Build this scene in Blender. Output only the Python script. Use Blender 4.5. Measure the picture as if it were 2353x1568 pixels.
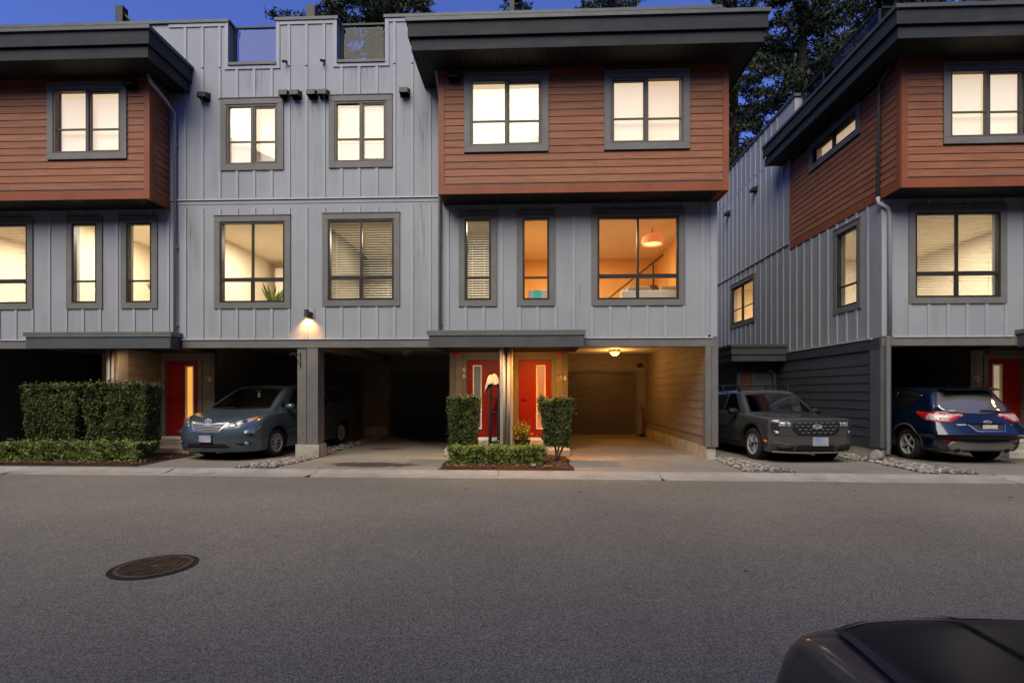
import bpy, bmesh, math, random
import numpy as np
from mathutils import Vector, Matrix
from mathutils.bvhtree import BVHTree
from mathutils.geometry import delaunay_2d_cdt

random.seed(7)
RNG = np.random.default_rng(11)
SC = bpy.context.scene
for _o in list(bpy.data.objects):
    bpy.data.objects.remove(_o)
R = math.radians

# ------------------------------------------------------------------ camera
cam_d = bpy.data.cameras.new("camera")
cam = bpy.data.objects.new("camera", cam_d)
SC.collection.objects.link(cam)
cam_d.sensor_width = 36.0
cam_d.lens = 36.0 * 1215.0 / 2352.0
cam_d.shift_y = 117.0 / 2352.0
cam_d.clip_start = 0.05
cam_d.clip_end = 3000.0
cam.location = (0, 0, 1.5)
cam.rotation_euler = (R(90), 0, math.atan(47.0 / 1215.0))
SC.camera = cam

# ------------------------------------------------------------------ world, sun, exposure
SUN_EL = R(46)
W = bpy.data.worlds.new("World")
SC.world = W
W.use_nodes = True
wn = W.node_tree
wn.nodes.clear()
sky = wn.nodes.new("ShaderNodeTexSky")
sky.sky_type = 'NISHITA'
sky.sun_disc = False
sky.sun_elevation = SUN_EL
sky.sun_rotation = R(198)
sky.altitude = 100
sky.air_density = 1.0
sky.dust_density = 0.3
sky.ozone_density = 6.0
tint = wn.nodes.new("ShaderNodeMix")
tint.data_type = 'RGBA'
tint.blend_type = 'MULTIPLY'
tint.inputs[0].default_value = 1.0
tint.inputs[7].default_value = (0.74, 0.71, 1.22, 1)
bgn = wn.nodes.new("ShaderNodeBackground")
bgn.inputs[1].default_value = 0.15
won = wn.nodes.new("ShaderNodeOutputWorld")
wn.links.new(sky.outputs[0], tint.inputs[6])
wn.links.new(tint.outputs[2], bgn.inputs[0])
wn.links.new(bgn.outputs[0], won.inputs[0])

sun_d = bpy.data.lights.new("sun", 'SUN')
sun_d.energy = 4.6
sun_d.angle = R(50)
sun_d.color = (1.0, 0.92, 0.68)
sun = bpy.data.objects.new("sun", sun_d)
SC.collection.objects.link(sun)
sun.rotation_euler = (R(90) - SUN_EL, 0, R(-18))
SC.view_settings.view_transform = 'Standard'
SC.view_settings.look = 'None'
SC.view_settings.exposure = 0.0
SC.view_settings.gamma = 1.0
SC.view_settings.use_curve_mapping = False
SC.cycles.use_denoising = True
SC.cycles.max_bounces = 9
SC.cycles.diffuse_bounces = 6
SC.cycles.glossy_bounces = 4
SC.cycles.transparent_max_bounces = 24
SC.cycles.sample_clamp_indirect = 4.0
SC.cycles.caustics_reflective = False
SC.cycles.caustics_refractive = False
SC.cycles.use_light_tree = True

# ------------------------------------------------------------------ materials
MATS = {}


def _tex_base(nt, scale=1.0, rnd=True, stretch=(1, 1, 1)):
    tc = nt.nodes.new("ShaderNodeTexCoord")
    mp = nt.nodes.new("ShaderNodeMapping")
    mp.inputs['Scale'].default_value = tuple(scale * s for s in stretch)
    nt.links.new(tc.outputs['Object'], mp.inputs['Vector'])
    if rnd:
        oi = nt.nodes.new("ShaderNodeObjectInfo")
        mul = nt.nodes.new("ShaderNodeMath")
        mul.operation = 'MULTIPLY'
        mul.inputs[1].default_value = 37.0
        nt.links.new(oi.outputs['Random'], mul.inputs[0])
        nt.links.new(mul.outputs[0], mp.inputs['Location'])
    return mp


def mat(name, col, rough=0.6, var=0.12, scale=3.0, bump=0.15, bscale=60.0, metal=0.0, spec=0.22, stretch=(1, 1, 1),
        rnd_tone=0.0, emis=None, estr=0.0, coat=0.0, coatr=0.05, detail=4.0, col2=None, bdist=0.004, wear=None):
    if name in MATS:
        return MATS[name]
    m = bpy.data.materials.new(name)
    m.use_nodes = True
    nt = m.node_tree
    b = nt.nodes["Principled BSDF"]
    b.inputs['Roughness'].default_value = rough
    b.inputs['Metallic'].default_value = metal
    b.inputs['Specular IOR Level'].default_value = spec
    b.inputs['Coat Weight'].default_value = coat
    b.inputs['Coat Roughness'].default_value = coatr
    mp = _tex_base(nt, 1.0, True, stretch)
    nz = nt.nodes.new("ShaderNodeTexNoise")
    nz.inputs['Scale'].default_value = scale
    nz.inputs['Detail'].default_value = detail
    nz.inputs['Roughness'].default_value = 0.6
    nt.links.new(mp.outputs[0], nz.inputs['Vector'])
    cr = nt.nodes.new("ShaderNodeValToRGB")
    c2 = col2 or tuple(c * (1 - 2 * var) for c in col)
    c1 = tuple(min(1, c * (1 + var)) for c in col)
    cr.color_ramp.elements[0].position = 0.3
    cr.color_ramp.elements[1].position = 0.7
    cr.color_ramp.elements[0].color = (*c2, 1)
    cr.color_ramp.elements[1].color = (*c1, 1)
    nt.links.new(nz.outputs['Fac'], cr.inputs['Fac'])
    last = cr.outputs['Color']
    if rnd_tone:
        oi = nt.nodes.new("ShaderNodeObjectInfo")
        mr = nt.nodes.new("ShaderNodeMapRange")
        mr.inputs['To Min'].default_value = 1 - rnd_tone
        mr.inputs['To Max'].default_value = 1 + rnd_tone
        nt.links.new(oi.outputs['Random'], mr.inputs['Value'])
        mx = nt.nodes.new("ShaderNodeMix")
        mx.data_type = 'RGBA'
        mx.blend_type = 'MULTIPLY'
        mx.inputs[0].default_value = 1
        nt.links.new(last, mx.inputs[6])
        nt.links.new(mr.outputs[0], mx.inputs[7])
        last = mx.outputs[2]
    if wear:
        nw = nt.nodes.new("ShaderNodeTexNoise")
        nw.inputs['Scale'].default_value = wear[1]
        nw.inputs['Detail'].default_value = 6
        mpw = _tex_base(nt, 1.0, False, wear[3] if len(wear) > 3 else (1, 1, 1))
        nt.links.new(mpw.outputs[0], nw.inputs['Vector'])
        rw = nt.nodes.new("ShaderNodeValToRGB")
        rw.color_ramp.elements[0].position = wear[2]
        rw.color_ramp.elements[1].position = min(1, wear[2] + 0.22)
        rw.color_ramp.elements[0].color = (0, 0, 0, 1)
        rw.color_ramp.elements[1].color = (1, 1, 1, 1)
        nt.links.new(nw.outputs['Fac'], rw.inputs['Fac'])
        sc_ = nt.nodes.new("ShaderNodeMath")
        sc_.operation = 'MULTIPLY'
        sc_.inputs[1].default_value = wear[4] if len(wear) > 4 else 0.6
        nt.links.new(rw.outputs[0], sc_.inputs[0])
        mw = nt.nodes.new("ShaderNodeMix")
        mw.data_type = 'RGBA'
        mw.inputs[7].default_value = (*wear[0], 1)
        nt.links.new(sc_.outputs[0], mw.inputs[0])
        nt.links.new(last, mw.inputs[6])
        last = mw.outputs[2]
    nt.links.new(last, b.inputs['Base Color'])
    if bump:
        nb = nt.nodes.new("ShaderNodeTexNoise")
        nb.inputs['Scale'].default_value = bscale
        nb.inputs['Detail'].default_value = 3
        nt.links.new(mp.outputs[0], nb.inputs['Vector'])
        bp = nt.nodes.new("ShaderNodeBump")
        bp.inputs['Strength'].default_value = bump
        bp.inputs['Distance'].default_value = bdist
        nt.links.new(nb.outputs['Fac'], bp.inputs['Height'])
        nt.links.new(bp.outputs[0], b.inputs['Normal'])
    if emis:
        b.inputs['Emission Color'].default_value = (*emis, 1)
        b.inputs['Emission Strength'].default_value = estr
    MATS[name] = m
    return m


def glass_mat(name, tint_c, rough=0.02, f0=0.06, refl=1.0):
    m = bpy.data.materials.new(name)
    m.use_nodes = True
    nt = m.node_tree
    nt.nodes.clear()
    out = nt.nodes.new("ShaderNodeOutputMaterial")
    tr = nt.nodes.new("ShaderNodeBsdfTransparent")
    tr.inputs[0].default_value = (*tint_c, 1)
    gl = nt.nodes.new("ShaderNodeBsdfGlossy")
    gl.inputs['Color'].default_value = (refl, refl, refl, 1)
    gl.inputs['Roughness'].default_value = rough
    fr = nt.nodes.new("ShaderNodeFresnel")
    fr.inputs['IOR'].default_value = 1.5
    ad = nt.nodes.new("ShaderNodeMath")
    ad.operation = 'ADD'
    ad.inputs[1].default_value = f0
    ad.use_clamp = True
    nt.links.new(fr.outputs[0], ad.inputs[0])
    mx = nt.nodes.new("ShaderNodeMixShader")
    ge = nt.nodes.new("ShaderNodeNewGeometry")
    iv = nt.nodes.new("ShaderNodeMath"); iv.operation = 'SUBTRACT'; iv.inputs[0].default_value = 1.0
    nt.links.new(ge.outputs['Backfacing'], iv.inputs[1])
    ml = nt.nodes.new("ShaderNodeMath"); ml.operation = 'MULTIPLY'      # no total reflection on leaving the thin pane
    nt.links.new(ad.outputs[0], ml.inputs[0]); nt.links.new(iv.outputs[0], ml.inputs[1])
    nt.links.new(ml.outputs[0], mx.inputs[0])
    nt.links.new(tr.outputs[0], mx.inputs[1])
    nt.links.new(gl.outputs[0], mx.inputs[2])
    nt.links.new(mx.outputs[0], out.inputs[0])
    MATS[name] = m
    return m


def emit_mat(name, col, strength, var=0.08, scale=1.2, diff=(0.6, 0.55, 0.5), col2=None):
    m = bpy.data.materials.new(name)
    m.use_nodes = True
    nt = m.node_tree
    b = nt.nodes["Principled BSDF"]
    b.inputs['Base Color'].default_value = (*diff, 1)
    b.inputs['Roughness'].default_value = 0.8
    mp = _tex_base(nt, 1.0, True)
    nz = nt.nodes.new("ShaderNodeTexNoise")
    nz.inputs['Scale'].default_value = scale
    nz.inputs['Detail'].default_value = 2
    nt.links.new(mp.outputs[0], nz.inputs['Vector'])
    cr = nt.nodes.new("ShaderNodeValToRGB")
    cr.color_ramp.elements[0].position = 0.3
    cr.color_ramp.elements[1].position = 0.72
    cr.color_ramp.elements[0].color = (*(col2 or tuple(c * (1 - var) for c in col)), 1)
    cr.color_ramp.elements[1].color = (*col, 1)
    nt.links.new(nz.outputs['Fac'], cr.inputs['Fac'])
    nt.links.new(cr.outputs[0], b.inputs['Emission Color'])
    b.inputs['Emission Strength'].default_value = strength
    MATS[name] = m
    return m


M_PANEL = mat("light_grey_panel", (0.285, 0.298, 0.33), 0.62, 0.05, 0.9, 0.12, 90, wear=((0.22, 0.2, 0.19), 1.1, 0.56, (3.0, 3.0, 0.35), 0.6))
M_BATTEN = mat("light_grey_batten", (0.315, 0.328, 0.362), 0.6, 0.04, 2.0, 0.1, 90)
M_TRIM = mat("taupe_grey_trim", (0.155, 0.148, 0.142), 0.6, 0.08, 2.5, 0.2, 70, stretch=(1, 1, 1))
M_TRIMD = mat("charcoal_trim", (0.062, 0.064, 0.070), 0.55, 0.10, 3, 0.2, 70)
M_FASC = mat("charcoal_fascia", (0.030, 0.033, 0.036), 0.75, 0.14, 1.5, 0.2, 80, wear=((0.055, 0.053, 0.05), 2.0, 0.55, (0.5, 0.5, 3.0), 0.5))
M_CAP = mat("grey_metal_flashing", (0.085, 0.088, 0.092), 0.5, 0.08, 3, 0.05, 50, metal=0.3)
M_FLASH = mat("pale_metal_flashing", (0.48, 0.5, 0.55), 0.4, 0.05, 3, 0.05, 50)
M_SOFF = mat("black_soffit_board", (0.013, 0.013, 0.014), 0.6, 0.15, 3, 0.2, 60)
M_WOOD = mat("rust_cedar_plank", (0.245, 0.102, 0.054), 0.6, 0.24, 2.2, 0.35, 30, stretch=(0.7, 0.7, 14), rnd_tone=0.10, detail=7, col2=(0.170, 0.067, 0.036))
M_RUST = mat("rust_painted_trim", (0.225, 0.070, 0.032), 0.5, 0.08, 2, 0.1, 60)
M_LAP = mat("taupe_lap_board", (0.23, 0.195, 0.155), 0.6, 0.12, 2.5, 0.3, 40, stretch=(1, 1, 5), rnd_tone=0.05)
M_LAPD = mat("slate_lap_board", (0.052, 0.058, 0.068), 0.6, 0.12, 2.5, 0.3, 40, stretch=(1, 1, 5), rnd_tone=0.05)
M_FRAME = mat("black_window_frame", (0.030, 0.029, 0.028), 0.4, 0.1, 5, 0.05, 60)
M_FRAMEG = mat("bronze_window_frame", (0.095, 0.085, 0.072), 0.42, 0.1, 5, 0.05, 60)
M_CONC = mat("pale_concrete", (0.42, 0.39, 0.34), 0.85, 0.14, 4, 0.5, 60, wear=((0.20, 0.17, 0.13), 3.0, 0.55, (1, 1, 1), 0.6))
M_KERB = mat("kerb_concrete", (0.36, 0.33, 0.29), 0.85, 0.12, 1.6, 0.4, 90, wear=((0.19, 0.17, 0.15), 2.0, 0.55, (1, 1, 1), 0.6))
M_CEIL = mat("garage_ceiling_board", (0.55, 0.50, 0.43), 0.7, 0.08, 3, 0.2, 40, stretch=(1, 6, 1))
M_GDOOR = mat("brown_garage_door", (0.115, 0.098, 0.078), 0.38, 0.12, 1.5, 0.3, 25, stretch=(1, 1, 8))
M_RED = mat("red_door_paint", (0.24, 0.008, 0.005), 0.5, 0.06, 2, 0.12, 60)
M_WHITE = mat("white_paint", (0.74, 0.71, 0.66), 0.5, 0.05, 4, 0.1, 60)
M_POST = mat("downlit_trim_post", (0.30, 0.27, 0.235), 0.6, 0.08, 2.5, 0.2, 70)  # trim colour lightened: the downlight spill on the entry columns is painted in
M_BLACK = mat("black_painted_metal", (0.02, 0.02, 0.021), 0.4, 0.1, 8, 0.1, 60)
M_DARK = mat("unlit_interior", (0.03, 0.028, 0.026), 0.9, 0.1, 2, 0.0)
M_SLAT = mat("cream_blind_slat", (0.78, 0.70, 0.56), 0.6, 0.03, 8, 0.0)
M_ROOM = mat("warm_room_paint", (0.66, 0.58, 0.46), 0.9, 0.05, 1.0, 0.0)
M_ROOMDK = mat("shade_dark_room_paint", (0.17, 0.145, 0.11), 0.9, 0.2, 1.2, 0.0)  # room paint darkened so the shade behind the bright slats is in its colour
M_ROOMO = mat("orange_room_paint", (0.80, 0.52, 0.25), 0.9, 0.05, 1.0, 0.0)
M_ROOMC = mat("room_ceiling_paint", (0.78, 0.70, 0.56), 0.9, 0.03, 1.0, 0.0)
M_GLASS = glass_mat("window_glass", (0.95, 0.95, 0.93), 0.01, 0.03)
M_BALU = glass_mat("balustrade_glass", (0.72, 0.72, 0.80), 0.01, 0.0, 0.35)
M_SHADE = emit_mat("lit_roller_shade", (1.0, 0.80, 0.54), 0.90, 0.05, 0.8, col2=(0.96, 0.68, 0.42))
M_SHADE2 = emit_mat("lit_pale_shade", (1.0, 0.83, 0.60), 0.95, 0.05, 0.8, col2=(0.98, 0.73, 0.48))
M_SHADE3 = emit_mat("lit_soft_curtain", (0.72, 0.56, 0.33), 0.75, 0.2, 1.5, col2=(0.42, 0.33, 0.2))
M_AMBER = emit_mat("lit_amber_glass", (1.0, 0.45, 0.06), 1.1, 0.15, 1.0)
M_BULB = emit_mat("lit_lamp_glass", (1.0, 0.50, 0.14), 3.2, 0.05, 2.0)

# ------------------------------------------------------------------ mesh helpers
ORG = {}


class MB:
    def __init__(self):
        self.v, self.f, self.mi = [], [], []

    def box(self, x0, x1, y0, y1, z0, z1, mi=0):
        if x0 > x1: x0, x1 = x1, x0
        if y0 > y1: y0, y1 = y1, y0
        if z0 > z1: z0, z1 = z1, z0
        n = len(self.v)
        self.v += [(x0, y0, z0), (x1, y0, z0), (x1, y1, z0), (x0, y1, z0), (x0, y0, z1), (x1, y0, z1), (x1, y1, z1), (x0, y1, z1)]
        for q in ((0, 3, 2, 1), (4, 5, 6, 7), (0, 1, 5, 4), (1, 2, 6, 5), (2, 3, 7, 6), (3, 0, 4, 7)):
            self.f.append(tuple(n + k for k in q)); self.mi.append(mi)
        return self

    def quad(self, a, b, c, d, mi=0):
        n = len(self.v)
        self.v += [tuple(a), tuple(b), tuple(c), tuple(d)]
        self.f.append((n, n + 1, n + 2, n + 3)); self.mi.append(mi)
        return self

    def prism(self, pts, h0, h1, axis='z', mi=0):
        """polygon pts (a,b) extruded h0..h1 along axis"""
        n = len(self.v); k = len(pts)
        for h in (h0, h1):
            for a, b in pts:
                self.v.append({'z': (a, b, h), 'y': (a, h, b), 'x': (h, a, b)}[axis])
        self.f.append(tuple(n + i for i in range(k))[::-1]); self.mi.append(mi)
        self.f.append(tuple(n + k + i for i in range(k))); self.mi.append(mi)
        for i in range(k):
            j = (i + 1) % k
            self.f.append((n + i, n + j, n + k + j, n + k + i)); self.mi.append(mi)
        return self

    def tube(self, pts, r, seg=8, mi=0, caps=True):
        pts = [Vector(p) for p in pts]
        n0 = len(self.v)
        rs = r if isinstance(r, (list, tuple)) else [r] * len(pts)
        up = None
        for i, p in enumerate(pts):
            d = (pts[min(i + 1, len(pts) - 1)] - pts[max(i - 1, 0)]).normalized()
            if up is None:
                up = Vector((0, 0, 1)) if abs(d.z) < 0.9 else Vector((1, 0, 0))
            a = d.cross(up).normalized(); b = a.cross(d).normalized()
            up = b
            for k in range(seg):
                t = 2 * math.pi * k / seg
                self.v.append(tuple(p + a * (rs[i] * math.cos(t)) + b * (rs[i] * math.sin(t))))
        for i in range(len(pts) - 1):
            for k in range(seg):
                k2 = (k + 1) % seg
                a = n0 + i * seg
                self.f.append((a + k, a + k2, a + seg + k2, a + seg + k)); self.mi.append(mi)
        if caps:
            self.f.append(tuple(n0 + k for k in range(seg))[::-1]); self.mi.append(mi)
            e = n0 + (len(pts) - 1) * seg
            self.f.append(tuple(e + k for k in range(seg))); self.mi.append(mi)
        return self

    def lathe(self, c, prof, seg=24, axis='z', mi=0):
        """prof: list of (radius, offset along axis)"""
        n0 = len(self.v)
        for r, h in prof:
            for k in range(seg):
                t = 2 * math.pi * k / seg
                a, b = r * math.cos(t), r * math.sin(t)
                p = {'z': (a, b, h), 'y': (a, h, b), 'x': (h, a, b)}[axis]
                self.v.append((c[0] + p[0], c[1] + p[1], c[2] + p[2]))
        for i in range(len(prof) - 1):
            for k in range(seg):
                k2 = (k + 1) % seg
                a = n0 + i * seg
                self.f.append((a + k, a + k2, a + seg + k2, a + seg + k)); self.mi.append(mi)
        return self

    def build(self, name, m, parent=None, smooth=False, bevel=0.0, fix=True):
        o_ = ORG.get(parent.name, Vector((0, 0, 0))) if parent else Vector((0, 0, 0))
        me = bpy.data.meshes.new(name)
        me.from_pydata([(a - o_.x, b - o_.y, c - o_.z) for a, b, c in self.v], [], self.f)
        ms = m if isinstance(m, (list, tuple)) else [m]
        for x in ms:
            me.materials.append(x)
        if len(ms) > 1:
            me.polygons.foreach_set("material_index", self.mi)
        if fix:
            bm = bmesh.new(); bm.from_mesh(me)
            bmesh.ops.recalc_face_normals(bm, faces=bm.faces)
            bm.to_mesh(me); bm.free()
        if smooth:
            me.polygons.foreach_set("use_smooth", [True] * len(me.polygons))
        me.update()
        ob = bpy.data.objects.new(name, me)
        SC.collection.objects.link(ob)
        if parent:
            ob.parent = parent
            ORG[ob.name] = o_
        if bevel:
            md = ob.modifiers.new("bevel", 'BEVEL')
            md.width = bevel; md.segments = 2; md.limit_method = 'ANGLE'
        return ob


def tag(o, label=None, cat=None, group=None, kind=None):
    if label: o['label'] = label
    if cat: o['category'] = cat
    if group: o['group'] = group
    if kind: o['kind'] = kind
    return o


def thing(name, loc, label, cat, group=None, rz=0.0):
    o = bpy.data.objects.new(name, None)
    o.empty_display_size = 0.2
    SC.collection.objects.link(o)
    o.location = loc
    o.rotation_euler = (0, 0, rz)
    ORG[o.name] = Vector(loc)
    return tag(o, label, cat, group)


def local_thing(name, loc, label, cat, group=None, rz=0.0):
    """thing whose parts are modelled in its own coordinates"""
    o = thing(name, loc, label, cat, group, rz)
    ORG[o.name] = Vector((0, 0, 0))
    return o


def struct(o):
    o['kind'] = 'structure'
    return o


_cache = {}


def piece(name, m, parent, x0, x1, y0, y1, z0, z1, wedge=None):
    """one small part; alike pieces share their mesh"""
    if x0 > x1: x0, x1 = x1, x0
    if y0 > y1: y0, y1 = y1, y0
    dx, dy, dz = round(x1 - x0, 3), round(y1 - y0, 3), round(z1 - z0, 3)
    key = (name, m.name, dx, dy, dz, wedge)
    me = _cache.get(key)
    if me is None:
        b = MB()
        if wedge is None:
            b.box(0, dx, 0, dy, 0, dz)
        else:                                   # lapped board: proud at its lower edge, on the face it looks out from
            th = 0.35
            if wedge == 'S':
                b.prism([(0, 0), (dy, 0), (dy, dz), (dy * (1 - th), dz)], 0, dx, 'x')
            elif wedge == 'N':
                b.prism([(0, 0), (dy, 0), (dy * th, dz), (0, dz)], 0, dx, 'x')
            elif wedge == 'W':
                b.prism([(0, 0), (dx, 0), (dx, dz), (dx * (1 - th), dz)], 0, dy, 'y')
            else:
                b.prism([(0, 0), (dx, 0), (dx * th, dz), (0, dz)], 0, dy, 'y')
        me = bpy.data.meshes.new(name)
        me.from_pydata(b.v, [], b.f)
        bm = bmesh.new(); bm.from_mesh(me)
        bmesh.ops.recalc_face_normals(bm, faces=bm.faces)
        bm.to_mesh(me); bm.free()
        me.materials.append(m)
        _cache[key] = me
    o = bpy.data.objects.new(name, me)
    SC.collection.objects.link(o)
    og = ORG.get(parent.name, Vector((0, 0, 0)))
    o.location = (x0 - og.x, y0 - og.y, z0 - og.z)
    o.parent = parent
    ORG[o.name] = og
    return o


class Face:
    """a wall plane: u runs along it, d is the distance out of it"""

    def __init__(self, kind, P):
        self.k, self.P = kind, P

    def rng(self, u0, u1, d0, d1):
        if self.k == 'S': return (u0, u1, self.P - d1, self.P - d0)
        if self.k == 'N': return (u0, u1, self.P + d0, self.P + d1)
        if self.k == 'W': return (self.P - d1, self.P - d0, u0, u1)
        return (self.P + d0, self.P + d1, u0, u1)

    def box(self, mb, u0, u1, d0, d1, z0, z1, mi=0):
        a = self.rng(min(u0, u1), max(u0, u1), min(d0, d1), max(d0, d1))
        mb.box(*a, z0, z1, mi)

    def pc(self, name, m, parent, u0, u1, d0, d1, z0, z1, wedge=False):
        a = self.rng(u0, u1, d0, d1)
        return piece(name, m, parent, *a, z0, z1, self.k if wedge else None)


def wall(name, m, parent, F, th, u0, u1, z0, z1, ops=()):
    us = sorted({u0, u1, *[o[0] for o in ops], *[o[1] for o in ops]})
    zs = sorted({z0, z1, *[o[2] for o in ops], *[o[3] for o in ops]})
    us = [u for u in us if u0 <= u <= u1]; zs = [z for z in zs if z0 <= z <= z1]
    mb = MB()
    solid = lambda i, j: (0 <= i < len(us) - 1 and 0 <= j < len(zs) - 1 and not any(
        o[0] - 1e-6 < (us[i] + us[i + 1]) / 2 < o[1] + 1e-6 and o[2] - 1e-6 < (zs[j] + zs[j + 1]) / 2 < o[3] + 1e-6 for o in ops))

    def P(u, d, z):
        a = F.rng(u, u, d, d)
        return (a[0], a[2], z)
    for i in range(len(us) - 1):
        for j in range(len(zs) - 1):
            if not solid(i, j): continue
            a, b, c, d = us[i], us[i + 1], zs[j], zs[j + 1]
            for dd in (0, -th):
                mb.quad(P(a, dd, c), P(b, dd, c), P(b, dd, d), P(a, dd, d))
            if not solid(i - 1, j): mb.quad(P(a, 0, c), P(a, 0, d), P(a, -th, d), P(a, -th, c))
            if not solid(i + 1, j): mb.quad(P(b, 0, c), P(b, 0, d), P(b, -th, d), P(b, -th, c))
            if not solid(i, j - 1): mb.quad(P(a, 0, c), P(b, 0, c), P(b, -th, c), P(a, -th, c))
            if not solid(i, j + 1): mb.quad(P(a, 0, d), P(b, 0, d), P(b, -th, d), P(a, -th, d))
    ob = mb.build(name, m, parent, fix=False)
    bm = bmesh.new(); bm.from_mesh(ob.data)
    bmesh.ops.remove_doubles(bm, verts=bm.verts, dist=1e-4)
    bmesh.ops.recalc_face_normals(bm, faces=bm.faces)
    bm.to_mesh(ob.data); bm.free()
    return ob


def split(a, b, cuts):
    segs = [(a, b)]
    for c0, c1 in cuts:
        nx = []
        for s0, s1 in segs:
            if c1 <= s0 or c0 >= s1: nx.append((s0, s1)); continue
            if c0 > s0: nx.append((s0, c0))
            if c1 < s1: nx.append((c1, s1))
        segs = nx
    return [s for s in segs if s[1] - s[0] > 0.03]


def battens(parent, F, us, z0, z1, ops=(), w=0.062, d=0.02, m=None):
    for u in us:
        for a, b in split(z0, z1, [(o[2], o[3]) for o in ops if o[0] < u + w / 2 and o[1] > u - w / 2]):
            F.pc("batten", m or M_BATTEN, parent, u - w / 2, u + w / 2, 0, d, a + 0.004, b - 0.004)


def laps(parent, F, u0, u1, z0, z1, pitch, m, ops=(), name="lap_board", d=0.02, joints=0.0, skip=0.0, gap=0.007):
    n = int(round((z1 - z0) / pitch))
    rr = random.Random(int(abs(u0) * 100 + z0 * 10))
    for k in range(n):
        a = z0 + k * pitch; b = min(a + pitch, z1)
        for s0, s1 in split(u0, u1, [(o[0], o[1]) for o in ops if o[2] < b - 0.02 and o[3] > a + 0.02]):
            cuts = [s0, s1]
            if joints and s1 - s0 > 3.0 and rr.random() < joints:
                cuts.insert(1, s0 + (s1 - s0) * rr.uniform(0.3, 0.7))
            for c0, c1 in zip(cuts[:-1], cuts[1:]):
                F.pc(name, m, parent, c0 + (0.0015 if c0 != s0 else 0), c1 - (0.0015 if c1 != s1 else 0), skip, skip + d, a + gap, b, True)


def slats(mb, F, u0, u1, d, z0, z1, pitch, tilt=0.5, depth=0.02, mi=0):
    n = int((z1 - z0) / pitch)
    for k in range(n):
        z = z1 - (k + 0.5) * pitch
        a = F.rng(u0, u1, d, d + depth)
        dz = depth * tilt
        if F.k in 'SN':
            y0, y1 = (a[2], a[3]) if F.k == 'S' else (a[3], a[2])
            mb.quad((a[0], y0, z - dz), (a[1], y0, z - dz), (a[1], y1, z + dz), (a[0], y1, z + dz), mi)
        else:
            x0, x1 = (a[0], a[1]) if F.k == 'W' else (a[1], a[0])
            mb.quad((x0, a[2], z - dz), (x0, a[3], z - dz), (x1, a[3], z + dz), (x1, a[2], z + dz), mi)


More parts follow.
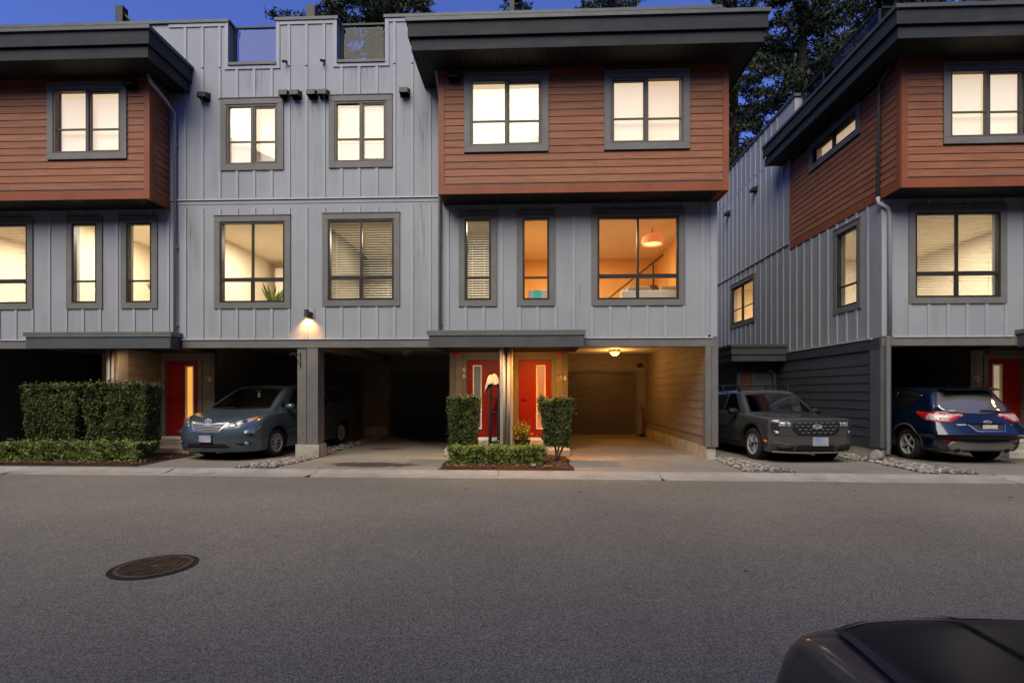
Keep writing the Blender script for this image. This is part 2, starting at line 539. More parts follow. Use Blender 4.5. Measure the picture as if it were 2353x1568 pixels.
def window(parent, F, u0, u1, z0, z1, kind, fill='none', label=None, fm=None, base=0.0, swap=False):
    """casing rectangle u0..u1, z0..z1; returns the opening"""
    T = 0.135
    fm = fm or M_FRAME
    mb = MB()
    F.box(mb, u0, u1, base, base + 0.035, z1 - T, z1)
    F.box(mb, u0, u0 + T, base, base + 0.032, z0 + T, z1 - T)
    F.box(mb, u1 - T, u1, base, base + 0.032, z0 + T, z1 - T)
    F.box(mb, u0, u1, base, base + 0.032, z0, z0 + T)
    F.box(mb, u0 - 0.01, u1 + 0.01, base, base + 0.05, z1, z1 + 0.016)
    w = mb.build("window", M_TRIM, parent, bevel=0.003)
    if label: w['label'] = label
    a, b, c, d = u0 + T, u1 - T, z0 + T, z1 - T
    fr = MB()
    t = 0.045
    F.box(fr, a, b, -0.07, base + 0.018, d - t, d)
    F.box(fr, a, b, -0.07, base + 0.018, c, c + t)
    F.box(fr, a, a + t, -0.07, base + 0.016, c + t, d - t)
    F.box(fr, b - t, b, -0.07, base + 0.016, c + t, d - t)
    H = d - c
    panes = []
    i0, i1, j0, j1 = a + t, b - t, c + t, d - t
    m_ = (a + b) / 2
    if kind == 'slider':
        zr = c + H * 0.385
        F.box(fr, m_ - 0.033, m_ + 0.033, -0.06, base + 0.012, j0, j1)
        s0, s1 = (m_ + 0.033, i1) if not swap else (i0, m_ - 0.033)          # the sliding sash has its own inner frame
        F.box(fr, s0, s1, -0.05, 0.0, j1 - 0.035, j1); F.box(fr, s0, s1, -0.05, 0.0, j0, j0 + 0.03)
        F.box(fr, s0, s0 + 0.035, -0.05, 0.0, j0 + 0.03, j1 - 0.035); F.box(fr, s1 - 0.035, s1, -0.05, 0.0, j0 + 0.03, j1 - 0.035)
        F.box(fr, i0, m_ - 0.033, -0.04, 0.002, zr - 0.015, zr + 0.015)
        F.box(fr, m_ + 0.033, i1, -0.04, 0.002, zr - 0.022, zr + 0.008)
        panes = [(i0, m_ - 0.033, zr + 0.015, j1), (m_ + 0.033, i1, zr + 0.015, j1), (i0, m_ - 0.033, j0, zr - 0.02), (m_ + 0.033, i1, j0, zr - 0.02)]
    elif kind == 'picture':
        zr = c + H * 0.285
        F.box(fr, i0, i1, -0.06, base + 0.014, zr - 0.042, zr + 0.042)
        F.box(fr, m_ - 0.022, m_ + 0.022, -0.05, base + 0.006, zr + 0.042, j1)
        F.box(fr, m_ - 0.04, m_ + 0.03, -0.05, base + 0.006, j0, zr - 0.042)
        panes = [(i0, m_ - 0.022, zr + 0.042, j1), (m_ + 0.022, i1, zr + 0.042, j1), (i0, m_ - 0.04, j0, zr - 0.042), (m_ + 0.03, i1, j0, zr - 0.042)]
    elif kind == 'narrow':
        zr = c + H * 0.275
        F.box(fr, i0, i1, -0.05, base + 0.006, zr - 0.02, zr + 0.02)
        panes = [(i0, i1, zr + 0.02, j1), (i0, i1, j0, zr - 0.02)]
    elif kind == 'strip':
        F.box(fr, m_ - 0.03, m_ + 0.03, -0.05, base + 0.008, j0, j1)
        panes = [(i0, m_ - 0.03, j0, j1), (m_ + 0.03, i1, j0, j1)]
    fr.build("frame", fm, w)
    for q in panes:
        F.pc("pane", M_GLASS, w, q[0], q[1], -0.035, -0.031, q[2], q[3])
    if isinstance(fill, str):
        fill = [fill]
    for f in fill:
        fb = MB()
        if f == 'shade':
            half = (i0, m_), (m_, i1)
            for q, mm in zip(half, (M_SHADE, M_SHADE2)):
                fb = MB()
                F.box(fb, q[0] + 0.003, q[1] - 0.003, -0.13, -0.127, c, d)
                fb.build("roller_shade", mm if not swap else (M_SHADE2 if mm is M_SHADE else M_SHADE), w)
        elif f == 'shade_right':
            F.box(fb, m_, i1, -0.13, -0.127, c, d); fb.build("roller_shade", M_SHADE2, w)
        elif f == 'shade_left':
            F.box(fb, i0, m_, -0.13, -0.127, c, d); fb.build("roller_shade", M_SHADE2, w)
        elif f == 'curtain_right':
            n = 14
            for k in range(n):
                q0 = m_ + 0.1 + (i1 - m_ - 0.1) * k / n
                q1 = m_ + 0.1 + (i1 - m_ - 0.1) * (k + 1) / n
                F.box(fb, q0, q1, -0.20 - 0.02 * (k % 2), -0.19 - 0.02 * (k % 2), c, d)
            fb.build("curtain", M_SHADE3, w)
        elif f.startswith('blind'):
            dens = 0.056
            lo, hi = c, d
            q0, q1 = i0, i1
            if f == 'blind_offset': q0 = i0 + (i1 - i0) * 0.2
            slats(fb, F, q0 + 0.01, q1 - 0.01, -0.12, lo, hi, dens, 0.30 if f != 'blind_closed' else 0.85, 0.034)
            for uu in np.linspace(q0 + 0.12, q1 - 0.12, 3 if q1 - q0 > 1 else 2):
                F.box(fb, uu - 0.003, uu + 0.003, -0.092, -0.090, lo, hi)
            fb.build("blind", M_SLAT, w, fix=False)
        elif f == 'glow':
            F.box(fb, i0, i1, -0.22, -0.215, c, d); fb.build("lit_screen", M_SHADE2, w)
    return (a, b, c, d)


def op(u0, u1, z0, z1):
    T = 0.135
    return (u0 + T, u1 - T, z0 + T, z1 - T)


def room(parent, x0, x1, y0, y1, z0, z1, mw, power, col=(1, 0.78, 0.5), size=0.8, lx=None, west=True, south=False):
    mb = MB()
    mb.quad((x0, y1, z0), (x1, y1, z0), (x1, y1, z1), (x0, y1, z1), 0)
    if west: mb.quad((x0, y0, z0), (x0, y1, z0), (x0, y1, z1), (x0, y0, z1), 0)
    if south: mb.quad((x0, y0, z0), (x1, y0, z0), (x1, y0, z1), (x0, y0, z1), 0)
    mb.quad((x1, y0, z0), (x1, y1, z0), (x1, y1, z1), (x1, y0, z1), 0)
    mb.quad((x0, y0, z0), (x1, y0, z0), (x1, y1, z0), (x0, y1, z0), 1)
    mb.quad((x0, y0, z1), (x1, y0, z1), (x1, y1, z1), (x0, y1, z1), 2)
    ob = mb.build("room", [mw, M_LAP, M_ROOMC], parent, fix=False)
    ld = bpy.data.lights.new("room_light", 'AREA')
    ld.energy = power; ld.color = col; ld.size = size
    lo = bpy.data.objects.new("room_light", ld)
    SC.collection.objects.link(lo)
    og = ORG[parent.name]
    lo.parent = parent
    lo.location = ((x0 + x1) / 2 - og.x if lx is None else lx - og.x, (y0 + y1) / 2 - og.y - 0.3, z1 - 0.06 - og.z)
    return ob


def lamp(kind, loc, power, col, parent=None, size=0.05, rot=(0, 0, 0), spot=None, name="lamp_light"):
    ld = bpy.data.lights.new(name, kind)
    ld.energy = power; ld.color = col; ld.specular_factor = 0.25
    if kind == 'AREA': ld.size = size
    else: ld.shadow_soft_size = size
    if spot:
        ld.spot_size = R(spot); ld.spot_blend = 0.9
    lo = bpy.data.objects.new(name, ld)
    SC.collection.objects.link(lo)
    lo.rotation_euler = rot
    if parent:
        og = ORG[parent.name]
        lo.parent = parent
        lo.location = (loc[0] - og.x, loc[1] - og.y, loc[2] - og.z)
    else:
        lo.location = loc
    return lo


def text_mesh(name, s, m, parent, loc, size, rot=(R(90), 0, 0), depth=0.004, align='CENTER', font_scale_x=1.0, bold=0.0):
    cu = bpy.data.curves.new(name, 'FONT')
    cu.body = s; cu.size = size; cu.align_x = align; cu.align_y = 'CENTER'; cu.extrude = depth; cu.offset = bold
    t = bpy.data.objects.new(name, cu)
    SC.collection.objects.link(t)
    dg = bpy.context.evaluated_depsgraph_get()
    me = bpy.data.meshes.new_from_object(t.evaluated_get(dg))
    bpy.data.objects.remove(t)
    me.name = name
    me.materials.clear(); me.materials.append(m)
    o = bpy.data.objects.new(name, me)
    SC.collection.objects.link(o)
    o.rotation_euler = rot
    o.scale = (font_scale_x, 1, 1)
    if parent:
        og = ORG[parent.name]
        o.parent = parent
        o.location = (loc[0] - og.x, loc[1] - og.y, loc[2] - og.z)
    else:
        o.location = loc
    return o
# ------------------------------------------------------------------ ground
def noise_asphalt(name, c_lo, c_hi, stain=None, spec_amt=0.5):
    m = bpy.data.materials.new(name)
    m.use_nodes = True
    nt = m.node_tree; N = nt.nodes.new; L = nt.links.new
    b = nt.nodes["Principled BSDF"]
    b.inputs['Roughness'].default_value = 0.82
    b.inputs['Specular IOR Level'].default_value = 0.35
    tc = N("ShaderNodeTexCoord")
    n1 = N("ShaderNodeTexNoise"); n1.inputs['Scale'].default_value = 0.55; n1.inputs['Detail'].default_value = 6; n1.inputs['Roughness'].default_value = 0.6
    n2 = N("ShaderNodeTexNoise"); n2.inputs['Scale'].default_value = 105; n2.inputs['Detail'].default_value = 3
    v1 = N("ShaderNodeTexVoronoi"); v1.inputs['Scale'].default_value = 110
    n3 = N("ShaderNodeTexNoise"); n3.inputs['Scale'].default_value = 7; n3.inputs['Detail'].default_value = 4
    for n in (n1, n2, v1, n3): L(tc.outputs['Object'], n.inputs['Vector'])
    cr = N("ShaderNodeValToRGB")
    cr.color_ramp.elements[0].position = 0.30; cr.color_ramp.elements[1].position = 0.70
    cr.color_ramp.elements[0].color = (*c_lo, 1); cr.color_ramp.elements[1].color = (*c_hi, 1)
    L(n1.outputs['Fac'], cr.inputs['Fac'])
    # aggregate specks
    r2 = N("ShaderNodeValToRGB")
    e = r2.color_ramp.elements
    e[0].position = 0.38; e[0].color = (0.42, 0.42, 0.42, 1)
    e[1].position = 0.66; e[1].color = (1.9, 1.87, 1.80, 1)
    L(n2.outputs['Fac'], r2.inputs['Fac'])
    mx = N("ShaderNodeMix"); mx.data_type = 'RGBA'; mx.blend_type = 'MULTIPLY'; mx.inputs[0].default_value = 0.85
    L(cr.outputs[0], mx.inputs[6]); L(r2.outputs[0], mx.inputs[7])
    r3 = N("ShaderNodeValToRGB")
    e = r3.color_ramp.elements
    e[0].position = 0.3; e[0].color = (0.92, 0.92, 0.92, 1)
    e[1].position = 0.7; e[1].color = (1.04, 1.04, 1.04, 1)
    L(n3.outputs['Fac'], r3.inputs['Fac'])
    mx2 = N("ShaderNodeMix"); mx2.data_type = 'RGBA'; mx2.blend_type = 'MULTIPLY'; mx2.inputs[0].default_value = 1
    L(mx.outputs[2], mx2.inputs[6]); L(r3.outputs[0], mx2.inputs[7])
    # bright grains
    rv = N("ShaderNodeValToRGB")
    e = rv.color_ramp.elements
    e[0].position = 0.90; e[0].color = (0, 0, 0, 1); e[1].position = 0.97; e[1].color = (1, 1, 1, 1)
    sep = N("ShaderNodeSeparateColor"); L(v1.outputs['Color'], sep.inputs[0]); L(sep.outputs[0], rv.inputs['Fac'])
    mx3 = N("ShaderNodeMix"); mx3.data_type = 'RGBA'; mx3.inputs[7].default_value = (0.30, 0.28, 0.25, 1)
    mlt = N("ShaderNodeMath"); mlt.operation = 'MULTIPLY'; mlt.inputs[1].default_value = spec_amt
    L(rv.outputs[0], mlt.inputs[0]); L(mlt.outputs[0], mx3.inputs[0]); L(mx2.outputs[2], mx3.inputs[6])
    last = mx3.outputs[2]
    # small dark tar spots
    v2 = N("ShaderNodeTexVoronoi"); v2.inputs['Scale'].default_value = 1.3; v2.inputs['Randomness'].default_value = 1.0
    n4 = N("ShaderNodeTexNoise"); n4.inputs['Scale'].default_value = 9
    L(tc.outputs['Object'], n4.inputs['Vector'])
    va = N("ShaderNodeVectorMath"); va.operation = 'MULTIPLY_ADD'
    va.inputs[1].default_value = (0.25, 0.25, 0.25)
    L(n4.outputs['Color'], va.inputs[0]); L(tc.outputs['Object'], va.inputs[2]); L(va.outputs[0], v2.inputs['Vector'])
    rt = N("ShaderNodeValToRGB"); e = rt.color_ramp.elements
    e[0].position = 0.035; e[0].color = (1, 1, 1, 1); e[1].position = 0.07; e[1].color = (0, 0, 0, 1)
    L(v2.outputs['Distance'], rt.inputs['Fac'])
    mm = N("ShaderNodeMath"); mm.operation = 'MULTIPLY'; mm.inputs[1].default_value = 0.9; L(rt.outputs[0], mm.inputs[0])
    mx4 = N("ShaderNodeMix"); mx4.data_type = 'RGBA'; mx4.inputs[7].default_value = (0.018, 0.017, 0.016, 1)
    L(mm.outputs[0], mx4.inputs[0]); L(last, mx4.inputs[6]); last = mx4.outputs[2]
    for (sx, sy, rx, ry, amt) in (stain or ()):
        mp = N("ShaderNodeMapping"); mp.vector_type = 'POINT'
        mp.inputs['Location'].default_value = (-sx / rx, -sy / ry, 0); mp.inputs['Scale'].default_value = (1 / rx, 1 / ry, 0.0001)
        ns = N("ShaderNodeTexNoise"); ns.inputs['Scale'].default_value = 3.2; ns.inputs['Detail'].default_value = 5
        L(tc.outputs['Object'], ns.inputs['Vector'])
        L(tc.outputs['Object'], mp.inputs['Vector'])
        ln = N("ShaderNodeVectorMath"); ln.operation = 'LENGTH'; L(mp.outputs[0], ln.inputs[0])
        ad = N("ShaderNodeMath"); ad.operation = 'MULTIPLY_ADD'; ad.inputs[1].default_value = 1.6; L(ns.outputs['Fac'], ad.inputs[0]); L(ln.outputs['Value'], ad.inputs[2])
        rs = N("ShaderNodeValToRGB"); e = rs.color_ramp.elements
        e[0].position = 0.80 / 1.0; e[0].color = (1, 1, 1, 1); e[1].position = 0.98; e[1].color = (0, 0, 0, 1)
        hf = N("ShaderNodeMath"); hf.operation = 'MULTIPLY'; hf.inputs[1].default_value = 0.5; L(ad.outputs[0], hf.inputs[0]); L(hf.outputs[0], rs.inputs['Fac'])
        ms = N("ShaderNodeMath"); ms.operation = 'MULTIPLY'; ms.inputs[1].default_value = amt; L(rs.outputs[0], ms.inputs[0])
        mx5 = N("ShaderNodeMix"); mx5.data_type = 'RGBA'; mx5.inputs[7].default_value = (0.030, 0.024, 0.016, 1)
        L(ms.outputs[0], mx5.inputs[0]); L(last, mx5.inputs[6]); last = mx5.outputs[2]
    L(last, b.inputs['Base Color'])
    bp = N("ShaderNodeBump"); bp.inputs['Strength'].default_value = 0.8; bp.inputs['Distance'].default_value = 0.006
    L(n2.outputs['Fac'], bp.inputs['Height']); L(bp.outputs[0], b.inputs['Normal'])
    return m


M_ROAD = noise_asphalt("road_asphalt", (0.168, 0.151, 0.120), (0.205, 0.185, 0.148))
M_DRIVE = noise_asphalt("driveway_asphalt", (0.185, 0.165, 0.142), (0.250, 0.225, 0.195),
                        stain=((-3.35, 10.9, 0.95, 0.35, 0.85), (-3.9, 14.0, 0.5, 0.25, 0.6), (2.0, 13.2, 1.6, 0.7, 0.35), (5.9, 12.6, 1.1, 0.6, 0.6), (9.6, 12.3, 1.6, 0.8, 0.6), (-6.6, 12.4, 1.0, 0.6, 0.6)), spec_amt=0.35)
M_GROUND = mat("far_ground", (0.05, 0.055, 0.035), 0.9, 0.3, 0.5, 0.0)

# forested hills all round
M_HILL = mat("forested_hill", (0.030, 0.040, 0.026), 0.95, 0.5, 0.06, 0.0, detail=8)
_b = MB()
_n = 220
_prof = [(0.0, 0.0), (0.35, 0.16), (0.6, 0.42), (0.8, 0.74), (1.0, 1.0), (1.5, 1.1)]
for _i in range(_n):
    _a = 2 * math.pi * _i / _n
    _fr = max(0.0, math.sin(_a))
    _h = 46 + 24 * _fr ** 2 + 7 * math.sin(_a * 5 + 1) + 4 * math.sin(_a * 13) + 1.3 * math.sin(_a * 61) + random.uniform(0, 2.2)
    for _r, _z in _prof:
        _R = 95 + 105 * _r
        _b.v.append((_R * math.cos(_a), _R * math.sin(_a), -0.2 + _h * _z * (1 + 0.02 * random.random())))
_k = len(_prof)
for _i in range(_n):
    _j = (_i + 1) % _n
    for _q in range(_k - 1):
        _b.f.append((_i * _k + _q, _j * _k + _q, _j * _k + _q + 1, _i * _k + _q + 1)); _b.mi.append(0)
struct(_b.build("hills", M_HILL, None, smooth=False))

# kerb runs at a small angle to the houses
KA = math.atan2(-0.36, 18.0)
kc, ks = math.cos(KA), math.sin(KA)


def kpt(t, w, z=0.0):
    """point t metres along the kerb, w metres out into the road from its back edge"""
    return (t * kc + w * ks, 10.14 + t * ks - w * kc, z)


mb = MB()
mb.quad((-400, 26, -0.10), (400, 26, -0.10), (400, 500, -0.10), (-400, 500, -0.10))
mb.quad((-400, -400, -0.10), (400, -400, -0.10), (400, 26, -0.10), (-400, 26, -0.10))
struct(mb.build("ground", M_GROUND))
mb = MB()
mb.v += [kpt(-40, 0.60, -0.062), kpt(40, 0.60, -0.062), (40, -5.5, -0.062), (-40, -5.5, -0.062)]
mb.f.append((0, 1, 2, 3)); mb.mi.append(0)
struct(mb.build("road", M_ROAD))
mb = MB()
mb.v += [kpt(-40, -0.003, 0.0), kpt(40, -0.003, 0.0), (40, 25, 0.0), (-40, 25, 0.0)]
mb.f.append((0, 1, 2, 3)); mb.mi.append(0)
struct(mb.build("driveway", M_DRIVE))
# kerb: separate cast lengths with joints and cracks
kerb = struct(MB().box(-0.01, 0.01, 10.4, 10.41, -0.09, -0.08).build("kerb", M_KERB))
joints = [-40, -30, -24, -18, -13.5, -10.1, -7.05, -4.15, -0.65, 2.35, 5.3, 8.35, 12, 16, 22, 30, 40]
for t0, t1 in zip(joints[:-1], joints[1:]):
    b = MB()
    prof = [(0.0, -0.09), (0.0, 0.006), (0.12, 0.004), (0.28, -0.040), (0.62, -0.052), (0.62, -0.09)]
    n = len(prof)
    jit = random.uniform(-0.02, 0.02)
    sub = 8
    for i in range(sub + 1):
        t = t0 + 0.006 + (t1 - t0 - 0.012) * i / sub
        for w, z in prof:
            sh = (0.05 * math.sin(w * 9 + t0) if i in (0, sub) else 0.0)
            b.v.append(kpt(t + sh, w, z + random.uniform(-0.0012, 0.0012)))
    for i in range(sub):
        for k in range(n):
            k2 = (k + 1) % n
            b.f.append((i * n + k, i * n + k2, (i + 1) * n + k2, (i + 1) * n + k)); b.mi.append(0)
    b.f.append(tuple(range(n))); b.mi.append(0)
    b.f.append(tuple(sub * n + k for k in range(n))[::-1]); b.mi.append(0)
    b.build("kerb_length", M_KERB, kerb)

# mulch beds
M_MULCH = mat("bark_mulch", (0.075, 0.036, 0.020), 0.95, 0.5, 22, 0.9, 70, bdist=0.02)


def mulch_bed(x0, x1, y0, y1, h, nx=60, ny=26):
    b = MB()
    rr = np.random.default_rng(3)
    for j in range(ny + 1):
        for i in range(nx + 1):
            u, v = i / nx, j / ny
            x = x0 + (x1 - x0) * u; y = y0 + (y1 - y0) * v
            e = min(1.0, 6 * min(u, 1 - u), 4 * v + 0.0 if v < 0.5 else 1)
            wob = 0.05 * math.sin(u * 17) if 0 < i < nx else 0
            yy = y + (wob * 0 if j else 0)
            b.v.append((x + 0.03 * math.sin(v * 11) * (1 if i in (0, nx) else 0), yy, 0.004 + h * e * (0.7 + 0.5 * rr.random())))
    for j in range(ny):
        for i in range(nx):
            a = j * (nx + 1) + i
            b.f.append((a, a + 1, a + nx + 2, a + nx + 1)); b.mi.append(0)
    o = b.build("mulch_bed", M_MULCH, None, smooth=False)
    o['kind'] = 'structure'
    return o


mulch_bed(-1.86, 0.80, 10.19, 12.44, 0.045)
mulch_bed(-12.6, -8.02, 10.42, 12.44, 0.045, 90, 26)


def chips(name, n, x0, x1, y0, y1, z, m, s=(0.008, 0.03)):
    b = MB()
    for _ in range(n):
        x, y = random.uniform(x0, x1), random.uniform(y0, y1)
        a = random.uniform(0, 6.28); l = random.uniform(*s); w = l * random.uniform(0.25, 0.6)
        c, s_ = math.cos(a), math.sin(a)
        zz = z + random.uniform(0, 0.012)
        tl = random.uniform(-0.4, 0.4) * l
        p = [(x + c * l - s_ * w, y + s_ * l + c * w, zz + tl), (x - c * l - s_ * w, y - s_ * l + c * w, zz), (x - c * l + s_ * w, y - s_ * l - c * w, zz), (x + c * l + s_ * w, y + s_ * l - c * w, zz + tl)]
        b.quad(*p)
    return tag(b.build(name, m, None, fix=False), kind='stuff')


M_CHIP = mat("pale_wood_chip", (0.34, 0.20, 0.11), 0.9, 0.4, 30, 0, rnd_tone=0.0)
chips("wood_chips", 1100, -1.75, 0.7, 10.24, 11.7, 0.055, M_CHIP)
chips("wood_chips", 1400, -12.3, -8.15, 10.46, 11.7, 0.055, M_CHIP)

# river pebbles between the driveways
M_PEB = mat("river_pebble", (0.34, 0.32, 0.29), 0.75, 0.35, 14, 0.3, 40, col2=(0.15, 0.14, 0.13))
_nt = M_PEB.node_tree
_g = _nt.nodes.new("ShaderNodeNewGeometry"); _c = _nt.nodes.new("ShaderNodeValToRGB")
_c.color_ramp.elements[0].color = (0.10, 0.085, 0.07, 1); _c.color_ramp.elements[1].color = (0.46, 0.42, 0.37, 1)
_e = _c.color_ramp.elements.new(0.5); _e.color = (0.24, 0.205, 0.175, 1)
_nt.links.new(_g.outputs['Random Per Island'], _c.inputs['Fac']); _nt.links.new(_c.outputs[0], _nt.nodes["Principled BSDF"].inputs['Base Color'])
M_ROCK = mat("grey_rock", (0.22, 0.21, 0.195), 0.85, 0.25, 6, 0.8, 14, bdist=0.02)
_ico = None


def pebble_strip(pts, n, smin=0.022, smax=0.05):
    """pts: quad corners (x,y); pebbles scattered inside"""
    global _ico
    if _ico is None:
        bm = bmesh.new(); bmesh.ops.create_icosphere(bm, subdivisions=1, radius=1.0)
        _ico = (np.array([v.co[:] for v in bm.verts]), np.array([[v.index for v in f.verts] for f in bm.faces])); bm.free()
    V, F_ = _ico
    a, b_, c, d = [np.array(p) for p in pts]
    rr = np.random.default_rng(n)
    vs, fs = [], []
    for k in range(n):
        u, v = rr.random(), rr.random()
        p = (a * (1 - u) + b_ * u) * (1 - v) + (d * (1 - u) + c * u) * v
        s = rr.uniform(smin, smax)
        sc_ = np.array([s * rr.uniform(0.7, 1.5), s * rr.uniform(0.6, 1.1), s * rr.uniform(0.4, 0.7)])
        q = V * sc_ * (1 + 0.15 * rr.standard_normal((len(V), 1)))
        t = rr.uniform(0, 6.28); ct, st = math.cos(t), math.sin(t)
        q = np.stack([q[:, 0] * ct - q[:, 1] * st, q[:, 0] * st + q[:, 1] * ct, q[:, 2]], 1)
        q += np.array([p[0], p[1], 0.012 + rr.uniform(0, 0.02)])
        fs.append(F_ + len(vs) * len(V)); vs.append(q)
    return fast_mesh("pebbles", np.concatenate(vs), np.concatenate(fs), M_PEB, kind='stuff')


def fast_mesh(name, V, T, m, parent=None, kind=None, smooth=False, mats=None, mi=None):
    V = np.asarray(V, dtype=np.float32); T = np.asarray(T, dtype=np.int32)
    me = bpy.data.meshes.new(name)
    k = T.shape[1]
    me.vertices.add(len(V)); me.vertices.foreach_set("co", V.ravel())
    me.loops.add(T.size); me.loops.foreach_set("vertex_index", T.ravel())
    me.polygons.add(len(T))
    me.polygons.foreach_set("loop_start", np.arange(0, T.size, k, dtype=np.int32))
    me.polygons.foreach_set("loop_total", np.full(len(T), k, dtype=np.int32))
    for x in (mats or [m]): me.materials.append(x)
    if mi is not None: me.polygons.foreach_set("material_index", np.asarray(mi, dtype=np.int32))
    if smooth: me.polygons.foreach_set("use_smooth", np.ones(len(T), dtype=bool))
    me.update(calc_edges=True)
    me.validate()
    o = bpy.data.objects.new(name, me)
    SC.collection.objects.link(o)
    if parent:
        o.parent = parent; ORG[o.name] = ORG[parent.name]
        og = ORG[parent.name]
        if og.length > 0:
            V2 = V - np.array(og[:], dtype=np.float32)
            me.vertices.foreach_set("co", V2.ravel()); me.update()
    if kind: o['kind'] = kind
    return o


pebble_strip([(-5.42, 12.35), (-4.95, 12.35), (-4.95, 18.0), (-5.42, 18.0)], 700)
pebble_strip([(-5.95, 10.27), (-5.15, 10.25), (-4.86, 12.0), (-5.40, 12.0)], 620)
pebble_strip([(4.0, 10.09), (4.98, 10.07), (4.42, 12.6), (4.10, 12.6)], 620)
pebble_strip([(7.25, 10.05), (8.20, 10.0), (7.95, 12.0), (7.30, 12.0)], 620, 0.025, 0.07)
pebble_strip([(7.05, 11.9), (7.62, 11.9), (7.64, 16.2), (7.2, 16.2)], 900)


def rock(x, y, s, label, seed, flat=0.6, z=0.0):
    bm = bmesh.new(); bmesh.ops.create_icosphere(bm, subdivisions=3, radius=1.0)
    rr = np.random.default_rng(seed)
    dirs = rr.standard_normal((9, 3)); dirs /= np.linalg.norm(dirs, axis=1)[:, None]
    cut = rr.uniform(0.55, 0.9, 9)
    for v in bm.verts:
        p = np.array(v.co[:])
        for d_, c_ in zip(dirs, cut):
            h = p @ d_
            if h > c_: p = p - d_ * (h - c_) * 0.92
        v.co = (p[0] * s, p[1] * s * 0.85, max(-0.1, p[2] * s * flat))
    me = bpy.data.meshes.new("rock"); bm.to_mesh(me); bm.free(); me.materials.append(M_ROCK)
    o = bpy.data.objects.new("rock", me); SC.collection.objects.link(o)
    o.location = (x, y, z + s * flat * 0.55)
    return tag(o, label, "rock", "rocks beside the driveway drain strip")


rock(7.42, 11.78, 0.18, "large pale grey boulder under the end of the dark downspout", 2, 1.0)
rock(7.95, 10.75, 0.13, "flat pale stone lying in the pebbles in front of the dark corner downspout", 5, 0.55)
rock(7.62, 11.3, 0.09, "small grey stone between the boulder and the flat stone", 6, 0.6)
rock(8.15, 10.35, 0.10, "small round stone at the kerb end of the right pebble strip", 8, 0.6)
rock(0.02, 10.45, 0.055, "small pale rock sitting on the mulch in front of the middle hedge", 9, 0.7, 0.04)

# hairline cracks and a sealed patch edge in the road
M_CRACK = mat("dark_crack_filler", (0.022, 0.020, 0.018), 0.9, 0.1, 5, 0)
def crack(pts, w, seed):
    rr = random.Random(seed)
    P = []
    for (x0, y0), (x1, y1) in zip(pts[:-1], pts[1:]):
        n = max(2, int(math.hypot(x1 - x0, y1 - y0) / 0.10))
        for k in range(n):
            P.append((x0 + (x1 - x0) * k / n + rr.uniform(-0.025, 0.025), y0 + (y1 - y0) * k / n + rr.uniform(-0.025, 0.025)))
    b = MB()
    for i, (x, y) in enumerate(P):
        ww = w * rr.uniform(0.3, 1.2)
        b.v += [(x - ww, y - ww * 0.4, -0.0585), (x + ww, y + ww * 0.4, -0.0585)]
        if i: b.f.append((2 * i - 2, 2 * i - 1, 2 * i + 1, 2 * i)); b.mi.append(0)
    o = b.build("road_crack", M_CRACK, None, fix=False); o['kind'] = 'structure'



# sewer covers
M_IRON = mat("rusty_cast_iron", (0.115, 0.070, 0.046), 0.7, 0.35, 12, 0.5, 60, metal=0.25)
M_PIT = mat("pit_shade_black", (0.004, 0.004, 0.004), 0.9, 0, 1, 0)


def cover(x, y, r, label, grid=True, rz=0.0):
    t = local_thing("manhole_cover", (x, y, -0.058), label, "manhole cover")
    t.rotation_euler = (0, 0, rz)
    MB().lathe((0, 0, 0), [(0.0, -0.0005), (r * 1.04, -0.0005)], 48).build("pit_shade", M_PIT, t)  # flat black disc: the shade below the bars is painted, not hollow
    MB().lathe((0, 0, 0), [(r * 0.955, 0.0), (r * 0.955, 0.008), (r * 1.06, 0.008), (r * 1.07, 0.0)], 64).build("ring", M_IRON, t, smooth=False)
    b = MB()
    n = 5 if grid else 3
    if grid: MB().lathe((0, 0, 0), [(r * 1.065, 0.0025), (r * 1.22, 0.0015)], 64).build("tar_collar", M_CRACK, t)
    for k in range(-n, n + 1):
        q = k * r / (n + 0.5)
        h = math.sqrt(max(0, (r * 0.955) ** 2 - q * q))
        b.box(q - r * 0.016, q + r * 0.016, -h, h, 0.0, 0.0075)
    m_ = 13 if grid else 6
    for k in range(-m_, m_ + 1):
        q = k * r * 0.94 / m_
        h = math.sqrt(max(0, (r * 0.95) ** 2 - q * q))
        b.box(-h, h, q - r * 0.013, q + r * 0.013, 0.0, 0.0065)
    b.lathe((0, 0, 0), [(0, 0.0072), (r * 0.12, 0.0072)], 20)
    b.build("grating", M_IRON, t)
    return t


cover(-3.39, 4.62, 0.285, "large rusty cast iron grating cover in the road on the left", True, R(12))
cover(7.53, 8.08, 0.10, "small rusty valve cover in the road, left of the pair on the right", False)
cover(7.98, 8.02, 0.10, "small rusty valve cover in the road, right of the pair on the right", False)

# ------------------------------------------------------------------ buildings
bp = 0.409
AB = thing("townhouse_row", (-5.2, 12, 0), "grey three-storey townhouse row with two rust plank bays above doors 64 to 70", "townhouse row")
CB = thing("townhouse", (10.5, 12, 0), "grey right hand townhouse whose slate side wall stands beside the pickup", "townhouse")

OP_B = dict(n1=(-1.675, -0.803, 3.455, 5.585), n2=(-0.356, 0.513, 3.455, 5.585), big=(1.328, 3.413, 3.45, 5.59))


def MX(s, c):
    return lambda a, b: tuple(sorted((s * a + c, s * b + c)))


def mirrored(o, f):
    a, b = f(o[0], o[1])
    return (a, b, o[2], o[3])


idt = MX(1, 0); mA = MX(-1, -10.4); mC = MX(-1, 11.7)
F12 = Face('S', 12.0)

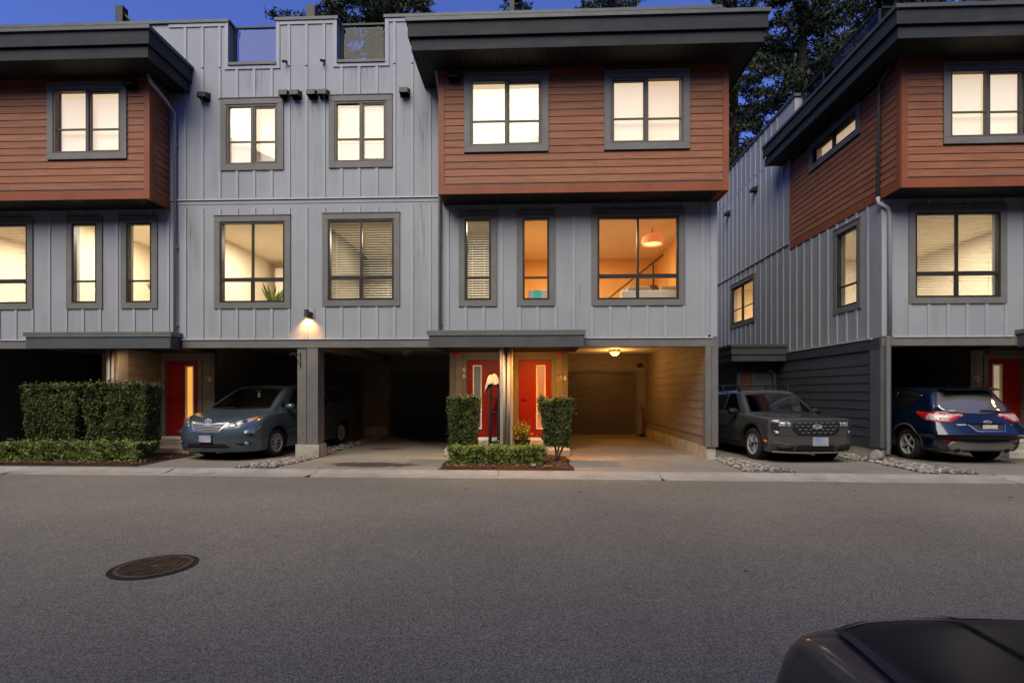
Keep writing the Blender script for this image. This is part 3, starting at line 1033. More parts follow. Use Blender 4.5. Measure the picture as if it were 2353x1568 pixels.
# main front wall of the row
w66_2 = (-4.829, -3.03, 3.475, 5.605); w68_2 = (-7.37, -5.571, 3.44, 5.58)
w66_3 = (-4.676, -3.196, 6.65, 8.31); w68_3 = (-7.22, -5.735, 6.63, 8.29)
win12 = {
    'n1': OP_B['n1'], 'n2': OP_B['n2'], 'big': OP_B['big'], 'a1': mirrored(OP_B['n1'], mA), 'a2': mirrored(OP_B['n2'], mA), 'abig': mirrored(OP_B['big'], mA),
    'w66_2': w66_2, 'w68_2': w68_2, 'w66_3': w66_3, 'w68_3': w68_3}
ops12 = [op(*v) for v in win12.values()]
wall("front_wall", M_PANEL, AB, F12, 0.2, -14.6, 4.12, 2.72, 9.05, ops12)
notches = [(-7.04, -5.91), (-4.49, -3.37)]
mb = MB()
for a, b in split(-14.6, 4.12, notches):
    F12.box(mb, a, b, -0.30, 0, 9.05, 10.06)
mb.build("parapet", M_PANEL, AB)
us_all = [-5.2 + bp * k for k in range(-23, 24) if -14.5 < -5.2 + bp * k < 4.0]
battens(AB, F12, [u for u in us_all if -8.3 < u < -2.1], 5.975, 8.99, list(win12.values()))
battens(AB, F12, us_all, 2.74, 5.76, list(win12.values()))
battens(AB, F12, [u for u in us_all if -8.3 < u < -2.1 and not any(a - 0.1 < u < b + 0.1 for a, b in notches)], 9.02, 9.97)
for a, b in split(-8.45, -2.0, [(n[0] - 0.09, n[1] + 0.09) for n in notches]):   # parapet heads and notch surrounds
    F12.pc("trim_board", M_BATTEN, AB, a, b, 0, 0.022, 9.975, 10.055)
for a, b in notches:
    for u in (a - 0.085, b):
        F12.pc("trim_board", M_BATTEN, AB, u, u + 0.085, 0, 0.024, 8.97, 10.055)
    F12.pc("trim_board", M_BATTEN, AB, a, b, 0, 0.024, 8.97, 9.045)
for a, b in split(-14.6, 4.2, notches):
    F12.pc("parapet_cap", M_CAP, AB, a - 0.03, b + 0.03, -0.34, 0.045, 10.06, 10.13)
for a, b in notches:
    F12.pc("parapet_cap", M_CAP, AB, a - 0.0, b + 0.0, -0.34, 0.05, 9.055, 9.12)
    bal = MB()
    for u in (a + 0.02, b - 0.07):
        F12.box(bal, u, u + 0.05, -0.24, -0.19, 9.12, 10.06)
    F12.box(bal, a, b, -0.245, -0.185, 10.06, 10.10)
    bq = bal.build("balustrade", M_BLACK, AB)
    F12.pc("pane", M_BALU, bq, a + 0.09, b - 0.09, -0.222, -0.210, 9.17, 10.02)
# belt flashing, first storey head flashing
F12.pc("flashing", M_FLASH, AB, -8.42, -2.03, 0, 0.045, 5.945, 5.965)
F12.pc("trim_board", M_BATTEN, AB, -8.42, -2.03, 0.0, 0.012, 5.86, 5.93)
for a, b in ((-8.12, -2.33), (1.17, 4.02), (-14.6, -11.58)):
    F12.pc("flashing", M_FLASH, AB, a, b, 0, 0.055, 2.715, 2.735)
# corner board
F12.pc("trim_board", M_BATTEN, AB, 3.98, 4.12, 0, 0.025, 2.74, 5.76)
# roof deck
mb = MB(); mb.box(-14.6, 4.12, 12.3, 20.5, 8.7, 8.95)
mb.build("roof_deck", M_CAP, AB)
mb = MB(); mb.box(-14.6, 4.12, 20.3, 20.5, 2.8, 8.7); mb.box(3.93, 4.12, 12.2, 20.3, 2.8, 8.7)
mb.build("outer_wall", M_PANEL, AB)
mb = MB(); mb.box(-14.6, 4.12, 12.2, 20.3, 5.75, 5.95); mb.box(-14.6, 4.1, 12.2, 20.3, 2.84, 2.92)
mb.build("floor_slab", M_DARK, AB)
mb = MB()
mb.box(-10.75, -10.5, 13.4, 13.5, 8.95, 10.0)
# roof screens
for x, y, h, w_ in ((-11.05, 13.6, 11.75, 0.20), (-5.9 + 0.0, 13.6, 11.62, 0.22), (-0.58, 13.4, 11.5, 0.12)):
    piece("screen_post", M_BLACK, AB, x, x + w_, y, y + 0.2, 8.95, h)
b_ = MB(); b_.tube([(-10.86, 13.7, 11.55), (-10.2, 13.7, 10.9)], 0.04, 6); b_.build("screen_brace", M_BLACK, AB)

# vent hoods
def vent(parent, F, u, z, w=0.24, h=0.2, d=0.2):
    b = MB()
    a0 = F.rng(u, u + w, 0, 0.012)
    b.box(*a0, z, z + h)
    def P(uu, dd, zz):
        r = F.rng(uu, uu, dd, dd); return (r[0], r[2], zz)
    pts = []
    for uu in (u + 0.02, u + w - 0.02):
        pts += [P(uu, 0.012, z + h - 0.01), P(uu, d * 0.85, z + h * 0.72), P(uu, d, z + h * 0.1), P(uu, 0.012, z + h * 0.15)]
    n = len(b.v); b.v += pts
    for q in ((0, 1, 5, 4), (1, 2, 6, 5), (0, 3, 2, 1), (4, 5, 6, 7), (3, 0, 4, 7)):
        b.f.append(tuple(n + k for k in q)); b.mi.append(0)
    return b.build("vent_hood", M_BLACK, parent, bevel=0.004)


for u in (-5.80, -5.545, -5.155, -4.895, -3.03, -7.70):
    vent(AB, F12, u, 8.24)
for u in (-5.66, -4.78):
    b = MB(); b.tube([(u, 12.02, 9.14), (u - 0.03, 11.86, 9.05)], 0.028, 10); b.build("scupper_pipe", M_BLACK, AB)

# faint grime runs below the vents and parapet notches: thin stained film on the panels
M_GRIME = bpy.data.materials.new("grime_film"); M_GRIME.use_nodes = True
_nt = M_GRIME.node_tree; _nt.nodes.clear()
_o = _nt.nodes.new("ShaderNodeOutputMaterial"); _t = _nt.nodes.new("ShaderNodeBsdfTransparent"); _d = _nt.nodes.new("ShaderNodeBsdfDiffuse"); _m = _nt.nodes.new("ShaderNodeMixShader")
_d.inputs[0].default_value = (0.16, 0.145, 0.13, 1)
_tc = _nt.nodes.new("ShaderNodeTexCoord"); _mp = _nt.nodes.new("ShaderNodeMapping"); _mp.inputs['Scale'].default_value = (26, 1, 0.9)
_nz = _nt.nodes.new("ShaderNodeTexNoise"); _nz.inputs['Scale'].default_value = 1.0; _nz.inputs['Detail'].default_value = 4
_g = _nt.nodes.new("ShaderNodeSeparateXYZ"); _w = _nt.nodes.new("ShaderNodeMath"); _w.operation = 'MULTIPLY'
_rp = _nt.nodes.new("ShaderNodeMapRange"); _rp.inputs[1].default_value = 0.48; _rp.inputs[2].default_value = 0.75; _rp.inputs[4].default_value = 0.55
_nt.links.new(_tc.outputs['Object'], _mp.inputs[0]); _nt.links.new(_mp.outputs[0], _nz.inputs['Vector']); _nt.links.new(_nz.outputs['Fac'], _rp.inputs[0])
_nt.links.new(_tc.outputs['Generated'], _g.inputs[0])
_sx = _nt.nodes.new("ShaderNodeMath"); _sx.operation = 'PINGPONG'; _sx.inputs[1].default_value = 0.5; _nt.links.new(_g.outputs['X'], _sx.inputs[0])
_nt.links.new(_sx.outputs[0], _w.inputs[0]); _nt.links.new(_g.outputs['Z'], _w.inputs[1])
_w2 = _nt.nodes.new("ShaderNodeMath"); _w2.operation = 'MULTIPLY'; _w2.use_clamp = True; _nt.links.new(_w.outputs[0], _w2.inputs[0]); _nt.links.new(_rp.outputs[0], _w2.inputs[1])
_w3 = _nt.nodes.new("ShaderNodeMath"); _w3.operation = 'MULTIPLY'; _w3.inputs[1].default_value = 3.2; _w3.use_clamp = True; _nt.links.new(_w2.outputs[0], _w3.inputs[0])
_nt.links.new(_w3.outputs[0], _m.inputs[0]); _nt.links.new(_t.outputs[0], _m.inputs[1]); _nt.links.new(_d.outputs[0], _m.inputs[2]); _nt.links.new(_m.outputs[0], _o.inputs[0])
for u0, u1, za, zb_ in ((-5.60, -5.26, 6.2, 8.2), (-5.12, -4.82, 6.4, 8.2), (-3.05, -2.80, 7.0, 8.2), (-7.72, -7.46, 6.9, 8.2), (-6.9, -6.0, 8.4, 8.95), (-4.4, -3.5, 8.4, 8.95), (-8.1, -7.8, 3.2, 5.8), (-2.75, -2.35, 3.0, 5.8), (0.7, 1.2, 2.8, 3.9), (-2.65, -2.35, 6.2, 7.9)):
    q = MB().quad((u0, 11.9965, za), (u1, 11.9965, za), (u1, 11.9965, zb_), (u0, 11.9965, zb_)).build("water_stain", M_GRIME, AB, fix=False)

# windows of the flat front
wl = {}
window(AB, F12, *w68_3, 'slider', ['shade_left', 'curtain_right'], "upper window with a half drawn curtain", M_FRAMEG)
window(AB, F12, *w66_3, 'slider', ['glow', 'blind_closed'], "upper window with closed blinds", M_FRAMEG)
window(AB, F12, *w68_2, 'picture', 'none', "lower window without blinds")
window(AB, F12, *w66_2, 'picture', 'blind', "lower window with open slat blinds")
window(AB, F12, *OP_B['n1'], 'narrow', 'blind', "narrow window with slat blinds")
window(AB, F12, *OP_B['n2'], 'narrow', 'none', "narrow window into the orange room")
window(AB, F12, *OP_B['big'], 'picture', 'none', "wide window into the orange room")
window(AB, F12, *win12['a1'], 'narrow', 'none', "narrow window without blinds")
window(AB, F12, *win12['a2'], 'narrow', 'blind_offset', "narrow window with blinds drawn to one side")
window(AB, F12, *win12['abig'], 'picture', 'blind', "wide window with slat blinds at the left edge")

WARM = (1.0, 0.87, 0.68)
room(AB, -14.3, -11.2, 12.21, 16.5, 2.95, 5.70, M_ROOM, 240, WARM)
room(AB, -11.1, -8.55, 12.21, 15.0, 2.95, 5.70, M_ROOM, 220, WARM)
room(AB, -8.45, -5.25, 12.21, 17.0, 2.95, 5.70, M_ROOM, 225, WARM)
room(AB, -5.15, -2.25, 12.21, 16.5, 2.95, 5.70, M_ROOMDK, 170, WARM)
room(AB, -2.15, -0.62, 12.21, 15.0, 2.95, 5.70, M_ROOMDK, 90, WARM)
room(AB, -0.52, 3.9, 12.21, 16.8, 2.95, 5.70, M_ROOMO, 215, (1.0, 0.66, 0.32), lx=1.2)
room(AB, -8.3, -5.25, 12.21, 15.5, 6.0, 8.65, M_ROOM, 120, WARM)
room(AB, -5.15, -2.2, 12.21, 15.5, 6.0, 8.65, M_ROOM, 120, WARM)


# bays, eaves, canopies, ground floor
def eave(parent, x0, x1, yb_left, yb_right, yf=10.6, z=8.44):
    """flat roof edge; yb_*: how far the side overhangs run back"""
    lv = [(0.06, z, z + 0.235, M_FASC), (0.0, z + 0.245, z + 0.52, M_FASC)]
    for off, a, b, m in lv:
        piece("fascia_board", m, parent, x0 + off, x1 - off, yf + off, yf + off + 0.035, a, b)
        piece("fascia_board", m, parent, x0 + off, x0 + off + 0.035, yf + off + 0.036, yb_left, a, b)
        piece("fascia_board", m, parent, x1 - off - 0.035, x1 - off, yf + off + 0.036, yb_right, a, b)
    piece("roof_edge_flashing", M_CAP, parent, x0 - 0.04, x1 + 0.04, yf - 0.045, yf + 0.16, z + 0.535, z + 0.61)
    piece("roof_edge_flashing", M_CAP, parent, x0 - 0.04, x0 + 0.16, yf + 0.161, yb_left, z + 0.535, z + 0.61)
    piece("roof_edge_flashing", M_CAP, parent, x1 - 0.16, x1 + 0.04, yf + 0.161, yb_right, z + 0.535, z + 0.61)
    mb = MB()
    mb.box(x0 + 0.1, x1 - 0.1, yf + 0.1, 12.0, z + 0.02, z + 0.58)
    if yb_left > 12.1: mb.box(x0 + 0.1, x0 + 0.72, 12.0, yb_left - 0.01, z + 0.02, z + 0.58)
    if yb_right > 12.1: mb.box(x1 - 0.72, x1 - 0.1, 12.0, yb_right - 0.01, z + 0.02, z + 0.58)
    mb.build("eave_roof", M_SOFF, parent)
    n = int((x1 - x0 - 0.2) / 0.152)
    for k in range(n):
        a = x0 + 0.1 + k * 0.152
        piece("soffit_board", M_SOFF, parent, a + 0.003, a + 0.149, yf + 0.097, 12.0 if 0.55 < k * 0.152 < x1 - x0 - 0.8 else 12.0, z + 0.0, z + 0.018)


def bay(parent, x0, x1, wins, side, side_y1, y0=11.33, zb=5.765, zt=8.44):
    F = Face('S', y0 + 0.02)
    ops = [op(*w[0]) for w in wins]
    wall("bay_wall", M_RUST, parent, F, 0.16, x0 + 0.02, x1 - 0.02, zb + 0.02, zt, ops)
    C = 0.125
    laps(parent, F, x0 + C, x1 - C, 5.99, 8.27, 0.1555, M_WOOD, [w[0] for w in wins], "plank", d=0.020, joints=0.75, gap=0.006)
    F.pc("corner_board", M_RUST, parent, x0, x0 + C, 0, 0.028, zb, zt)
    F.pc("corner_board", M_RUST, parent, x1 - C, x1, 0, 0.028, zb, zt)
    F.pc("skirt_board", M_RUST, parent, x0 + C + 0.001, x1 - C - 0.001, 0, 0.026, zb, 5.972)
    F.pc("frieze_board", M_RUST, parent, x0 + C + 0.001, x1 - C - 0.001, 0, 0.024, 8.275, zt)
    F.pc("flashing", M_CAP, parent, x0 + C + 0.001, x1 - C - 0.001, 0, 0.038, 5.976, 5.988)
    for w in wins:
        window(parent, F, *w[0], w[1], w[2], w[3], M_FRAMEG, base=0.018, swap=w[4] if len(w) > 4 else False)
    for s in ('L', 'R'):
        xs = x0 if s == 'L' else x1
        y1 = side_y1[0 if s == 'L' else 1]
        G = Face('W' if s == 'L' else 'E', xs + (0.02 if s == 'L' else -0.02))
        so = side.get(s, [])
        wall("bay_wall", M_RUST, parent, G, 0.16, y0 + 0.19, y1, zb + 0.02, zt, [op(*q[0]) for q in so])
        laps(parent, G, y0 + 0.13, y1 - (0.1 if y1 > 12.1 else 0.02), 5.99, 8.35, 0.1555, M_WOOD, [q[0] for q in so], "plank", d=0.020, gap=0.006)
        G.pc("corner_board", M_RUST, parent, y0 + 0.021, y0 + 0.13, 0, 0.028, zb, zt)
        G.pc("skirt_board", M_RUST, parent, y0 + 0.131, y1, 0, 0.026, zb, 5.972)
        if y1 > 12.1: G.pc("corner_board", M_RUST, parent, y1 - 0.1, y1, 0, 0.03, 5.973, zt)
        for q in so:
            window(parent, G, *q[0], q[1], q[2], q[3], M_FRAME, base=0.018)
    n = int((x1 - x0 - 0.1) / 0.152)
    for k in range(n):
        a = x0 + 0.05 + k * 0.152
        piece("soffit_board", M_SOFF, parent, a + 0.003, a + 0.149, y0 + 0.03, 12.0, zb + 0.0, zb + 0.018)
    mb = MB(); mb.box(x0 + 0.2, x1 - 0.2, y0 + 0.19, 12.0, zb + 0.02, zb + 0.1)
    mb.build("bay_floor", M_DARK, parent)


wBL = (-1.468, 0.345, 6.65, 8.335); wBR = (1.524, 3.325, 6.65, 8.32)
bay(AB, -2.02, 4.14, [(wBL, 'slider', 'shade', "left window of the middle bay"), (wBR, 'slider', 'shade', "right window of the middle bay", True)], {}, (12.0, 12.0))
eave(AB, -2.52, 4.64, 12.0, 16.0)
aBL = mirrored(wBL, mA); aBR = mirrored(wBR, mA)
bay(AB, -14.54, -8.42, [(aBL, 'slider', 'shade', "window of the left bay", False), (aBR, 'slider', 'shade', "outer window of the left bay")], {}, (12.0, 12.0))
eave(AB, -15.04, -7.90, 16.0, 12.0)
vent(AB, Face('S', 11.33), -1.80, 8.15, 0.26, 0.2)
vent(AB, Face('S', 11.33), -8.93, 8.15, 0.26, 0.2)

cwide = [(mirrored(wBR, MX(-1, 11.85)), 'slider', 'shade', "front window of the right bay"), (mirrored(wBL, mC), 'slider', 'shade', "outer front window of the right bay")]
strip = ((12.70, 14.98, 7.58, 8.30), 'strip', ['glow', 'blind_closed'], "long low window in the plank side wall")
bay(CB, 7.68, 13.75, cwide, {'L': [strip]}, (16.1, 12.0))
eave(CB, 7.10, 14.3, 16.6, 12.0)


def canopy(parent, x0, x1, yf=11.62, z0=2.50, z1=2.80):
    piece("canopy_fascia", M_TRIMD if False else M_CANOPY, parent, x0 + 0.04, x1 - 0.04, yf, yf + 0.04, z0, z1 - 0.03)
    piece("canopy_fascia", M_CANOPY, parent, x0 + 0.04, x0 + 0.08, yf + 0.041, 12.0, z0, z1 - 0.03)
    piece("canopy_fascia", M_CANOPY, parent, x1 - 0.08, x1 - 0.04, yf + 0.041, 12.0, z0, z1 - 0.03)
    mb = MB(); mb.box(x0, x1, yf - 0.035, 12.0, z1 - 0.025, z1 + 0.07); mb.build("canopy_flashing", M_CAPT, parent, bevel=0.004)
    piece("flashing", M_FLASH, parent, x0 + 0.005, x1 - 0.005, yf - 0.030, yf - 0.001, z1 - 0.034, z1 - 0.026)
    piece("canopy_soffit", M_SOFF, parent, x0 + 0.081, x1 - 0.081, yf + 0.041, 13.5, z0 + 0.03, z0 + 0.06)


M_CANOPY = mat("slate_grey_canopy", (0.085, 0.088, 0.094), 0.5, 0.1, 2, 0.15, 60)
M_CAPT = mat("taupe_metal_cap", (0.15, 0.14, 0.135), 0.42, 0.08, 3, 0.05, 50, metal=0.2)
canopy(AB, -2.33, 1.16)
canopy(AB, -11.58, -8.12)
canopy(CB, 10.55, 14.0)

# beam over the carports
for a, b in ((-14.6, -11.58), (-8.12, -2.33), (1.16, 4.12)):
    mb = MB(); F12.box(mb, a, b, -0.16, 0.03, 2.53, 2.714); mb.build("beam", M_TRIM, AB, bevel=0.004)
mb = MB(); mb.box(-5.34, -5.04, 12.36, 18.5, 2.56, 2.84); mb.build("ceiling_beam", M_LAP, AB)
# ceilings in boards
def ceiling(parent, x0, x1, y0, y1, z):
    k = 0
    y = y0
    while y < y1 - 0.05:
        piece("ceiling_board", M_CEIL, parent, x0, x1, y + 0.003, min(y + 0.297, y1), z, z + 0.02)
        y += 0.3; k += 1


ceiling(AB, -8.31, -5.36, 12.17, 18.5, 2.79); ceiling(AB, -5.02, -2.10, 12.17, 18.5, 2.79); ceiling(AB, 0.88, 3.93, 12.17, 18.5, 2.79)
mb = MB(); mb.box(-14.6, -11.3, 12.17, 18.5, 2.79, 2.83); mb.build("ceiling_panel", M_CEIL, AB)

# rear garage walls with sectional doors
FB = Face('S', 18.5)
gd = [(0.95, 3.58), (-4.96, -2.3), (-8.7, -6.06), (-14.2, -11.6)]
gops = [(a, b, -0.01, 2.2) for a, b in gd]
wall("garage_rear_wall", M_LAP, AB, FB, 0.2, -14.6, 4.0, 0.0, 2.79, gops)
laps(AB, FB, -8.3, -2.1, 2.2, 2.79, 0.196, M_LAP, [], d=0.016, skip=0.0)
laps(AB, FB, 0.88, 3.95, 2.2, 2.79, 0.196, M_LAP, [], d=0.016)
laps(AB, FB, -5.96, -5.06, 0.3, 2.2, 0.19, M_LAP, [], d=0.016)
laps(AB, FB, 3.68, 3.95, 0.3, 2.2, 0.19, M_LAP, [], d=0.016)
FB.pc("concrete_footing", M_CONC, AB, -5.9, -5.1, 0, 0.05, 0.0, 0.28)
for i, (a, b) in enumerate(gd):
    for q in ((a - 0.09, a, 0, 2.29), (b, b + 0.09, 0, 2.29), (a, b, 2.2, 2.29)):
        FB.pc("garage_door_trim", M_TRIM, AB, q[0], q[1], 0, 0.03, q[2], q[3])
    g = MB(); FB.box(g, a, b, -0.14, -0.12, 0.02, 2.2)
    g = g.build("garage_door", M_GDOOR, AB)
    for k in range(4):
        FB.pc("door_panel", M_GDOOR, g, a + 0.005, b - 0.005, -0.12, -0.095, 0.03 + k * 0.543, 0.03 + (k + 1) * 0.543 - 0.006)
    FB.pc("door_seal", M_CONC, g, a, b, -0.10, -0.06, 0.0, 0.028)

# entry blocks
def entry(parent, f, number_side=1):
    X = lambda a, b=None: (f(a, a)[0] if b is None else f(a, b))
    FE = Face('S', 13.5)
    x0, x1 = X(-2.09, 0.87)
    doors = {'66': (-1.68, -0.80, -1.53, -1.30), '64': (-0.355, 0.48, 0.095, 0.335)}
    dops = []
    for k, d in doors.items():
        a, b = X(d[0], d[1]); dops.append((a, b, 0.36, 2.33))
    wall("entry_wall", M_LAP, parent, FE, 0.18, x0, x1, 0.0, 2.79, dops)
    # side walls of the entry block facing the carports
    for xs, kd in ((x0, 'W'), (x1, 'E')):
        G = Face(kd, xs)
        wall("entry_wall", M_LAP, parent, G, 0.1, 13.68, 18.5, 0.0, 2.79)
        laps(parent, G, 13.62, 18.48, 0.28, 2.74, 0.205, M_LAP, d=0.016)
        G.pc("corner_board", M_TRIM, parent, 13.47, 13.60, 0, 0.03, 0.2, 2.79)
    # boards on the entry wall beside the doors
    exc = []
    for k, d in doors.items():
        a, b = X(d[0], d[1])
        exc.append((a - 0.115, b + 0.115, 0.0, 2.445))
        for q in ((a - 0.11, a, 0.3, 2.44), (b, b + 0.11, 0.3, 2.44), (a, b, 2.33, 2.44)):
            FE.pc("door_trim", M_TRIM, parent, q[0], q[1], 0, 0.032, q[2], q[3])
    laps(parent, FE, x0 + 0.12, x1 - 0.12, 0.30, 2.76, 0.205, M_LAP, exc + [(X(-0.66, -0.52)[0], X(-0.66, -0.52)[1], 0, 3)], d=0.018)
    FE.pc("corner_board", M_TRIM, parent, x0, x0 + 0.115, 0, 0.03, 0.28, 2.79)
    FE.pc("corner_board", M_TRIM, parent, x1 - 0.115, x1, 0, 0.03, 0.28, 2.79)
    # partition and its front column
    p0, p1 = X(-0.66, -0.52)
    mb = MB(); mb.box(p0, p1, 12.3, 13.5, 0.16, 2.53); mb.build("partition_wall", M_LAP, parent)
    for kd, xs in (('W', p0), ('E', p1)):
        laps(parent, Face(kd, xs), 12.32, 13.46, 0.3, 2.5, 0.205, M_LAP, d=0.016)
    c0, c1 = X(-0.735, -0.455)
    mb = MB()
    mb.box(c0, c0 + 0.135, 11.98, 12.3, 0.155, 2.53); mb.box(c0 + 0.15, c1, 11.98, 12.3, 0.155, 2.53); mb.box(c0 + 0.1, c0 + 0.2, 12.02, 12.29, 0.155, 2.53)
    mb.build("entry_column", M_POST, parent, bevel=0.006)
    for u in (c0 + 0.10, c0 + 0.19):
        mb = MB(); mb.tube([(u, 11.94, 0.16), (u, 11.94, 2.5)], 0.03, 10); mb.build("downspout", M_POST, parent, smooth=True)
    # porch slab and thresholds
    s0, s1 = x0 + 0.02, x1 - 0.02
    mb = MB(); mb.box(s0 - 0.02, s1 + 0.04, 12.45, 13.5, 0.0, 0.155); mb.build("porch_slab", M_CONC, parent, bevel=0.01)
    for k, d in doors.items():
        a, b = X(d[0], d[1])
        piece("door_step", M_CONC, parent, a - 0.08, b + 0.08, 13.18, 13.5, 0.156, 0.275)
        piece("threshold", M_WHITE, parent, a - 0.05, b + 0.05, 13.40, 13.53, 0.285, 0.358)
    return doors, X


def red_door(parent, a, b, g0, g1, label, glass='none'):
    FE = Face('S', 13.5)
    z0, z1 = 0.362, 2.33
    gz0, gz1 = 0.56, 2.20
    mb = MB()
    for q in ((a + 0.004, g0, z0, z1), (g1, b - 0.004, z0, z1), (g0, g1, z0, gz0), (g0, g1, gz1, z1)):
        FE.box(mb, q[0], q[1], -0.09, -0.045, q[2], q[3])
    d = mb.build("door", M_RED, parent)
    d['label'] = label
    fr = MB()
    for q in ((g0, g0 + 0.032, gz0, gz1), (g1 - 0.032, g1, gz0, gz1), (g0 + 0.032, g1 - 0.032, gz0, gz0 + 0.035), (g0 + 0.032, g1 - 0.032, gz1 - 0.035, gz1)):
        FE.box(fr, q[0], q[1], -0.085, -0.03, q[2], q[3])
    fr.build("glass_frame", M_WHITE, d)
    FE.pc("pane", M_GLASS, d, g0 + 0.032, g1 - 0.032, -0.07, -0.064, gz0 + 0.035, gz1 - 0.035)
    if glass != 'none':
        FE.pc("lit_screen", glass, d, g0 + 0.01, g1 - 0.01, -0.098, -0.092, gz0 + 0.01, gz1 - 0.01)
    hx = b - 0.10 if abs(g0 - a) < abs(b - g1) else a + 0.10
    h = MB()
    h.lathe((hx, 13.545, 1.32), [(0.0, 0.0), (0.028, 0.0), (0.028, -0.02), (0.0, -0.02)][::-1], 14, 'y')
    h.tube([(hx, 13.53, 1.32), (hx, 13.49, 1.32), (hx + (0.09 if hx < (a + b) / 2 else -0.09), 13.49, 1.32)], 0.009, 8)
    h.build("handle", M_BLACK, d, smooth=True)
    return d


M_CURT = emit_mat("lit_hall_beige", (0.36, 0.32, 0.26), 0.30, 0.3, 2.0, diff=(0.10, 0.095, 0.085), col2=(0.16, 0.16, 0.15))
M_CURTO = emit_mat("lit_hall_orange", (1.0, 0.40, 0.14), 0.75, 0.2, 2.0, diff=(0.12, 0.06, 0.04), col2=(0.75, 0.20, 0.06))
doors, X = entry(AB, idt)
red_door(AB, -1.68, -0.80, -1.53, -1.30, "red door with a grey lit glass strip, number 66", M_CURT)
red_door(AB, -0.355, 0.48, 0.095, 0.335, "bright red door with an orange lit glass strip, number 64", M_CURTO)
entry(AB, mA)
red_door(AB, -9.60, -8.72, -9.10, -8.87, "dark red door with an amber lit glass strip, number 68", M_AMBER)
red_door(AB, *mA(-0.355, 0.48), *mA(0.095, 0.335), "dark red door beside number 70", M_CURT)
entry(CB, mC)
red_door(CB, *mC(-0.355, 0.48), *mC(0.095, 0.335), "dark red door with a cream lit glass strip, number 62", M_SHADE3)
red_door(CB, *mC(-1.68, -0.80), *mC(-1.53, -1.30), "dark red door right of door 62", M_CURT)

# party pillar between the carports
mb = MB(); mb.box(-5.42, -5.205, 12.0, 12.36, 0.305, 2.53); mb.box(-5.185, -4.93, 11.98, 12.36, 0.305, 2.53); mb.box(-5.25, -5.15, 12.05, 12.3, 0.305, 2.53)
pil = mb.build("carport_pillar", M_TRIM, AB, bevel=0.006)
for z in (0.58, 0.72):
    for x in (-5.31, -5.06):
        b = MB(); b.lathe((x, 12.0 if x < -5.2 else 11.98, z), [(0.0, -0.012), (0.014, -0.012), (0.02, -0.002), (0.02, 0.0)], 10, 'y'); b.build("bolt", M_TRIM, pil, smooth=False)
piece("concrete_footing", M_CONC, AB, -5.45, -4.90, 11.97, 12.42, 0.0, 0.303)
# right hand garage wall of unit 64
G = Face('W', 3.93)
wall("garage_side_wall", M_LAP, AB, G, 0.19, 12.0, 18.5, 0.28, 2.79)
laps(AB, G, 12.32, 18.48, 0.50, 2.75, 0.204, M_LAP, d=0.018, joints=0.35)
G.pc("skirt_board", M_LAP, AB, 12.32, 18.48, 0, 0.02, 0.285, 0.47)
G.pc("flashing", M_TRIM, AB, 12.32, 18.48, 0, 0.03, 0.475, 0.495)
G.pc("corner_board", M_TRIM, AB, 11.975, 12.30, 0, 0.03, 0.285, 2.53)
F12.pc("corner_board", M_TRIM, AB, 3.86, 3.995, 0, 0.03, 0.285, 2.53)
F12.pc("corner_board", M_TRIM, AB, 4.005, 4.14, 0, 0.03, 0.285, 2.53)
piece("concrete_footing", M_CONC, AB, 3.90, 4.10, 12.02, 18.5, 0.0, 0.279)
wall("outer_wall", M_LAPD, AB, Face('E', 4.125), 0.004, 12.0, 20.5, 0.28, 2.72)
wall("outer_wall", M_PANEL, AB, Face('E', 4.125), 0.004, 12.0, 20.5, 2.72, 8.4)
# left end, unit 70 carport
laps(AB, FB, -14.5, -11.3, 0.2, 2.79, 0.196, M_LAP, [(-14.3, -11.5, 0, 2.3)], d=0.016)
mb = MB(); mb.box(-14.75, -14.6, 12.0, 20.5, 0.0, 8.7); mb.build("outer_wall", M_LAPD, AB)

# downspouts
def downspout(parent, pts, m, r=0.035, label=None):
    b = MB(); b.tube(pts, r, 12)
    o = b.build("downspout", m, parent, smooth=True)
    if label: o['label'] = label
    return o


downspout(AB, [(-8.36, 11.2, 8.43), (-8.36, 11.25, 8.3), (-8.27, 11.6, 8.1), (-8.27, 11.93, 7.95), (-8.27, 11.93, 2.84)], M_BATTEN)
downspout(AB, [(-2.07, 11.3, 8.42), (-2.07, 11.5, 8.32), (-2.10, 11.93, 8.1), (-2.10, 11.93, 2.84)], M_BATTEN)
for z in (7.2, 4.85, 3.05):
    for x in (-8.27, -2.10):
        piece("pipe_strap", M_BATTEN, AB, x - 0.05, x + 0.05, 11.935, 11.955, z, z + 0.025)
        piece("pipe_strap", M_BATTEN, AB, x - 0.05, x + 0.05, 11.955, 12.0, z, z + 0.025)

# ------------------------------------------------------------------ right hand townhouse
cl = mirrored(OP_B['big'], mC)
cn = [mirrored(OP_B['n1'], mC), mirrored(OP_B['n2'], mC)]
wall("front_wall", M_PANEL, CB, F12, 0.2, 7.902, 14.2, 2.72, 9.0, [op(*cl)] + [op(*q) for q in cn])
window(CB, F12, *cl, 'picture', 'blind', "wide lower window with slat blinds")
for q in cn: window(CB, F12, *q, 'narrow', 'blind', "narrow window beyond the wide one")
cus = [11.7 + 5.2 - 5.2 - (-1.519 + bp * k) for k in range(0, 14)]
battens(CB, F12, [u for u in cus if u > 8.0], 2.74, 5.76, [cl] + cn)
F12.pc("trim_board", M_BATTEN, CB, 7.70, 7.90, 0, 0.025, 2.74, 5.76)
F12.pc("flashing", M_FLASH, CB, 7.95, 10.5, 0, 0.055, 2.715, 2.735)
FW = Face('W', 7.70)
csn = (12.69, 13.81, 3.475, 5.60); csb = (18.6, 20.88, 3.95, 5.615)
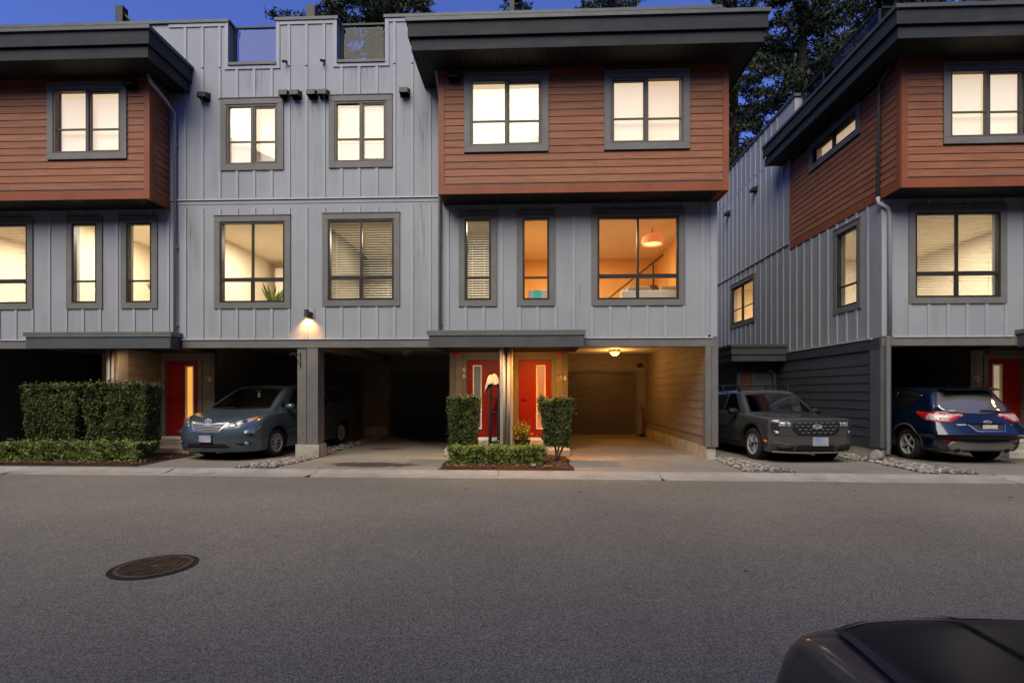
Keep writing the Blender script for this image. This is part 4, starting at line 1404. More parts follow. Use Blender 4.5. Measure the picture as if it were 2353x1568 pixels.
wall("side_wall", M_PANEL, CB, FW, 0.2, 12.2, 27.0, 2.72, 9.0, [op(*csn), op(*csb), (12.9, 14.8, 7.6, 8.25)])
wall("side_wall", M_PANEL, CB, FW, 0.2, 12.0, 12.2, 2.72, 9.0)
mb = MB(); mb.box(7.70, 7.95, 15.85, 27.0, 9.0, 10.18); mb.build("parapet", M_PANEL, CB)
FW.pc("parapet_cap", M_CAP, CB, 15.80, 27.0, -0.3, 0.04, 10.18, 10.26)
sus = [12.05 + bp * k for k in range(1, 36)]
battens(CB, FW, sus, 2.74, 5.93, [csn, csb, (12.0, 16.1, 5.76, 6.2)], d=0.024)
battens(CB, FW, [u for u in sus if u > 16.15], 5.99, 8.95, [], d=0.024)
battens(CB, FW, [u for u in sus if u > 16.65], 8.98, 10.15, [], d=0.024)
FW.pc("flashing", M_FLASH, CB, 16.12, 27.0, 0, 0.045, 5.95, 5.97)
FW.pc("flashing", M_FLASH, CB, 12.3, 16.4, 0, 0.05, 2.705, 2.725)
window(CB, FW, *csn, 'narrow', ['blind_offset'], "narrow side window", M_FRAME)
window(CB, FW, *csb, 'slider', ['blind'], "side window near the back", M_FRAME)
vent(CB, FW, 18.4, 8.38, 0.26, 0.2); vent(CB, FW, 20.9, 8.40, 0.26, 0.2)
# slate lap boards at ground level
wall("lower_side_wall", M_LAPD, CB, FW, 0.2, 12.0, 19.0, 0.27, 2.72)
laps(CB, FW, 12.34, 16.9, 0.49, 2.43, 0.2045, M_LAPD, d=0.02)
FW.pc("belt_board", M_LAPD, CB, 12.0, 16.5, 0, 0.03, 2.46, 2.70)
FW.pc("skirt_board", M_LAPD, CB, 12.34, 16.9, 0, 0.022, 0.275, 0.47)
FW.pc("flashing", M_CAP, CB, 12.34, 16.9, 0, 0.032, 0.474, 0.488)
FW.pc("corner_board", M_TRIMC, CB, 12.001, 12.33, 0, 0.034, 0.275, 2.455) if False else None
M_TRIMC = mat("slate_corner_trim", (0.095, 0.095, 0.10), 0.6, 0.08, 2.5, 0.2, 70)
FW.pc("corner_board", M_TRIMC, CB, 12.001, 12.33, 0, 0.034, 0.275, 2.455)
F12.pc("corner_board", M_TRIMC, CB, 7.668, 7.90, 0, 0.03, 0.275, 2.53)
piece("concrete_footing", M_CONC, CB, 7.72, 7.90, 12.02, 19.0, 0.0, 0.272)
mb = MB(); F12.box(mb, 7.70, 14.2, -0.16, 0.032, 2.53, 2.714); mb.build("beam", M_TRIM, CB, bevel=0.004)
mb = MB(); mb.box(7.9, 14.2, 12.17, 18.5, 2.79, 2.83); mb.build("ceiling_panel", M_CEIL, CB)
mb = MB(); mb.box(7.9, 14.2, 18.4, 18.6, 0.0, 2.79); mb.build("garage_rear_wall", M_LAP, CB)
mb = MB(); mb.box(14.2, 14.4, 12.0, 27, 0.0, 9.0); mb.box(7.7, 14.2, 27.0, 27.2, 0, 9.0); mb.build("outer_wall", M_LAPD, CB)
mb = MB(); mb.box(7.9, 14.2, 12.2, 26.9, 8.8, 8.98); mb.build("roof_deck", M_CAP, CB)
mb = MB(); mb.box(7.9, 14.2, 12.2, 26.9, 5.75, 5.95); mb.box(7.91, 14.2, 12.2, 26.9, 2.84, 2.92); mb.build("floor_slab", M_DARK, CB)
room(CB, 7.905, 12.0, 12.21, 17.2, 2.95, 5.70, M_ROOM, 280, WARM, west=False)
room(CB, 7.905, 11.5, 17.8, 22.0, 2.95, 5.70, M_ROOM, 280, (1.0, 0.70, 0.40), west=False, south=True)
downspout(CB, [(7.60, 11.55, 8.42), (7.60, 11.9, 8.25), (7.60, 11.95, 5.75)], M_TRIMC)
downspout(CB, [(7.60, 11.95, 5.79), (7.60, 11.94, 5.66), (7.80, 11.93, 5.55), (7.84, 11.93, 5.4), (7.84, 11.93, 2.72)], M_PANEL, 0.042)
downspout(CB, [(7.80, 11.92, 2.74), (7.80, 11.92, 0.22), (7.74, 11.84, 0.14)], M_TRIMC, 0.05, "dark lower downspout")
# roof rail of the right house
rl = MB()
for y in (12.35, 13.5, 14.65, 15.7):
    rl.box(7.86, 7.91, y - 0.025, y + 0.025, 9.0, 10.22)
for x in (8.3, 10.0, 12.0): rl.box(x, x + 0.05, 12.33, 12.38, 9.0, 10.22)
rl.box(7.85, 7.92, 12.32, 15.8, 10.22, 10.26); rl.box(7.85, 14.2, 12.32, 12.39, 10.22, 10.26)
rl = rl.build("balustrade", M_BLACK, CB)
for y in (12.39, 13.54, 14.69):
    piece("pane", M_BALU, rl, 7.88, 7.888, y, y + 1.07 if y < 14.6 else 15.66, 9.08, 10.18)

# small entry porch on the side of the right house
PO = CB
mb = MB(); mb.box(6.46, 7.68, 16.95, 20.0, 0.0, 2.5); mb.build("porch_wall", M_LAPD, PO)
FP = Face('S', 16.95)
laps(PO, FP, 7.02, 7.66, 0.3, 2.4, 0.204, M_LAPD, d=0.018)
FP.pc("corner_board", M_TRIMD, PO, 6.90, 7.02, 0, 0.03, 0.0, 2.5)
FP.pc("corner_board", M_TRIMD, PO, 6.44, 6.56, 0, 0.03, 0.0, 2.5)
M_BRN = mat("brown_side_door", (0.10, 0.035, 0.022), 0.5, 0.1, 3, 0.1, 40)
FP.pc("side_door", M_BRN, PO, 6.58, 6.88, 0, 0.012, 0.05, 2.2)
mb = MB()
mb.box(6.05, 7.66, 16.3, 19.5, 2.45, 2.64); mb.build("porch_fascia", M_TRIMD, PO, bevel=0.004)
mb = MB(); mb.box(6.02, 7.66, 16.26, 19.5, 2.65, 2.86); mb.build("porch_fascia", M_TRIMD, PO, bevel=0.004)
mb = MB(); mb.box(5.99, 7.66, 16.22, 19.5, 2.87, 2.95); mb.build("porch_flashing", M_CAP, PO)
downspout(PO, [(6.98, 16.86, 2.44), (7.02, 16.86, 2.36), (7.50, 16.86, 2.14), (7.56, 16.86, 2.0), (7.56, 16.86, 0.1)], M_TRIMD, 0.04)

# ------------------------------------------------------------------ the row across the road (seen only in reflections, and shading the near road)
OPP = thing("townhouse_row", (0, -3.5, 0), "grey townhouse row across the road behind the camera", "townhouse row")
mb = MB(); mb.box(-32, 32, -13, -3.5, 0.0, 10.8); mb.build("wall", M_PANEL, OPP)
mb = MB(); mb.box(-32.4, 32.4, -13.4, -3.0, 10.8, 11.4); mb.build("roof", M_FASC, OPP)
for k in range(-5, 6):
    mb = MB(); mb.box(k * 6.0 - 1.6, k * 6.0 + 1.6, -3.48, -2.9, 5.8, 8.6); mb.build("bay", M_WOOD, OPP)
    piece("garage_door", M_GDOOR, OPP, k * 6.0 - 1.4, k * 6.0 + 1.4, -3.49, -3.44, 0.0, 2.3)
    piece("window", M_FRAME, OPP, k * 6.0 - 0.9, k * 6.0 + 0.9, -3.49, -3.44, 3.4, 5.4)
# ------------------------------------------------------------------ vehicles
def smax(a, b, k):
    h = np.clip(0.5 + 0.5 * (a - b) / k, 0, 1)
    return b * (1 - h) + a * h + k * h * (1 - h)


def smin(a, b, k):
    return -smax(-a, -b, k)


def spl(xs, ys):
    """smooth monotone curve through control points"""
    xs = np.asarray(xs, float); ys = np.asarray(ys, float)
    d = np.diff(ys) / np.diff(xs)
    m = np.concatenate([[d[0]], np.where(d[:-1] * d[1:] > 0, 2 * d[:-1] * d[1:] / (d[:-1] + d[1:] + 1e-12), 0), [d[-1]]])

    def f(x):
        x = np.clip(x, xs[0], xs[-1])
        i = np.clip(np.searchsorted(xs, x) - 1, 0, len(xs) - 2)
        h = xs[i + 1] - xs[i]; t = (x - xs[i]) / h
        return ((2 * t ** 3 - 3 * t ** 2 + 1) * ys[i] + (t ** 3 - 2 * t ** 2 + t) * h * m[i]
                + (-2 * t ** 3 + 3 * t ** 2) * ys[i + 1] + (t ** 3 - t ** 2) * h * m[i + 1])
    return f


def car_field(S):
    L, W = S['L'], S['W']
    xf, xr = spl(*S['xf']), spl(*S['xr'])
    top, zb = spl(*S['top']), S['zb']
    ws, wx = spl(*S['ws']), spl(*S['wx'])
    zr = spl(*S['roof'])
    (wx0, wz0), (wx1, wz1) = S['wind']
    (rx0, rz0), (rx1, rz1) = S['rear']

    def f(p):
        x, y, z = p[:, 0], np.abs(p[:, 1]), p[:, 2]
        w = W * ws(z) * wx(x)
        q = y / W
        side = y - w
        front = (xf(z) + S['pf'][0] * q ** S['pf'][1]) - x
        rear = x - (L - xr(z) - S['pr'][0] * q ** S['pr'][1])
        tp = z - (top(x) - S['crown'] * q ** 2.5)
        bt = zb - z
        lo = smax(side, tp, S['ks'])
        lo = smax(lo, smax(front, rear, 0.02), S['kf'])
        lo = smax(lo, bt, 0.06)
        # greenhouse
        t = (z - wz0) / (wz1 - wz0)
        wl = wx0 + (wx1 - wx0) * t + 0.16 * q ** 2
        nw = math.hypot(wz1 - wz0, wx1 - wx0)
        gf = (wl - x) * (wz1 - wz0) / nw
        t2 = (z - rz0) / (rz1 - rz0)
        rl = rx0 + (rx1 - rx0) * t2 - S.get('rc', 0.10) * q ** 2
        nr = math.hypot(rz1 - rz0, rx1 - rx0)
        gr = (x - rl) * abs(rz1 - rz0) / nr
        hb, ht = S['gw']
        zz = (z - wz0) / (S['zmax'] - wz0)
        gs = y - (hb + (ht - hb) * np.clip(zz, -0.5, 1.2) - 0.05 * np.clip(zz, 0, 1.2) ** 3) * (1 - 0.06 * np.clip((wx1 + 0.2 - x) / 1.2, 0, 1) ** 2)
        gt = z - (zr(x) - 0.06 * q ** 2)
        g = smax(gs, gt, 0.10)
        g = smax(g, gf, 0.06)
        g = smax(g, gr, 0.07)
        g = smax(g, 0.6 - z, 0.02)
        return smin(lo, g, S.get('kg', 0.035))
    return f


def car_shell(S, nx=120, ny=46, nz=40):
    L, W, H = S['L'], S['W'], S['zmax']
    f = car_field(S)
    B0 = np.array([-0.12, -W - 0.1, 0.02]); B1 = np.array([L + 0.12, W + 0.1, H + 0.12])
    gx = np.linspace(0, 1, nx + 1); gy = np.linspace(0, 1, ny + 1); gz = np.linspace(0, 1, nz + 1)
    pts, faces = [], []
    n = 0

    def grid(a, b, mk):
        nonlocal n
        A, Bq = np.meshgrid(a, b, indexing='ij')
        P = mk(A.ravel(), Bq.ravel())
        pts.append(P)
        na, nb = len(a), len(b)
        I = np.arange(na * nb).reshape(na, nb) + n
        q = np.stack([I[:-1, :-1], I[1:, :-1], I[1:, 1:], I[:-1, 1:]], -1).reshape(-1, 4)
        faces.append(q); n += na * nb
    for s in (0.0, 1.0):
        grid(gx, gy, lambda a, b: np.stack([a, b, np.full_like(a, s)], 1))
        grid(gx, gz, lambda a, b: np.stack([a, np.full_like(a, s), b], 1))
        grid(gy, gz, lambda a, b: np.stack([np.full_like(a, s), a, b], 1))
    P = np.concatenate(pts) * (B1 - B0) + B0
    s0, s1 = S.get('seg', (0.55, L - 0.55))
    O = np.stack([np.clip(P[:, 0], s0, s1), np.clip(P[:, 1], -0.35, 0.35), np.clip(P[:, 2], 0.5, 0.78)], 1)
    D = P - O
    lo = np.zeros(len(P)); hi = np.ones(len(P)) * 1.5; found = np.zeros(len(P), bool)
    for t in np.linspace(0.02, 1.5, 80):
        v = f(O + D * t) > 0
        new = v & ~found
        hi[new] = t; found |= v
        lo[~found] = t
    for _ in range(16):
        m = (lo + hi) / 2
        v = f(O + D * m[:, None]) > 0
        hi = np.where(v, m, hi); lo = np.where(v, lo, m)
    V = O + D * lo[:, None]
    bm = bmesh.new()
    vs = [bm.verts.new(p) for p in V]
    for q in np.concatenate(faces):
        try: bm.faces.new([vs[i] for i in q])
        except ValueError: pass
    bmesh.ops.remove_doubles(bm, verts=bm.verts, dist=0.0012)
    bmesh.ops.dissolve_degenerate(bm, edges=bm.edges, dist=0.0008)
    bmesh.ops.recalc_face_normals(bm, faces=bm.faces)
    return bm


class Car:
    def __init__(self, name, S, loc, rz, label, cat, paint, arch=True, pname="body"):
        self.S = S
        self.t = local_thing(name, loc, label, cat, None, rz)
        bm = car_shell(S)
        self.bvh = BVHTree.FromBMesh(bm)
        me = bpy.data.meshes.new(pname)
        bm.to_mesh(me); bm.free()
        me.materials.append(paint); me.materials.append(M_CARBLK)
        self.body = bpy.data.objects.new(pname, me)
        SC.collection.objects.link(self.body)
        self.body.parent = self.t
        ORG[self.body.name] = Vector((0, 0, 0))
        if arch:
            cut = MB()
            for (wx_, sgn) in [(x, s) for x in S['axles'] for s in (-1, 1)]:
                n0 = len(cut.v); seg = 48; r = S['arch']
                for yy in (sgn * 0.62, sgn * 1.25):
                    for k in range(seg):
                        a = 2 * math.pi * k / seg
                        cut.v.append((wx_ + r * math.cos(a), yy, S['wr'] + 0.015 + r * math.sin(a)))
                cut.f.append(tuple(n0 + k for k in range(seg))); cut.f.append(tuple(n0 + seg + k for k in range(seg))[::-1])
                for k in range(seg):
                    k2 = (k + 1) % seg
                    cut.f.append((n0 + k, n0 + k2, n0 + seg + k2, n0 + seg + k))
            cm = bpy.data.meshes.new("cut"); cm.from_pydata(cut.v, [], cut.f)
            b2 = bmesh.new(); b2.from_mesh(cm); bmesh.ops.recalc_face_normals(b2, faces=b2.faces); b2.to_mesh(cm); b2.free()
            co = bpy.data.objects.new("cut", cm); SC.collection.objects.link(co)
            co.parent = self.t
            md = self.body.modifiers.new("b", 'BOOLEAN'); md.object = co; md.operation = 'DIFFERENCE'; md.solver = 'EXACT'
            bpy.context.view_layer.update()
            dg = bpy.context.evaluated_depsgraph_get()
            m2 = bpy.data.meshes.new_from_object(self.body.evaluated_get(dg), preserve_all_data_layers=True, depsgraph=dg)
            self.body.modifiers.clear(); self.body.data = m2; m2.name = pname
            bpy.data.objects.remove(co)
        bm = bmesh.new(); bm.from_mesh(self.body.data)
        r = S['arch']
        for fc in bm.faces:
            c = fc.calc_center_median()
            if arch and abs(c.y) > 0.60:
                for wx_ in S['axles']:
                    d = math.hypot(c.x - wx_, c.z - S['wr'] - 0.015)
                    if d < r + 0.003 and (abs(fc.normal.y) < 0.3 or abs(c.y) < 0.64): fc.material_index = 1
            if c.z < S['zb'] + 0.01: fc.material_index = 1
            fc.smooth = True
        for e in bm.edges:
            if len(e.link_faces) == 2 and e.calc_face_angle(0) > 0.7: e.smooth = False
        bm.to_mesh(self.body.data); bm.free()

    def basis(self, view):
        if view == 'F': return Vector((1, 0, 0)), Vector((0, -1, 0)), Vector((-2, 0, 0))
        if view == 'B': return Vector((-1, 0, 0)), Vector((0, 1, 0)), Vector((self.S['L'] + 2, 0, 0))
        if view == 'R': return Vector((0, 1, 0)), Vector((1, 0, 0)), Vector((0, -3, 0))      # the -y flank
        if view == 'L': return Vector((0, -1, 0)), Vector((1, 0, 0)), Vector((0, 3, 0))      # the +y flank
        if view == 'T': return Vector((0, 0, -1)), Vector((1, 0, 0)), Vector((0, 0, 3))

    def cast(self, view, a, b):
        d, u, O = self.basis(view)
        o = O + u * a + (Vector((0, 1, 0)) * b if view == 'T' else Vector((0, 0, 1)) * b)
        h = self.bvh.ray_cast(o, d)
        return h[0], h[1]

    def decal(self, name, view, poly, m, off=0.004, parent=None, rim=0.008, res=0.05, hole=None, mesh=False):
        """a panel that follows the body: outline given in the view's own (across, up) metres"""
        pts = [Vector((p[0], p[1])) for p in self._dens(poly, res)]
        edges = [(i, (i + 1) % len(pts)) for i in range(len(pts))]
        nb = len(pts)
        hb = []
        if hole:
            hb = [Vector((p[0], p[1])) for p in self._dens(hole, res)]
            edges += [(nb + i, nb + (i + 1) % len(hb)) for i in range(len(hb))]
        xs = [p.x for p in pts]; ys = [p.y for p in pts]
        ip = []
        gx = np.arange(min(xs) + res * 0.6, max(xs), res); gy = np.arange(min(ys) + res * 0.6, max(ys), res)
        for x in gx:
            for y in gy:
                if inpoly((x, y), poly, res * 0.3) and not (hole and inpoly((x, y), hole, -res * 0.3)):
                    ip.append(Vector((x, y)))
        allp = pts + hb + ip
        vs, es, fs, *_ = delaunay_2d_cdt(allp, edges, [], 1 if not hole else 2, 1e-5)
        V, N_, ok = [], [], []
        for v in vs:
            h, n = self.cast(view, v.x, v.y)
            if h is None: V.append(None); N_.append(None)
            else: V.append(h); N_.append(n)
        b = MB(); mp = {}
        for i, h in enumerate(V):
            if h is None: continue
            mp[i] = len(b.v); b.v.append(tuple(h + N_[i] * off))
        cnt = {}
        for f_ in fs:
            if any(i not in mp for i in f_): continue
            c = sum((vs[i] for i in f_), Vector((0, 0))) / len(f_)
            if hole and inpoly((c.x, c.y), hole, 0): continue
            if not inpoly((c.x, c.y), poly, 0): continue
            b.f.append(tuple(mp[i] for i in f_)); b.mi.append(0)
            for i in range(len(f_)):
                e = (f_[i], f_[(i + 1) % len(f_)])
                cnt[tuple(sorted(e))] = cnt.get(tuple(sorted(e)), 0) + 1
        if rim:
            low = {}
            for (i, j), k in cnt.items():
                if k != 1: continue
                for q in (i, j):
                    if q not in low:
                        low[q] = len(b.v); b.v.append(tuple(V[q] + N_[q] * (off - rim)))
                b.f.append((mp[i], mp[j], low[j], low[i])); b.mi.append(0)
        return b.build(name, m, parent or self.body, smooth=True if not rim else True)

    def _dens(self, poly, res):
        out = []
        n = len(poly)
        for i in range(n):
            a, c = poly[i], poly[(i + 1) % n]
            k = max(1, int(math.hypot(c[0] - a[0], c[1] - a[1]) / res))
            for q in range(k):
                out.append((a[0] + (c[0] - a[0]) * q / k, a[1] + (c[1] - a[1]) * q / k))
        return out

    def line(self, name, view, pts, w, m, off=0.003, parent=None):
        """narrow strip along a path on the body"""
        L_, R_ = [], []
        P = []
        for i in range(len(pts) - 1):
            a, c = pts[i], pts[i + 1]
            k = max(1, int(math.hypot(c[0] - a[0], c[1] - a[1]) / 0.06))
            for q in range(k): P.append((a[0] + (c[0] - a[0]) * q / k, a[1] + (c[1] - a[1]) * q / k))
        P.append(pts[-1])
        b = MB(); prev = None
        for i, p in enumerate(P):
            a, c = P[max(0, i - 1)], P[min(len(P) - 1, i + 1)]
            dx, dy = c[0] - a[0], c[1] - a[1]; l = math.hypot(dx, dy) or 1
            nx, ny = -dy / l * w / 2, dx / l * w / 2
            h1, n1 = self.cast(view, p[0] + nx, p[1] + ny); h2, n2 = self.cast(view, p[0] - nx, p[1] - ny)
            if h1 is None or h2 is None: prev = None; continue
            i0 = len(b.v); b.v += [tuple(h1 + n1 * off), tuple(h2 + n2 * off)]
            if prev is not None: b.f.append((prev, prev + 1, i0 + 1, i0)); b.mi.append(0)
            prev = i0
        if b.f: return b.build(name, m, parent or self.body, smooth=True)

    def open_window(self, view, poly, glass, name, border=0.035, res=0.06, side=None):
        d, u, O = self.basis(view)
        bm = bmesh.new(); bm.from_mesh(self.body.data)
        kill = []
        for fc in bm.faces:
            c = fc.calc_center_median()
            if fc.normal.dot(d) > -0.05: continue
            a = c.dot(u) if view != 'T' else c.x
            bb = c.z if view != 'T' else c.y
            if inpoly((a, bb), poly, border * 0.8): kill.append(fc)
        bmesh.ops.delete(bm, geom=kill, context='FACES')
        bm.to_mesh(self.body.data); bm.free()
        inner = shrink(poly, border)
        self.decal(name + "_surround", view, poly, M_CARBLK, 0.003, hole=inner, rim=0.006, res=res)
        return self.decal(name, view, shrink(poly, border * 0.6), glass, 0.0015, rim=0.0, res=res)

    def wheel(self, x, sgn, W_, rim_fn, m_rim, width=0.225):
        S = self.S; r = S['wr']
        y = sgn * W_
        b = MB()
        w = width
        prof = [(r * 0.64, 0), (r * 0.70, 0.012), (r * 0.93, 0.012), (r * 0.985, -0.02), (r, -0.05), (r, -w + 0.05), (r * 0.98, -w + 0.02), (r * 0.64, -w)]
        b.lathe((x, y, r), [(q[0], sgn * q[1]) for q in prof], 48, 'y')
        wh = b.build("wheel", M_TYRE, self.t, smooth=True)
        g = MB()
        for k in range(3):
            rr_ = r * (0.999); yy = y - sgn * (0.07 + k * 0.045)
            g.lathe((x, yy, r), [(rr_ + 0.001, 0), (rr_ + 0.001, 0.008)], 48, 'y')
        g.build("tread_groove", M_CARBLK, wh)
        rb = MB()
        rim_fn(rb, x, y, r * 0.645, sgn, r)
        rb.build("rim", [m_rim, M_CARBLK], wh, smooth=False)
        return wh


def inpoly(p, poly, margin=0.0):
    x, y = p[0], p[1]; ins = False; n = len(poly); md = 1e9
    for i in range(n):
        x1, y1 = poly[i][0], poly[i][1]; x2, y2 = poly[(i + 1) % n][0], poly[(i + 1) % n][1]
        if (y1 > y) != (y2 > y) and x < (x2 - x1) * (y - y1) / (y2 - y1) + x1: ins = not ins
        if margin:
            dx, dy = x2 - x1, y2 - y1; t = max(0, min(1, ((x - x1) * dx + (y - y1) * dy) / (dx * dx + dy * dy + 1e-12)))
            md = min(md, math.hypot(x - x1 - t * dx, y - y1 - t * dy))
    if margin > 0: return ins and md > margin
    if margin < 0: return ins or md < -margin
    return ins


def shrink(poly, d):
    n = len(poly)
    A = sum(poly[i][0] * poly[(i + 1) % n][1] - poly[(i + 1) % n][0] * poly[i][1] for i in range(n))
    s = 1 if A > 0 else -1
    out = []
    for i in range(n):
        p0, p1, p2 = Vector(poly[i - 1]), Vector(poly[i]), Vector(poly[(i + 1) % n])
        e1 = (p1 - p0).normalized(); e2 = (p2 - p1).normalized()
        n1 = Vector((-e1.y, e1.x)) * s; n2 = Vector((-e2.y, e2.x)) * s
        k = (n1 + n2); k = k / max(0.35, k.length_squared / 2)
        out.append((p1.x + k.x * d, p1.y + k.y * d))
    return out


def mirror_poly(poly):
    return [(-a, b) for a, b in poly][::-1]


def paint(name, col, flake=0.3, rough=0.30, metal=0.45, cr=0.05):
    m = mat(name, col, rough, 0.03, 2, 0.0, metal=metal, coat=1.0, coatr=cr)
    return m


M_CARBLK = mat("black_car_plastic", (0.016, 0.016, 0.017), 0.5, 0.1, 8, 0.0)
M_CLAD = mat("grey_bumper_plastic", (0.055, 0.053, 0.050), 0.55, 0.1, 8, 0.1, 80)
M_TYRE = mat("tyre_rubber", (0.026, 0.025, 0.024), 0.8, 0.15, 8, 0.2, 60)
M_ALLOY = mat("bright_alloy", (0.56, 0.54, 0.52), 0.38, 0.05, 5, 0.0, metal=0.35)
M_ALLOYD = mat("machined_alloy", (0.58, 0.58, 0.58), 0.35, 0.05, 5, 0.0, metal=0.4)
M_SILV = mat("bright_silver_emblem", (0.80, 0.80, 0.80), 0.35, 0.02, 5, 0.0, metal=0.2)
M_SATIN = mat("satin_grille_bar", (0.36, 0.35, 0.34), 0.45, 0.05, 5, 0.0, metal=0.3)
M_CHROME = mat("chrome_trim", (0.70, 0.70, 0.71), 0.32, 0.02, 5, 0.0, metal=1.0)
M_CGLASS = glass_mat("car_glass", (0.50, 0.58, 0.54), 0.01, 0.07)
M_CGLASSD = mat("dark_privacy_glass", (0.010, 0.011, 0.012), 0.04, 0.02, 2, 0.0, coat=1.0, spec=0.9)
M_LENS = mat("headlight_lens", (0.50, 0.50, 0.50), 0.38, 0.3, 16, 0.0, metal=0.4, coat=1.0, col2=(0.10, 0.10, 0.11))
M_LENSD = mat("dark_headlight_lens", (0.06, 0.06, 0.065), 0.1, 0.3, 16, 0.0, metal=0.5, coat=1.0)
M_AMBR = mat("amber_lens", (0.62, 0.16, 0.02), 0.2, 0.05, 4, 0.0, coat=1.0)
M_REDL = mat("red_lens", (0.48, 0.012, 0.014), 0.15, 0.1, 12, 0.0, coat=1.0)
M_CLRL = mat("clear_rear_lens", (0.55, 0.42, 0.40), 0.2, 0.2, 18, 0.0, coat=1.0)
M_PLATE = mat("blurred_plate_print", (0.50, 0.36, 0.44), 0.4, 0.1, 5, 0.0, col2=(0.13, 0.26, 0.44))
M_PLATEW = mat("blurred_white_plate", (0.55, 0.50, 0.45), 0.4, 0.1, 5, 0.0)
M_SEAT = mat("grey_seat_cloth", (0.24, 0.23, 0.21), 0.9, 0.1, 5, 0.0)
M_DASH = mat("teal_grey_dash", (0.05, 0.075, 0.07), 0.7, 0.1, 5, 0.0)


def rim_multi(n, pair=False, wsp=0.10, dark=False, twist=0.0):
    def fn(b, x, y, R_, sgn, r):
        def pt(a, rad, o): return (x + rad * math.cos(a), y + sgn * o, r + rad * math.sin(a))
        # barrel and outer lip
        b.lathe((x, y, r), [(R_, 0.0), (R_ * 0.985, 0.006 * sgn), (R_ * 0.93, 0.0), (R_ * 0.92, -0.05 * sgn), (R_ * 0.86, -0.14 * sgn)], 48, 'y', 0)
        b.lathe((x, y, r), [(0.0, -0.09 * sgn), (R_ * 0.9, -0.09 * sgn)], 32, 'y', 1)
        b.lathe((x, y, r), [(0.0, 0.004 * sgn), (R_ * 0.15, 0.004 * sgn), (R_ * 0.20, -0.03 * sgn)], 20, 'y', 0 if not dark else 1)
        for k in range(n):
            a0 = 2 * math.pi * (k + 0.5) / n + 0.3
            arms = (a0,) if not pair else (a0 - 0.17, a0 + 0.17)
            for a in arms:
                w0 = wsp * 0.75 if not pair else wsp * 0.5
                w1 = wsp if not pair else wsp * 0.55
                a_in = a if not pair else a0 + (a - a0) * 0.35
                p = [pt(a_in - w0 * 1.8, R_ * 0.16, -0.004), pt(a_in + w0 * 1.8, R_ * 0.16, -0.004), pt(a + w1 * 0.9 + twist, R_ * 0.95, -0.006), pt(a - w1 * 0.9 + twist, R_ * 0.95, -0.006)]
                q = [(v[0], v[1] - sgn * 0.035, v[2]) for v in p]
                i0 = len(b.v); b.v += p + q
                for fc in ((0, 1, 2, 3), (0, 3, 7, 4), (1, 5, 6, 2), (4, 7, 6, 5)):
                    b.f.append(tuple(i0 + t for t in fc)); b.mi.append(0)
        for k in range(5):
            a = 2 * math.pi * k / 5
            b.lathe((x + R_ * 0.13 * math.cos(a) * 1.2, y, r + R_ * 0.13 * math.sin(a) * 1.2), [(0, 0.006 * sgn), (0.012, 0.006 * sgn)], 8, 'y', 1)
    return fn


def ell(cx, cz, rx, rz_, n=20):
    return [(cx + rx * math.cos(2 * math.pi * k / n), cz + rz_ * math.sin(2 * math.pi * k / n)) for k in range(n)]


def ring_on(car, name, view, cx, cz, rx, rz_, w, m, off, rot=0.0, parent=None, n=28):
    b = MB()
    c0, nn = car.cast(view, cx, cz)
    d, u, O = car.basis(view)
    for k in range(n + 1):
        a = 2 * math.pi * k / n
        for s in (-1, 1):
            p = c0 - d * off + u * ((rx + s * w / 2) * math.cos(a)) + Vector((0, 0, 1)) * ((rz_ + s * w / 2) * math.sin(a))
            b.v.append(tuple(p))
        for s in (-1, 1):
            p = c0 - d * (off - 0.01) + u * ((rx + s * w / 2) * math.cos(a)) + Vector((0, 0, 1)) * ((rz_ + s * w / 2) * math.sin(a))
            b.v.append(tuple(p))
        if k:
            i = 4 * (k - 1); j = 4 * k
            for q in ((i, i + 1, j + 1, j), (i, j, j + 2, i + 2), (i + 1, i + 3, j + 3, j + 1)):
                b.f.append(q); b.mi.append(0)
    return b.build(name, m, parent or car.body)


def plate(car, view, cx, cz, w, h, m, frame=M_CARBLK, off=0.02, name="number_plate"):
    c0, nn = car.cast(view, cx, cz)
    d, u, O = car.basis(view)
    def bx(w_, h_, o0, o1, mm, nm, parent):
        b = MB(); pts = []
        for o in (o0, o1):
            for sx, sz in ((-1, -1), (1, -1), (1, 1), (-1, 1)):
                pts.append(tuple(c0 - d * o + u * (sx * w_ / 2) + Vector((0, 0, 1)) * (sz * h_ / 2)))
        b.v = pts
        for q in ((0, 1, 2, 3), (4, 5, 6, 7), (0, 1, 5, 4), (1, 2, 6, 5), (2, 3, 7, 6), (3, 0, 4, 7)): b.f.append(q); b.mi.append(0)
        return b.build(nm, mm, parent)
    f = bx(w + 0.03, h + 0.03, -0.02, off, frame, "plate_frame", car.body)
    return bx(w, h, off - 0.002, off + 0.004, m, name, car.body)


def text_on(car, view, s, cx, cz, size, m, off, sx=1.0, name="badge_lettering"):
    c0, nn = car.cast(view, cx, cz)
    d, u, O = car.basis(view)
    p = c0 - d * off
    ang = math.atan2(u.y, u.x)
    return text_mesh(name, s, m, car.body, tuple(p), size, (R(90), 0, ang), 0.002, font_scale_x=sx)


def flank_view(sgn):
    return 'L' if sgn > 0 else 'R'


